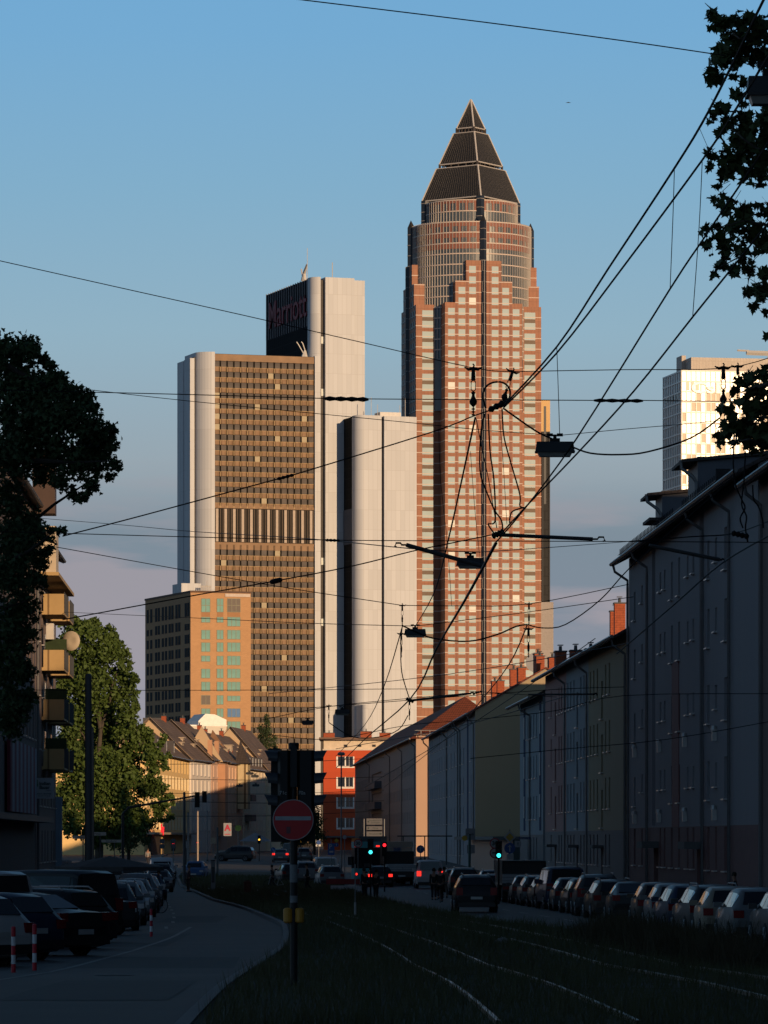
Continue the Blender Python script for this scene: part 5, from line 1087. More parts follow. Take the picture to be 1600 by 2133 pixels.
for x in (-.085,.085): MB().lathe([(.045,-.11),(.068,-.09),(.068,.09),(.045,.11)],12,(x,-.03,L(0,1907)[2])).build('push_button_box',mat('signal_yellow',(.42,.20,.02),.5),sg)
MB().lathe([(.058,0),(.058,.26)],12,(0,0,L(0,1838)[2])).build('paper_sticker',mat('paper_sticker',(.16,.17,.18),.8,var=.3,sc_n=12),sg)
MB().lathe([(.0575,0),(.0575,.1)],12,(0,0,L(0,1880)[2])).build('paper_sticker',MATS['paper_sticker'],sg)
# red-white bollards
for (px,pt,pb,lb_) in ((28,1932,2035,'leftmost red and white bollard at the left kerb'),(72,1927,2033,'second red and white bollard from the left, clear in front of the dark saloon'),(315,1895,1958,'lone farther red and white bollard beside the road bend')):
    s_=(pb-pt)/1.0; Y=F/s_; Y={28:88,72:90,315:134}[px]; t=empty('striped_bollard',(PX(px,Y),Y,gz(Y)),0,lb_,'bollard','red and white bollards'); h=PZ(pt,Y)-gz(Y); n=5
    for k in range(n): MB().lathe([(.043,k*h/n+.002),(.043,(k+1)*h/n-.002)],14,).build('red_band' if k%2==0 and k else 'white_band',mat('bollard_red',(.45,.012,.03),.5) if (n-1-k)%2==0 else mat('bollard_white',(.60,.60,.62),.5),t)
    MB().lathe([(.045,h-.002),(.03,h+.02),(.002,h+.025)],14).build('bollard_cap',MATS['bollard_red'],t)
# a post in the verge at centre right (striped)
t=empty('track_marker_post',(PX(740,170),170,gz(170)),0,'thin striped marker post standing between the tram tracks','post'); 
MB().tube([(0,0,0),(0,0,PZ(1800,170)-gz(170))],.02,8).build('post_shaft',M_galv,t); MB().lathe([(.04,.0),(.04,.45)],10,(0,0,.25)).build('post_band',mat('post_white',(.3,.28,.27),.6),t)
# signal heads with lit lamps
def signal(px,Y,py,col,lb_,off=(0,),ptop=None,arm_=None):
    z=gz(Y); t=empty('traffic_light',(PX(px,Y),Y,z),0,lb_,'traffic light'); zc=PZ(py,Y)-z; k={'r':0,'y':1,'g':2}[col]; zt=zc+.22+k*.28
    MB().tube([(0,.12,0),(0,.12,zt)],.05,8).build('signal_pole',M_blk,t); b=MB().box(-.17,.17,-.06,.1,zt-.9,zt+.02).build('signal_head',M_sig,t)
    for i in range(3):
        c=['r','y','g'][i]; mt_=mat('signal_lit_'+c,{'r':(1,.02,.03),'y':(1,.5,.05),'g':(.05,.75,.80)}[c],emit=2.2) if c==col else M_blk
        MB().lathe([(.11,-.08),(.06,-.10),(.001,-.105)],14,(0,0,zt-.17-i*.28),ax='y').build('signal_lens',mt_,b)
        q=MB()
        for j in range(6):
            a0,a1=R(30*j),R(30*j+30); q.add([(.13*math.cos(a),y,zt-.17-i*.28+.13*math.sin(a)) for a in (a0,a1) for y in (-.06,-.24)],[(0,1,3,2)])
        q.build('signal_visor',M_sig,b)
    return t
signal(1039,238,1784,'g','right-hand traffic light shining green beside the speed signs')
signal(772,262,1777,'g','middle traffic light shining green before the tram')
signal(801,300,1762,'r','traffic light shining red right of the tram')
signal(612+15,500,1753,'y','distant traffic light just under the no-entry disc')
signal(540,520,1750,'y','distant amber traffic light left of the no-entry sign')
signal(412,480,1756,'r','distant red traffic light near the pale thin pole')
signal(361,420,1757,'r','dark traffic light before the yellow house shopfront')
MB_=MB
t=empty('cantilever_signal',(PX(256,300),300,gz(300)),0,'arm-mounted dark signal heads reaching out from the green tree','traffic light')
h=PZ(1695,300)-gz(300); MB().tube([(0,0,0),(0,0,h),(.4,0,h+.4),(PX(412,300)-PX(256,300),0,PZ(1657,300)-gz(300))],[.1,.09,.08,.05],8).build('cantilever_pole',M_dgrey,t)
for px,w_ in ((411,.32),(426,.30)): x=PX(px,300)-PX(256,300); MB().box(x-w_/2,x+w_/2,-.1,.1,PZ(1682 if px==411 else 1672,300)-gz(300),PZ(1650 if px==411 else 1648,300)-gz(300)).build('signal_head',M_sig,t)
# signs
def disc(t,x,z,r,m,rim=None,y=0,name='sign_disc'):
    o=MB().lathe([(r,y),(r,y-.02),(.001,y-.021)],28,(x,0,z),ax='y').build(name,m,t)
    if rim: MB().lathe([(r*1.02,y-.01),(r*1.02,y-.026),(r*.82,y-.027),(r*.82,y-.022)],28,(x,0,z),ax='y',caps=False).build('sign_rim',rim,o)
    return o
M_sblue=mat('sign_blue',(.012,.06,.22),.5); M_swhite=mat('sign_face_white',(.30,.30,.31),.5); M_sred=mat('sign_rim_red',(.30,.01,.02),.5); M_syel=mat('sign_yellow',(.45,.27,.02),.5)
def arrow(parent,x,z,h,m,y,dirx=0,ang=0):
    q=MB().box(-h*.07,h*.07,y-.012,y,-h*.4,h*.15).prism([(0,0)]*3,0,0) if False else MB().box(-h*.07,h*.07,y-.012,y-.002,-h*.4,h*.2)
    q.add([(-h*.28,y-.012,h*.08),(0,y-.012,h*.42),(h*.28,y-.012,h*.08),(h*.28,y-.002,h*.08),(0,y-.002,h*.42),(-h*.28,y-.002,h*.08),(0,y-.012,h*.22),(0,y-.002,h*.22)],[(0,6,2,1)[::-1],(5,4,3,7)[::-1]])
    o=q.build('arrow',m,parent,(x,0,z)); o.rotation_euler=(0,ang,0); return o
def post(px,Y,ptop,lb_,name='traffic_sign',cat='sign',r=.03): 
    z=gz(Y); t=empty(name,(PX(px,Y),Y,z),0,lb_,cat); MB().tube([(0,.04,0),(0,.04,PZ(ptop,Y)-z)],r,8).build('sign_post',M_galv,t); return t,(lambda qx,qy:((qx-px)*Y/F,PZ(qy,Y)-z))
Y=270; t,l=post(1062,Y,1728,'sign post with yellow diamond, blue straight-ahead disc and small plates'); x,z=l(1062,1767); d_=disc(t,x,z,.30*1.08,M_sblue); arrow(d_,x,z,.5,M_swhite,-.021)
x,z=l(1062,1744); q=MB().add([(x-.36,-.02,z),(x,-.02,z+.36),(x+.36,-.02,z),(x,-.02,z-.36),(x-.36,0,z),(x,0,z+.36),(x+.36,0,z),(x,0,z-.36)],[(3,2,1,0),(4,5,6,7),(0,1,5,4),(1,2,6,5),(2,3,7,6),(3,0,4,7)]); o=q.build('priority_diamond',M_swhite,t); MB().add([(x-.24,-.03,z),(x,-.03,z+.24),(x+.24,-.03,z),(x,-.03,z-.24)],[(3,2,1,0)]).build('diamond_centre',M_syel,o)
x,z=l(1079,1758); o=MB().box(x-.19,x+.19,-.02,0,z-.19,z+.19).build('small_plate',M_swhite,t); arrow(o,x,z,.24,M_ink,-.021)
x,z=l(1063,1785); o=MB().box(x-.2,x+.2,-.02,0,z-.17,z+.17).build('small_plate',M_swhite,t)
x,z=l(1093,1746); o=MB().box(x-.35,x+.32,-.02,0,z-.07,z+.07).build('street_name_plate',mat('name_plate_blue',(.02,.04,.12),.5),t); text_obj('Rebstocker Str.',.09,M_swhite,o,(x,-.025,z),extr=.001)
Y=275; t,l=post(1031,Y,1745,'post with two red-rimmed round signs, the upper reading 30'); x,z=l(1031,1757); o=disc(t,x,z,.31,M_swhite,M_sred); text_obj('30',.34,M_ink,o,(x,-.03,z),extr=.001,bold=.01)
x,z=l(1031,1777); o=disc(t,x,z,.31,M_swhite,M_sred); MB().box(x-.16,x+.16,-.035,-.025,z-.03,z+.05).build('vehicle_symbol',M_ink,o)
Y=360; t,l=post(876,Y,1762,'lone blue straight-ahead disc before the violet terrace'); x,z=l(876,1769); d_=disc(t,x,z,.31,M_sblue); arrow(d_,x,z,.5,M_swhite,-.021); 
Y=330; t,l=post(690,Y,1748,'blue parking sign with a bus-like symbol by the red building'); x,z=l(690,1769); o=MB().box(x-.24,x+.24,-.02,0,z-.42,z+.42).build('parking_plate',M_sblue,t); text_obj('P',.42,M_swhite,o,(x-.05,-.03,z+.18),extr=.001,bold=.01); MB().box(x-.13,x+.15,-.03,-.02,z-.25,z-.12).build('vehicle_symbol',M_swhite,o)
x,z=l(701,1760); d_=disc(t,x,z,.15,M_sblue); arrow(d_,x,z,.24,M_swhite,-.021)
x,z=l(701,1751); MB().add([(x-.17,-.02,z),(x,-.02,z+.17),(x+.17,-.02,z),(x,-.02,z-.17)],[(3,2,1,0)]).build('priority_diamond',M_syel,t)
t,l=post(718,325,1742,'round red-rimmed sign above the tram roof'); x,z=l(718,1744); disc(t,x,z,.18,M_swhite,M_sred)
t,l=post(746,300,1750,'red-rimmed sign reading 30 left of the green tram signal'); x,z=l(746,1757); o=disc(t,x,z,.28,M_swhite,M_sred); text_obj('30',.3,M_ink,o,(x,-.03,z),extr=.001,bold=.01)
t,l=post(569,500,1765,'small blue disc with a slanting arrow at the far crossing'); x,z=l(569,1770); d_=disc(t,x,z,.26,M_sblue); arrow(d_,x,z,.44,M_swhite,-.021,ang=R(135))
t,l=post(664,460,1750,'small blue disc near the dark street tree'); x,z=l(664,1755); disc(t,x,z,.22,M_sblue)
for px,lb_ in ((338,'pair of dark round signs seen from behind before the yellow house'),(361,'second pair of round signs seen from behind')):
    t,l=post(px,400,1748,lb_)
    for py in (1752,1763): x,z=l(px,py); disc(t,x,z,.22,M_dgrey)
# direction board on the terrace
Y=420; t=empty('direction_board',(PX(780,Y),Y,gz(Y)),0,'stack of three pale direction boards with arrows before the far terrace','sign'); z0=gz(Y)
MB().tube([(-.95,.05,0),(-.95,.05,PZ(1706,Y)-z0)],.06,8).tube([(.9,.05,0),(.9,.05,PZ(1706,Y)-z0)],.06,8).build('board_posts',M_galv,t)
for ya,yb,txt,al in ((1705,1718,'Frankfurt a.M.\nStadtmitte',0),(1721,1729,'Messe',0),(1732,1742,'Hauptbahnhof',1)):
    za,zb=PZ(ya,Y)-z0,PZ(yb,Y)-z0; o=MB().box(-.72,.72,-.04,0,zb,za).build('board_panel',mat('direction_shaded_white',(.09,.09,.10),.6),t); text_obj(txt,.20,M_ink,o,(.1,-.045,(za+zb)/2),extr=.001)  # board white dimmed in the colour, in place of shade
    q=MB(); sx_=1 if al else -1; q.add([(sx_*.66,-.045,(za+zb)/2),(sx_*.5,-.045,(za+zb)/2+.1),(sx_*.5,-.045,(za+zb)/2-.1)],[(0,1,2) if sx_<0 else (0,2,1)]); q.build('arrow',M_ink,o)
# pharmacy sign and yellow round sign
Y=640; z0=0; t=empty('pharmacy_sign',(PX(474,Y),Y,PZ(1728,Y)),0,'white pharmacy sign with a red gothic letter A hanging on the far facades','sign')
MB().box(-.55,.55,0,.12,-.9,.9).build('sign_panel',mat('shaded_sign_white',(.26,.26,.28),.5),t); text_obj('A',1.15,mat('pharmacy_red',(.42,.01,.04),.5),t,(0,-.02,.2),extr=.01,bold=.05); MB().box(-.4,.4,-.01,0,-.72,-.62).build('red_rule',MATS['pharmacy_red'],t); MB().tube([(.55,.06,.5),(2.2,.06,.5)],.05,5).build('sign_bracket',M_blk,t)  # panel white lowered to look shaded; it does not glow
t=empty('round_yellow_sign',(PX(496,600),600,PZ(1725,600)),0,'yellow-green round shop sign right of the pharmacy sign','sign'); MB().lathe([(.40,0),(.40,.15)],20,ax='y').build('sign_disc',mat('lime_sign',(.25,.30,.04),.5),t); MB().tube([(0,.07,-.4),(0,.07,-PZ(1725,600)+gz(600))],.05,6).build('sign_post',M_galv,t)
t=empty('beige_square_sign',(PX(444,430),430,gz(430)),0,'beige square sign back beside the grey pole','sign'); z=PZ(1751,430)-gz(430); MB().box(-.26,.26,-.02,.02,z-.28,z+.28).build('sign_panel',mat('beige_sign',(.28,.21,.15),.7),t); MB().tube([(0,.04,0),(0,.04,z)],.03,6).build('sign_post',M_galv,t)
for px,py,Y,w_,txt,lb_ in ((168,1744,250,.44,'Messe','white direction finger on a post left of the tall pole'),(203,1737,245,.46,'Messe','brighter white direction finger right of the tall pole'),(232,1752,300,.65,'Schwalbacher','small white street-name plate under the dark tree')):
    z0=gz(Y); t=empty('direction_finger',(PX(px,Y),Y,z0),0,lb_,'sign'); z=PZ(py,Y)-z0; MB().tube([(w_*.3,.03,0),(w_*.3,.03,z)],.03,6).build('sign_post',M_galv,t); o=MB().box(-w_,w_,-.02,.02,z-.09,z+.09).build('sign_panel',mat('bright_sign',(.62,.58,.50),.6),t); text_obj(txt,.13,M_ink,o,(0,-.025,z),extr=.001)
t,l=post(980,330,1727,'pale timetable board with lettering on the terrace corner','notice_board'); x,z=l(980,1738); MB().box(x-.35,x+.35,-.02,.0,z-.42,z+.42).build('notice_panel',mat('notice_white',(.2,.2,.2),.6),t); text_obj('Optik',.22,M_ink,t,(x,-.03,z),extr=.001)
x,z=l(968,1746); disc(t,x,z,.2,M_syel)
x,z=l(981,1769); MB().box(x-.28,x+.28,-.02,.0,z-.3,z+.3).build('notice_panel',MATS['notice_white'],t)
# bus-stop shelter frame
Y=470; t=empty('tram_stop_shelter',(PX(895,Y)-.5,Y,gz(Y)),0,'dark framed waiting shelter before the lilac terrace','shelter'); q=MB()
for x in (-2.2,0,2.2): q.tube([(x,0,0),(x,0,3.0)],.06,6)
q.build('shelter_frame',M_blk,t); MB().box(-2.8,2.8,-.8,.8,3.0,3.12).build('shelter_roof',M_blk,t)
# ================= VEHICLES =================
M_tyre=mat('tyre_rubber',(.012,.012,.013),.85); M_rim=mat('alloy_rim',(.20,.20,.21),.35,.7); M_cglass=mat('car_glass',(.008,.010,.014),.08,spec=.4,var=.05); M_tail=mat('tail_lamp_red',(.16,.006,.008),.25); M_tailon=mat('tail_lamp_lit',(1,.03,.02),emit=1.6); M_head=mat('headlamp_glass',(.30,.30,.31),.15); M_headon=mat('headlamp_lit',(1,.95,.85),emit=6); M_plate=mat('number_plate',(.34,.34,.33),.5); M_trim=mat('black_trim',(.012,.012,.013),.5)
def paint(nm,c): return mat('paint_'+nm,c,.5,0,var=.1,sc_n=1.5,coat=.12,spec=.25)
PT={'black':(.008,.008,.010),'darkgrey':(.030,.032,.036),'grey':(.085,.09,.095),'silver':(.11,.115,.12),'white':(.36,.36,.36),'darkblue':(.010,.018,.045),'blue':(.03,.07,.16),'brown':(.055,.040,.032),'red':(.20,.012,.012),'beige':(.20,.17,.13)}
# stations: x (rear to front), bottom z, belt z, top z, top half-width factor, body half-width factor
KIND={
'hatchback':(4.1,1.78,1.48,[(-1,.38,.62,.64,.80,.86),(-.975,.24,.86,.90,.82,.95),(-.93,.20,.92,1.04,.76,.99),(-.80,.18,.95,1.38,.70,1),(-.66,.18,.94,1.45,.70,1),(-.2,.18,.92,1.48,.71,1),(.12,.18,.91,1.46,.70,1),(.30,.18,.90,1.30,.70,1),(.52,.18,.90,.96,.78,1),(.80,.20,.84,.87,.78,.97),(.95,.24,.70,.73,.74,.88),(1,.32,.55,.57,.70,.80)]),
'estate':(4.65,1.82,1.50,[(-1,.38,.62,.64,.80,.86),(-.98,.24,.88,.92,.82,.95),(-.94,.20,.94,1.05,.76,.99),(-.84,.18,.96,1.40,.70,1),(-.72,.18,.95,1.46,.70,1),(-.2,.18,.93,1.50,.71,1),(.10,.18,.92,1.48,.70,1),(.26,.18,.91,1.32,.70,1),(.46,.18,.91,.97,.78,1),(.80,.20,.85,.88,.78,.97),(.95,.24,.70,.73,.74,.88),(1,.32,.55,.57,.70,.80)]),
'saloon':(4.75,1.84,1.45,[(-1,.38,.66,.68,.80,.86),(-.98,.24,.96,.99,.80,.94),(-.88,.20,.98,1.02,.78,.98),(-.68,.18,.97,1.06,.74,1),(-.40,.18,.96,1.38,.68,1),(-.15,.18,.94,1.45,.69,1),(.08,.18,.93,1.43,.69,1),(.22,.18,.92,1.28,.69,1),(.42,.18,.92,.98,.78,1),(.80,.20,.84,.87,.78,.97),(.95,.24,.70,.73,.74,.88),(1,.32,.55,.57,.70,.80)]),
'suv':(4.45,1.88,1.68,[(-1,.45,.72,.74,.82,.88),(-.975,.30,1.0,1.04,.84,.96),(-.93,.26,1.08,1.2,.78,.99),(-.84,.24,1.10,1.55,.72,1),(-.70,.24,1.08,1.64,.72,1),(-.2,.24,1.06,1.68,.73,1),(.12,.24,1.05,1.65,.72,1),(.28,.24,1.04,1.46,.72,1),(.46,.24,1.04,1.12,.80,1),(.80,.26,1.0,1.03,.80,.97),(.95,.30,.84,.87,.76,.9),(1,.38,.65,.67,.72,.82)]),
'van':(4.9,1.92,1.95,[(-1,.38,.70,.72,.88,.93),(-.985,.28,1.08,1.12,.88,.97),(-.965,.24,1.12,1.25,.86,.99),(-.93,.22,1.14,1.86,.82,1),(-.85,.22,1.12,1.93,.82,1),(-.2,.22,1.10,1.95,.83,1),(.22,.22,1.08,1.92,.82,1),(.42,.22,1.06,1.66,.80,1),(.66,.22,1.04,1.14,.82,1),(.85,.24,.92,.96,.80,.97),(.96,.28,.74,.78,.76,.92),(1,.34,.58,.60,.72,.86)]),
}
CARC={}
def car_proto(kind,col):
    k=(kind,col)
    if k in CARC: return CARC[k]
    Ln,Wd,Ht,st=KIND[kind]; hl,hw=Ln/2,Wd/2; M=paint(col,PT[col]); rings=[]
    for (x,zb,zl,zt,tf,bf) in st:
        w_=hw*bf; tw=hw*tf; X=x*hl
        ring=[(X,-w_*.80,zb),(X,-w_*.97,zb+.12),(X,-w_,(zb+zl)/2+.03),(X,-w_*.975,zl),(X,-tw,max(zt-.07,zl+.015)),(X,-tw*.86,zt),(X,0,zt+.025),(X,tw*.86,zt),(X,tw,max(zt-.07,zl+.015)),(X,w_*.975,zl),(X,w_,(zb+zl)/2+.03),(X,w_*.97,zb+.12),(X,w_*.80,zb)]
        rings.append(ring)
    q=MB(); n=13
    for r in rings: q.v+=r
    for i in range(len(rings)-1):
        for j in range(n): a=i*n+j;b=i*n+(j+1)%n; q.f.append((a,b,b+n,a+n)); q.mi.append(0)
    q.f.append(tuple(range(n))); q.mi.append(0); q.f.append(tuple((len(rings)-1)*n+j for j in range(n))[::-1]); q.mi.append(0)
    parts={}; me=q.mesh('body',M); me.polygons.foreach_set('use_smooth',[True]*len(me.polygons)); parts['body']=[(me,(0,0,0),[])]
    try: me.set_sharp_from_angle(angle=R(38))
    except Exception: pass
    def lerp(a,b,t): return tuple(a[i]+(b[i]-a[i])*t for i in range(3))
    rr=[Vector(v) for r in rings for v in r]; 
    def panel(i0,i1,j0,j1,u0,u1,v0,v1,off,name,m):   # patch of ring grid, offset outward
        a,b,c,d=[Vector(rings[i][j]) for i,j in ((i0,j0),(i1,j0),(i1,j1),(i0,j1))]
        f=lambda u,v:(a.lerp(b,u)).lerp(d.lerp(c,u),v)
        P4=[f(u0,v0),f(u1,v0),f(u1,v1),f(u0,v1)]; nrm=(P4[1]-P4[0]).cross(P4[3]-P4[0]).normalized(); cen=sum(P4,Vector())/4
        if nrm.dot(cen-Vector((0,0,.8)))<0: nrm=-nrm
        return [p+nrm*off for p in P4]+[p-nrm*.01 for p in P4]
    BX=[(0,1,2,3),(7,6,5,4),(0,4,5,1),(1,5,6,2),(2,6,7,3),(3,7,4,0)]
    side=[]
    # side windows: between stations 3..7/8
    iR=3 if kind!='saloon' else 4
    for s_,(j0,j1) in ((-1,(3,4)),(1,(9,8))):
        q=MB()
        for a,b,u0,u1 in ((iR,iR+1,.15 if kind!='saloon' else .02,1.02),(iR+1,iR+2,.04,.92),(iR+2,iR+3,-.02,1.0),(iR+3,iR+4,.06,.96)):
            if b<len(rings): q.add(panel(a,b,j0,j1,u0,u1,.10,.90,.006,'',None),BX)
        side.append((q.mesh('side_window',M_cglass),(0,0,0),[]))
    parts['side_window']=side
    i0,i1=(2,3) if kind!='saloon' else (3,4)
    a=[Vector(rings[i0][5])*1,Vector(rings[i0][7]),Vector(rings[i1][7]),Vector(rings[i1][5])]
    a[0].y*=1.08; a[1].y*=1.08
    def pan4(P4,off,shr=.06):
        cen=sum(P4,Vector())/4; P4=[p.lerp(cen,shr) for p in P4]; nrm=(P4[1]-P4[0]).cross(P4[3]-P4[0]).normalized()
        if nrm.dot(cen-Vector((0,0,.6)))<0: nrm=-nrm
        return MB().add([p+nrm*(off+.02) for p in P4]+[p-nrm*.01 for p in P4],BX)
    parts['rear_window']=[(pan4(a,.012).mesh('rear_window',M_cglass),(0,0,0),[])]
    i0,i1=(8,7); c=[Vector(rings[8][5]),Vector(rings[8][7]),Vector(rings[7][7]),Vector(rings[7][5])]
    parts['windscreen']=[(pan4(c,.012,.04).mesh('windscreen',M_cglass),(0,0,0),[])]
    wr=.315 if kind!='suv' and kind!='van' else .35; wx=hl*.62
    wm=MB().lathe([(wr,-.10),(wr,.08),(wr*.93,.11),(wr*.66,.11)],18,ax='y').mesh('tyre',M_tyre)
    rmq=MB().lathe([(wr*.67,.10),(wr*.62,.115),(wr*.30,.09),(wr*.1,.10)],14,ax='y')
    for k_ in range(5): a_=2*math.pi*k_/5; rmq.tube([(math.cos(a_)*wr*.1,.118,math.sin(a_)*wr*.1),(math.cos(a_)*wr*.64,.118,math.sin(a_)*wr*.64)],.028,4)
    rm=rmq.mesh('rim',M_rim); arch=MB().lathe([(wr*1.15,-.03),(wr*1.15,0),(wr*1.1,.004)],18,ax='y').mesh('wheel_arch',M_trim)
    wl_=[]
    for sx_ in (-1,1):
        for sy_ in (-1,1): wl_.append((wm,(sx_*wx,sy_*(hw-.095),wr),[('rim',rm),('wheel_arch',arch)],sy_))
    parts['wheel']=wl_
    bw=hw*.93; X=-hl*.955; zl=st[1][2]
    tm=lambda:None
    tl=[]
    for sy_ in (-1,1):
        y0,y1=sorted((sy_*bw*1.03,sy_*bw*.70)); zz=(zl-.16,zl+.04) if kind not in('van','suv') else (zl-.22,zl+.12)
        tl.append((MB().box(X-.10,X+.06,y0,y1,zz[0],zz[1]).mesh('tail_light',M_tail),(0,0,0),[]))
    parts['tail_light']=tl
    hls=[]
    for sy_ in (-1,1):
        y0,y1=sorted((sy_*bw*.98,sy_*bw*.62)); hls.append((MB().box(hl*.90,hl*.985,y0,y1,.60,.76).mesh('headlight',M_head),(0,0,0),[]))
    parts['headlight']=hls
    parts['number_plate']=[(MB().box(-hl-.012,-hl*.97,-.26,.26,.60 if kind!='saloon' else .5,.72 if kind!='saloon' else .62).mesh('number_plate',M_plate),(0,0,0),[]),(MB().box(hl*.97,hl+.012,-.26,.26,.38,.49).mesh('number_plate',M_plate),(0,0,0),[])]
    parts['bumper']=[(MB().box(-hl-.008,-hl*.93,-bw*.95,bw*.95,.26,.46).mesh('bumper',M_trim),(0,0,0),[]),(MB().box(hl*.93,hl+.004,-bw*.85,bw*.85,.22,.38).mesh('bumper',M_trim),(0,0,0),[])]
    parts['wing_mirror']=[(MB().box(hl*.26,hl*.33,*sorted((s_*hw*.93,s_*(hw+.16))),.95 if kind!='van' else 1.15,1.09 if kind!='van' else 1.38).mesh('wing_mirror',M),(0,0,0),[]) for s_ in (-1,1)]
    if kind in('estate','suv'):
        q=MB()
        for s_ in (-1,1): q.tube([(-hl*.75,s_*hw*.62,Ht-.03),(-hl*.68,s_*hw*.62,Ht+.05),(hl*.02,s_*hw*.62,Ht+.055),(hl*.1,s_*hw*.62,Ht)],.02,5)
        parts['roof_rail']=[(q.mesh('roof_rail',M_rim),(0,0,0),[])]
    CARC[k]=parts; return parts
def car(kind,col,px,Y,lb_,yaw=0,group=None,lit=None,front=False,X=None,cat='car',name='parked_car',sc=1.0):
    """yaw 0: nose points away from the camera; front=True turns it to face us"""
    x=X if X is not None else PX(px,Y); rz=R(90+yaw+(180 if front else 0)); t=empty(name,(x,Y,gz(Y)+.012),rz,lb_,cat,group); t.scale=(sc,sc,sc)
    for nm,lst in car_proto(kind,col).items():
        for e_ in lst:
            me,loc,kids=e_[:3]
            if nm=='tail_light' and lit in('tail','all'): me=me.copy(); me.materials.clear(); me.materials.append(M_tailon)
            if nm=='headlight' and lit=='head': me=me.copy(); me.materials.clear(); me.materials.append(M_headon)
            o=inst(me,nm,t,loc)
            if len(e_)>3 and e_[3]<0: o.rotation_euler[2]=math.pi
            for kn,km in kids: inst(km,kn,o,(0,0,0))
    return t
G1='cars parked along the right kerb'
row=[(1650,119,'hatchback','darkgrey','dark hatchback cut off by the right edge, first of the right row'),
(1573,124,'hatchback','silver','large silver car at the right edge with glinting side windows'),
(1517,130,'hatchback','beige','small beige-grey hatchback second from the right edge'),
(1478,136,'estate','darkgrey','dark estate third from the right edge, red tail lamp low'),
(1432,143,'hatchback','darkblue','small dark blue hatchback behind the tall weeds'),
(1403,150,'hatchback','silver','bright silver hatchback glinting in the middle of the right row'),
(1372,158,'hatchback','brown','dull brown hatchback left of the bright silver one'),
(1318,168,'saloon','black','black saloon with a low roof and wide dark rear window'),
(1272,178,'estate','brown','tall brown estate with a big dark tailgate window'),
(1243,187,'suv','darkgrey','dark roof-railed SUV left of the brown estate'),
(1217,196,'hatchback','black','black hatchback peeping left of the roof-railed SUV'),
(1190,205,'hatchback','darkgrey','rounded dark hatchback below the maroon gap in the row'),
(1167,214,'van','darkblue','high-roofed dark van with a pale sky reflection on its roof'),
(1142,222,'hatchback','black','small black hatchback left of the high-roofed van'),
(1118,231,'estate','grey','grey estate near the far end of the right row'),
(1098,240,'hatchback','darkgrey','dark grey hatchback at the far end of the right row')]
for px,Y,k,c,l_ in row: car(k,c,px,Y,l_,yaw=2.4+random.uniform(-2.2,2.6),group=G1)
car('suv','black',988,200,'black SUV driving away in the right-hand lane',yaw=1.7,name='driving_car',sc=.97)
G2='vehicles queuing on the right road'
car('van','white',893,320,'white panel van with glowing tail lamps in the queue',yaw=2,group=G2,lit='tail',name='driving_van',cat='van')
car('estate','black',790,330,'black estate with red brake lamps beside the tram',yaw=2,group=G2,lit='tail',name='driving_car')
car('hatchback','silver',808,350,'silver car front half hidden behind the black estate',yaw=2,group=G2,name='driving_car')
car('hatchback','red',862,345,'dark red hatchback just left of the white van',yaw=2,group=G2)
car('estate','darkgrey',948,300,'dark estate right of the cyclist',yaw=2,group=G2)
car('suv','black',965,285,'black SUV parked before the cream gable',yaw=2,group=G2)
car('estate','darkblue',1022,290,'dark blue estate with pale roof left of the box truck',yaw=2,group=G2)
car('hatchback','silver',1030,262,'silver hatchback partly behind the driving black SUV',yaw=2,group=G2)
car('estate','silver',686,331,'silver estate seen from behind right of the signal post',yaw=6,group=G2)
car('van','white',676,352,'white compact van behind the silver estate',yaw=4,group=G2,cat='van',name='driving_van')
car('suv','silver',637,345,'pale SUV just right of the signal pole',yaw=3,group=G2)
car('hatchback','black',603,350,'black car just left of the signal pole',yaw=10,group=G2)
car('saloon','silver',585,505,'silver saloon with bright orange-red lamps far down the street',yaw=0,group=G2,lit='tail',name='driving_car')
car('van','silver',605,540,'tall silver van ahead of the far silver saloon',yaw=0,group=G2,cat='van',name='driving_van')
car('estate','grey',634,520,'grey car right of the signal pole in the distance',yaw=0,group=G2)
car('suv','darkgrey',490,520,'dark SUV crossing side-on at the far junction',yaw=78,name='driving_car')
car('hatchback','blue',407,372,'blue-roofed car half hidden by the verge mound',front=True,yaw=-3,name='driving_car')
# left row: big dark cars angled to the kerb, then the receding row of bonnets
G3='cars parked along the left kerb'
left=[(-140,95,'hatchback','white',52,'white hatchback tail cut by the left edge behind the first bollard'),
(-62,101,'hatchback','darkblue',52,'dark blue hatchback behind the leftmost bollards'),
(-140,108,'van','white',55,'white delivery van at the left edge, only its rear showing'),
(20,107,'saloon','black',52,'black saloon with a long boot behind the second bollard'),
(55,116,'estate','black',52,'black estate with a rounded roof behind the black saloon'),
(68,126,'van','black',54,'long black minibus rising above the other cars'),
(138,139,'saloon','darkgrey',40,'dark grey saloon with its boot beside the minibus')]
for px,Y,k,c,yw,l_ in left: car(k,c,px,Y,l_,yaw=yw,group=G3,cat='van' if k=='van' else 'car',name='parked_van' if k=='van' else 'parked_car',sc=1.0)
lrow=[(228,148,'estate','darkgrey','dark estate facing us with a dull windscreen, first of the left bonnets'),(248,160,'estate','silver','silver estate facing us, second of the left bonnets'),(263,172,'hatchback','white','white hatchback facing us behind the silver estate'),(275,184,'estate','silver','silver estate facing us with a pale roof'),
(284,198,'suv','grey','grey SUV facing us with a black wing mirror'),(292,212,'hatchback','silver','small silver car facing us near the parked bicycle'),(300,228,'hatchback','white','white car facing us beside the umbrella'),(312,262,'estate','darkblue','dark blue estate facing us past the market umbrella'),(330,300,'saloon','grey','grey saloon facing us where the left row restarts'),(334,322,'suv','black','black SUV facing us with a white car behind'),(337,345,'van','white','white-roofed van in the distant left row'),(343,380,'estate','darkgrey','last dark estate at the far end of the left row')]
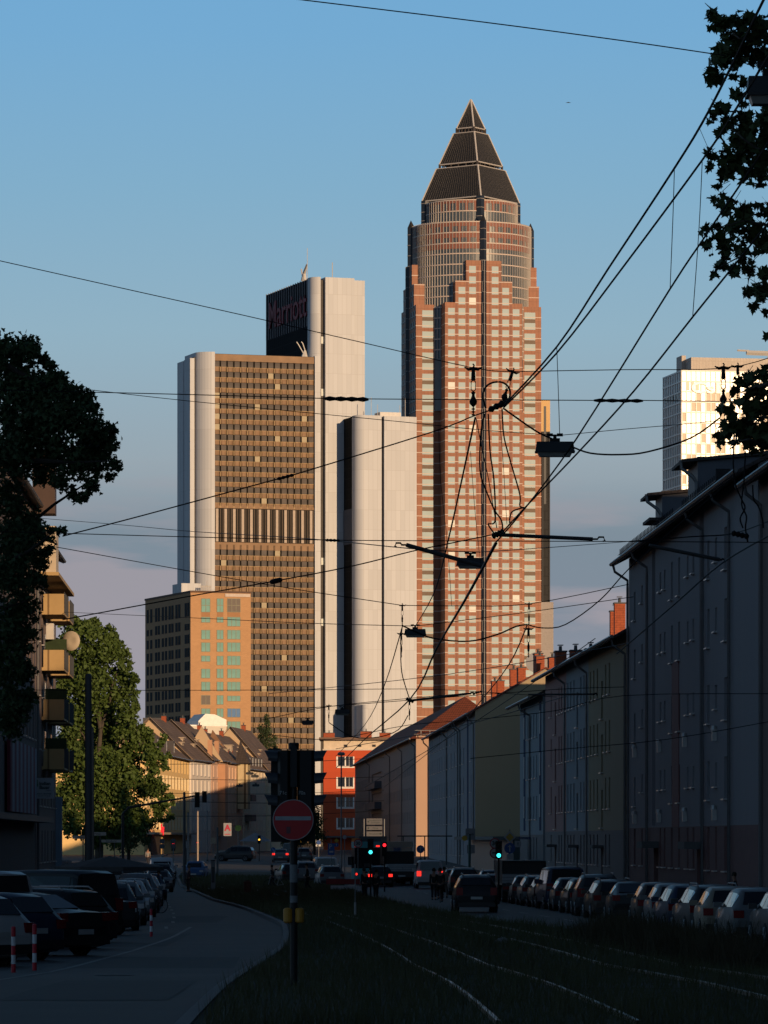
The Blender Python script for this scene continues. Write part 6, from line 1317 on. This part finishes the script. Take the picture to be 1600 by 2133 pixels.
for px,Y,k,c,l_ in lrow: car(k,c,px,Y,l_,yaw=4,front=True,group=G3,cat='van' if k=='van' else 'car',name='parked_van' if k=='van' else 'parked_car')
# dark box truck and flatbed
def truck(px,Y,lb_,boxh,boxm,w_=2.35,l_=6.0,low=False):
    t=empty('box_truck' if not low else 'flatbed_truck',(PX(px,Y),Y,gz(Y)),R(2),lb_,'truck')
    MB().box(-w_/2,w_/2,0,l_,.95,1.05).box(-w_/2,w_/2,-.02,.06,.62,.95).build('chassis',M_trim,t)
    if not low: MB().box(-w_/2,w_/2,0,l_,1.05,boxh).build('cargo_box',boxm,t); MB().box(-w_/2+.12,w_/2-.12,-.03,0,1.25,boxh-.15).build('rear_door',mat('tailgate_dark',(.014,.014,.015),.6),t)
    MB().box(-w_/2,w_/2,-.05,-.0 if low else -.03,1.05,1.55).build('tailboard',mat('alu_board',(.20,.21,.23),.4,.5,lines=(9,.17,.015,(.5,.5,.5))),t)
    if low: MB().box(-w_/2,w_/2,.05,l_,1.5,1.56).box(-w_/2,-w_/2+.05,0,l_,1.05,1.55).box(w_/2-.05,w_/2,0,l_,1.05,1.55).build('side_board',MATS['alu_board'],t)
    MB().box(-w_/2+.1,w_/2-.1,l_+.1,l_+1.9,.6,min(2.5,(boxh or 2.5))).build('cab',paint('black',PT['black']),t)
    for x in (-w_/2+.2,w_/2-.2):
        for y in (1.2,l_+1): o=MB().lathe([(.42,-.14),(.42,.14),(.3,.15)],16,ax='x').build('wheel',M_tyre,t,(x,y,.42))
        MB().box(x-.15,x+.15,-.06,0,.72,.88).build('tail_light',M_tail,t)
    MB().box(-.26,.26,-.05,-.03,.66,.78).build('number_plate',M_plate,t)
    return t
truck(1092,246,'dark box truck parked before the pastel terrace',2.25,mat('dark_tarpaulin',(.010,.010,.011),.7))
truck(837,335,'empty flatbed truck with pale drop boards in the queue',0,None,2.4,5,True)
# tram
Y=338; t=empty('tram',(PX(766,Y),Y,gz(Y)),R(-5),'teal and orange tram seen from behind with red lamps','tram')
M_teal=mat('tram_teal',(.03,.21,.23),.35,coat=.4); M_or=mat('tram_sunlit_orange',(.75,.19,.04),.45,coat=.3)  # side orange strengthened in place of sunlight falling on it
W=1.2
MB().prism([(-W,0),(-W+.25,-.35),(W-.25,-.35),(W,0),(W,26),(-W,26)],.35,1.25).build('lower_body',M_teal,t)
MB().prism([(-W+.01,.02),(-W+.27,-.30),(W-.27,-.30),(W-.01,.02),(W-.01,25.9),(-W+.01,25.9)],1.25,2.75).build('window_band',M_cglass,t)
MB().prism([(-W,0),(-W+.25,-.33),(W-.25,-.33),(W,0),(W,26),(-W,26)],2.75,3.2).build('roof_cove',M_teal,t)
MB().box(-W-.012,-W+.02,.3,26,1.9,3.3).box(-W-.01,-W+.5,.2,26,3.2,3.45).build('orange_side_panel',M_or,t)
MB().box(-.8,.8,2,7,3.2,3.6).build('roof_equipment',M_dgrey,t)
for x in (-.78,.78): MB().box(x-.13,x+.13,-.38,-.33,2.82,2.93).build('upper_tail_lamp',M_tailon,t); MB().lathe([(.09,-.38),(.05,-.40)],10,(x*1.02,0,.82),ax='y').build('lower_tail_lamp',M_tailon,t)
MB().box(-W-.25,-W,-.1,.1,1.5,2.1).build('tram_mirror',M_blk,t); MB().box(-.25,.25,-.36,-.34,1.35,1.6).build('coupling_cover',M_trim,t)
# low red/white barrier
t=empty('construction_barrier',(PX(718,300),300,gz(300)),R(-6),'low red and white barrier between tracks and queue','barrier'); MB().box(-1.2,1.0,-.1,.1,.5,.85).build('red_board',mat('barrier_red',(.20,.01,.015),.6),t); MB().box(-.9,1.1,-.14,.14,.05,.42).build('white_base',mat('barrier_white',(.40,.40,.42),.6),t)
# ================= PEOPLE, CYCLES =================
SK=mat('skin',(.28,.15,.10),.6)
CLO={}
def skin(name,chain,edges,m,parent,sub=1):
    me=bpy.data.meshes.new(name); me.from_pydata([c[:3] for c in chain],edges,[]); me.materials.append(m); o=bpy.data.objects.new(name,me); COL.objects.link(o); o.parent=parent
    md=o.modifiers.new('skin','SKIN'); 
    for i,c in enumerate(chain): me.skin_vertices[0].data[i].radius=(c[3],c[4] if len(c)>4 else c[3]); 
    me.skin_vertices[0].data[0].use_root=True; md.use_smooth_shade=True; s2=o.modifiers.new('sub','SUBSURF'); s2.levels=sub; s2.render_levels=sub; return o
def person(px,Y,lb_,top,legs,face=0,pose='walk',h=1.75,hair=(.02,.015,.01),z=0,arms=None,X=None,skirt=False,group=None,hx=0):
    t=empty('person',((X if X is not None else PX(px,Y)),Y,gz(Y)+.012+z),R(face),lb_,'person',group); k=h/1.75
    if pose=='ride': hipz,lean=.98,.28
    else: hipz,lean=.93,.03
    H=Vector((0,0,hipz)); S_=Vector((0,lean,hipz+.50)); Nk=Vector((0,lean+.03,hipz+.60)); Hd=Vector((0,lean+.06,hipz+.70)); Tp=Vector((0,lean+.05,hipz+.80))
    if pose=='walk': L1=[(-.09,.14,.5),(-.09,.06,.08),(-.09,.22,.04)]; L2=[(.09,.02,.5),(.09,-.26,.12),(.09,-.16,.03)]; A1=[(-.21,lean-.06,hipz+.22),(-.22,lean+.06,hipz+.0)]; A2=[(.21,lean+.02,hipz+.22),(.22,lean+.16,hipz+.04)]
    elif pose=='stand': L1=[(-.09,.02,.5),(-.10,0,.08),(-.11,.14,.04)]; L2=[(.09,.02,.5),(.10,0,.08),(.11,.14,.04)]; A1=[(-.22,lean-.02,hipz+.22),(-.21,lean+.06,hipz-.02)]; A2=[(.22,lean-.02,hipz+.22),(.16,lean+.22,hipz+.12)]
    else: L1=[(-.10,.34,.72),(-.10,.14,.30),(-.10,.26,.24)]; L2=[(.10,.22,.55),(.10,.04,.12),(.10,.17,.10)]; A1=[(-.23,lean+.16,hipz+.26),(-.22,lean+.40,hipz+.16)]; A2=[(.23,lean+.16,hipz+.26),(.22,lean+.40,hipz+.16)]
    ch=[(0,0,hipz,.13,.10),(0,lean*.5,hipz+.25,.125,.09),(S_.x,S_.y,S_.z-.04,.15,.095),(Nk.x,Nk.y,Nk.z-.02,.055),(Hd.x,Hd.y,Hd.z+.01,.085,.095),(Tp.x,Tp.y,Tp.z+.03,.07,.075)]
    ed=[(0,1),(1,2),(2,3),(3,4),(4,5)]
    def add(fr,p,r): ch.append((*p,r)); ed.append((fr,len(ch)-1)); return len(ch)-1
    for sx_,Ls in ((-1,L1),(1,L2)): a=add(0,(sx_*.09,0,hipz-.06),.095); a=add(a,Ls[0],.065); a=add(a,Ls[1],.045); add(a,Ls[2],.035)
    for sx_,As in ((-1,A1),(1,A2)): a=add(2,(sx_*.19,S_.y,S_.z),.055); a=add(a,As[0],.042); a=add(a,As[1],.033); add(a,tuple(Vector(As[1])+Vector((0,.05,-.06))),.036)
    body=skin('body',ch,ed,SK,t)
    # clothing: jacket and trousers
    mt_=mat('cloth_%d'%(len(CLO)),top,.9,var=.2,sc_n=4); CLO[len(CLO)]=1; ml=mat('cloth_%d'%(len(CLO)),legs,.9,var=.2,sc_n=4); CLO[len(CLO)]=1
    j=[(0,0,hipz-.04,.155,.125),(0,lean*.5,hipz+.25,.145,.11),(0,S_.y,S_.z-.03,.17,.115)]; je=[(0,1),(1,2)]
    for sx_,As in ((-1,A1),(1,A2)): j.append((sx_*.195,S_.y,S_.z,.068)); je.append((2,len(j)-1)); j.append((*As[0],.056)); je.append((len(j)-2,len(j)-1)); j.append((*As[1],.046)); je.append((len(j)-2,len(j)-1))
    skin('jacket',j,je,mt_,t)
    tr=[(0,0,hipz-.02,.14,.115)]; te=[]
    for sx_,Ls in ((-1,L1),(1,L2)): tr.append((sx_*.09,0,hipz-.08,.105)); te.append((0,len(tr)-1)); tr.append((*Ls[0],.08)); te.append((len(tr)-2,len(tr)-1)); tr.append((Ls[1][0],Ls[1][1],Ls[1][2]+.03,.06)); te.append((len(tr)-2,len(tr)-1))
    skin('trousers',tr,te,ml,t)
    for Ls in (L1,L2): MB().lathe([(.02,-.05),(.05,-.04),(.055,.01),(.03,.05)],8,(Ls[2][0],Ls[2][1]-.05,Ls[2][2]+.02)).box(Ls[2][0]-.045,Ls[2][0]+.045,Ls[1][1]-.07,Ls[2][1]+.07,Ls[2][2]-.045,Ls[2][2]+.02).build('shoe',M_trim,t)
    c=(Tp.x,Tp.y-.015,Tp.z-.01); MB().lathe([(.092,-.07),(.105,-.01),(.095,.06),(.055,.105),(.001,.115)],12,c).build('hair',mat('hair_%.2f'%hair[0],hair,.9),t,smooth=True)
    hd=MB().lathe([(.001,-.03),(.014,-.018),(.012,.01),(.001,.03)],6,(0,Hd.y+.10,Hd.z+.0)); hd.box(-.025,.025,Hd.y+.088,Hd.y+.096,Hd.z-.055,Hd.z-.045); hd.build('nose_and_mouth',SK,t)
    for s_ in (-1,1): MB().lathe([(.001,-.01),(.011,0),(.001,.01)],6,(s_*.034,Hd.y+.088,Hd.z+.03)).build('eye',M_trim,t); MB().box(s_*.088-.012,s_*.088+.012,Hd.y-.02,Hd.y+.02,Hd.z-.02,Hd.z+.04).build('ear',SK,t)
    for A_ in (A1,A2):
        b=Vector(A_[1])+Vector((0,.06,-.08))
        q=MB()
        for f_ in range(4): q.tube([b+Vector(((f_-1.5)*.019,0,0)),b+Vector(((f_-1.5)*.021,.03,-.035-(.01 if f_ in(1,2) else 0))),b+Vector(((f_-1.5)*.019,.025,-.065-(.012 if f_ in(1,2) else 0)))],[.009,.008,.007],5)
        s_=1 if A_[1][0]<0 else -1; q.tube([b+Vector((s_*.03,.0,.03)),b+Vector((s_*.05,.03,.0)),b+Vector((s_*.045,.04,-.02))],[.011,.009,.008],5); q.build('fingers',SK,t)
    t.scale=(k,k,k); return t
def bicycle(px,Y,rz,lb_,col=(.03,.03,.03),X=None,group=None):
    t=empty('bicycle',((X if X is not None else PX(px,Y)),Y,gz(Y)+.012),R(rz),lb_,'bicycle',group); m=mat('bike_%.2f'%col[0],col,.4,.3)
    for y in (-.52,.52):
        q=MB(); pts=[(0,y+.33*math.cos(a),.34+.33*math.sin(a)) for a in np.linspace(0,2*math.pi,21)]; q.tube(pts,.018,6,cap=False)
        for k in range(10): a=2*math.pi*k/10; q.tube([(0,y,.34),(0,y+.32*math.cos(a),.34+.32*math.sin(a))],.003,3)
        q.build('wheel',M_tyre,t)
    q=MB(); q.tube([(0,-.52,.34),(0,-.08,.30),(0,.38,.82),(0,-.2,.80),(0,-.52,.34)],.018,6); q.tube([(0,-.08,.30),(0,-.24,.92)],.017,6); q.tube([(0,.52,.34),(0,.36,.95)],.017,6); q.build('frame',m,t)
    MB().tube([(-.28,.30,1.02),(-.1,.38,1.0),(.1,.38,1.0),(.28,.30,1.02)],.014,6).build('handlebar',M_rim,t); MB().add([(-.07,-.36,.95),(.07,-.36,.95),(.02,-.08,.93),(-.02,-.08,.93),(-.07,-.36,.90),(.07,-.36,.90),(.02,-.08,.90),(-.02,-.08,.90)],[(0,1,2,3),(7,6,5,4),(0,4,5,1),(1,5,6,2),(2,6,7,3),(3,7,4,0)]).build('saddle',M_trim,t)
    MB().tube([(-.13,-.08,.18),(.13,-.08,.42)],.012,5).box(-.2,-.1,-.12,-.04,.16,.19).box(.1,.2,-.12,-.04,.41,.44).build('pedals',M_trim,t); return t
bk=bicycle(917,245,0,'bicycle ridden along the right road past the white van'); person(917,245,'cyclist in a dark jacket with a pale shoulder bag riding away',(.012,.012,.014),(.02,.02,.022),0,'ride')
person(904,262,'walker in dark clothes beside the cyclist',(.02,.02,.02),(.015,.015,.02),0,'walk')
person(926,272,'pedestrian in a light beige jacket right of the cyclist',(.25,.22,.19),(.10,.09,.08),15,'walk')
person(760,262,'person in a long dark coat waiting at the track crossing',(.01,.01,.012),(.012,.012,.014),40,'stand')
person(783,262,'second waiting person in black at the track crossing',(.012,.012,.012),(.01,.01,.012),-30,'stand',1.68)
person(641,300,'person in black standing by the pale SUV',(.008,.008,.01),(.01,.01,.01),90,'walk',1.8)
person(1371,186,'long-haired pedestrian in black walking by the dark terrace',(.01,.01,.012),(.012,.012,.015),80,'walk',1.7,X=14.2)
person(392,300,'pedestrian in a dusty pink top at the edge of the left road',(.12,.07,.075),(.07,.05,.045),-60,'stand',1.65,hair=(.12,.08,.05))
person(308,470,'pedestrian in a pale shirt under the far tree',(.22,.21,.2),(.03,.03,.04),0,'walk')
person(568,315,'person in dark clothes stepping over the verge by the fallen bicycle',(.03,.03,.035),(.02,.02,.02),60,'walk',1.6)
bicycle(575,312,100,'bicycle lying by the verge crossing',(.25,.25,.26))
bicycle(314,196,60,'bicycle with a pale wheel parked before the left bonnets',(.05,.01,.01))
# scooter rider with headlamp
Y=262; t=empty('motor_scooter',(PX(332,Y),Y,gz(Y)+.012),R(176),'motor scooter coming towards us with its headlamp on','scooter')
for y in (-.62,.62): MB().lathe([(.24,-.05),(.24,.05),(.12,.06)],16,(0,y,.24),ax='x').build('wheel',M_tyre,t)
MB().prism([(-.16,-.7),(.16,-.7),(.2,-.1),(-.2,-.1)],.3,.82).prism([(-.18,.30),(.18,.30),(.12,.45),(-.12,.45)],.25,1.0).box(-.16,.16,-.1,.32,.24,.34).build('scooter_body',paint('black',PT['black']),t)
MB().tube([(-.33,.30,1.05),(0,.36,1.08),(.33,.30,1.05)],.018,6).build('handlebar',M_rim,t); MB().lathe([(.055,.42),(.05,.46),(.001,.465)],12,(0,0,.88),ax='y').build('headlight',M_headon,t); MB().box(-.14,.14,-.65,-.1,.82,.9).build('seat',M_trim,t)
person(332,262,'scooter rider in an olive jacket behind the lit headlamp',(.035,.035,.02),(.02,.02,.025),176,'ride',1.72,z=-.12)
# market umbrellas, boxes, verge cabinet, bins, stones
for px,Y,r,pt,lb_ in ((228,180,2.2,1783,'large dark market umbrella above the left parked cars'),(212,205,1.9,1795,'second lower dark umbrella behind the large one'),(483,560,2.6,1768,'beige far umbrella at the junction café')):
    z0=gz(Y); t=empty('market_umbrella',(PX(px,Y),Y,z0),0,lb_,'umbrella'); zt=PZ(pt,Y)-z0; MB().tube([(0,0,0),(0,0,zt)],.04,8).build('umbrella_pole',M_dgrey,t)
    q=MB(); n=8; vs=[(0,0,zt)]+[(r*math.cos(2*math.pi*k/n+.3),r*math.sin(2*math.pi*k/n+.3),zt-.42-.0*k) for k in range(n)]+[(r*math.cos(2*math.pi*k/n+.3),r*math.sin(2*math.pi*k/n+.3),zt-.58) for k in range(n)]
    q.add(vs,[(0,1+k,1+(k+1)%n) for k in range(n)]+[(1+k,9+k,9+(k+1)%n,1+(k+1)%n) for k in range(n)]); q.build('umbrella_canopy',mat('canopy_%d'%px,(.045,.042,.042) if Y<300 else (.20,.14,.10),.85),t)
for k,(px,d) in enumerate(((134,'leftmost'),(145,'second'),(172,'third'),(181,'fourth'),(198,'rightmost'))):
    Y=290; t=empty('white_crate_stack',(PX(px,Y),Y,gz(Y)),0,d+' of the pale boxes stacked below the left tree','box','pale stacked boxes on the left pavement'); z=PZ(1803,Y)-gz(Y); q=MB()
    for j in range(3): q.box(-.14,.14,-.2,.2,z-.5+j*.28 if j else 0,z-.24+j*.28)
    q.build('stacked_box',mat('pale_box',(.24,.25,.27),.7),t)
t=empty('mural_hoarding',(PX(142,300),300,gz(300)),0,'painted rounded hoarding with orange and green shapes under the left tree','hoarding'); MB().box(-.9,1.3,0,.1,.2,1.9).build('hoarding_board',mat('hoarding_dark',(.035,.04,.035),.8),t); MB().lathe([(.30,-.02),(.29,-.03),(.001,-.032)],16,(.85,0,1.2),ax='y').build('painted_shape',mat('mural_orange',(.30,.13,.02),.7),t); MB().lathe([(.22,-.02),(.2,-.03),(.001,-.032)],16,(.3,0,1.6),ax='y').build('painted_shape',mat('mural_green',(.06,.12,.03),.7),t)
for px,Y,pt,pb,w_,lb_ in ((444,300,1793,1825,.28,'pale grey cabinet at the verge tip'),(387,400,1752,1800,.22,'tall pale cabinet strapped to the dark pole')):
    z0=gz(Y); t=empty('utility_cabinet',(PX(px,Y),Y,z0),0,lb_,'cabinet'); h=PZ(pt,Y)-z0; MB().box(-w_/2,w_/2,-.1,.1,0,h).build('cabinet_body',mat('cabinet_grey',(.17,.18,.19),.6),t); MB().box(-w_/2-.03,w_/2+.03,-.13,.13,h,h+.06).box(-.1,.1,-.115,-.1,h*.3,h*.8).build('cabinet_lid',M_dgrey,t)
t=empty('rusty_bin',(PX(516,285),285,gz(285)+.1),0,'rusty red litter bin standing on the verge','bin'); MB().lathe([(.22,0),(.25,.7),(.2,.75)],14).lathe([(.05,.75),(.2,.80)],14).build('bin_body',mat('rust_red',(.09,.03,.02),.8),t)
for px,Y,lb_ in ((683,165,'pale stone lying between the two left rails'),(1047,118,'grey stone beside the third rail'),(509,245,'small white litter by the cross path')):
    q=MB(); q.lathe([(.02,-.02),(.14,.0),(.16,.06),(.10,.13),(.02,.15)],9); o=q.build('stone',mat('pale_stone',(.20,.20,.20),.9,var=.3,sc_n=8),None,(PX(px,Y),Y,gz(Y)+.12),.4); o.scale=(1.2,.8,.8) if Y<200 else (.6,.5,.5); tag(o,lb_,'stone')
o=MB().tube([(-.5,0,0),(0,.1,.15),(.5,0,0)],[.02,.16,.02],6).build('aeroplane',M_dgrey,None,P(1184,214,900)); o.scale=(1,1,.6); tag(o,'tiny dark speck of a distant bird or plane right of the pyramid','bird')
o.name='distant_bird'
# small awnings/canopy of the left shops
t=empty('cafe_tent',(PX(532,560),560,gz(560)),0,'pale small tent roof at the far junction','tent'); MB().add([(-2,-1,2.1),(2,-1,2.1),(2,1,2.1),(-2,1,2.1),(0,0,3.2)],[(0,1,4),(1,2,4),(2,3,4),(3,0,4)]).build('tent_roof',mat('tent_white',(.22,.22,.24),.8),t); q=MB()
for x in (-1.9,1.9): q.tube([(x,-.9,0),(x,-.9,2.1)],.04,6)
q.build('tent_frame',M_galv,t)
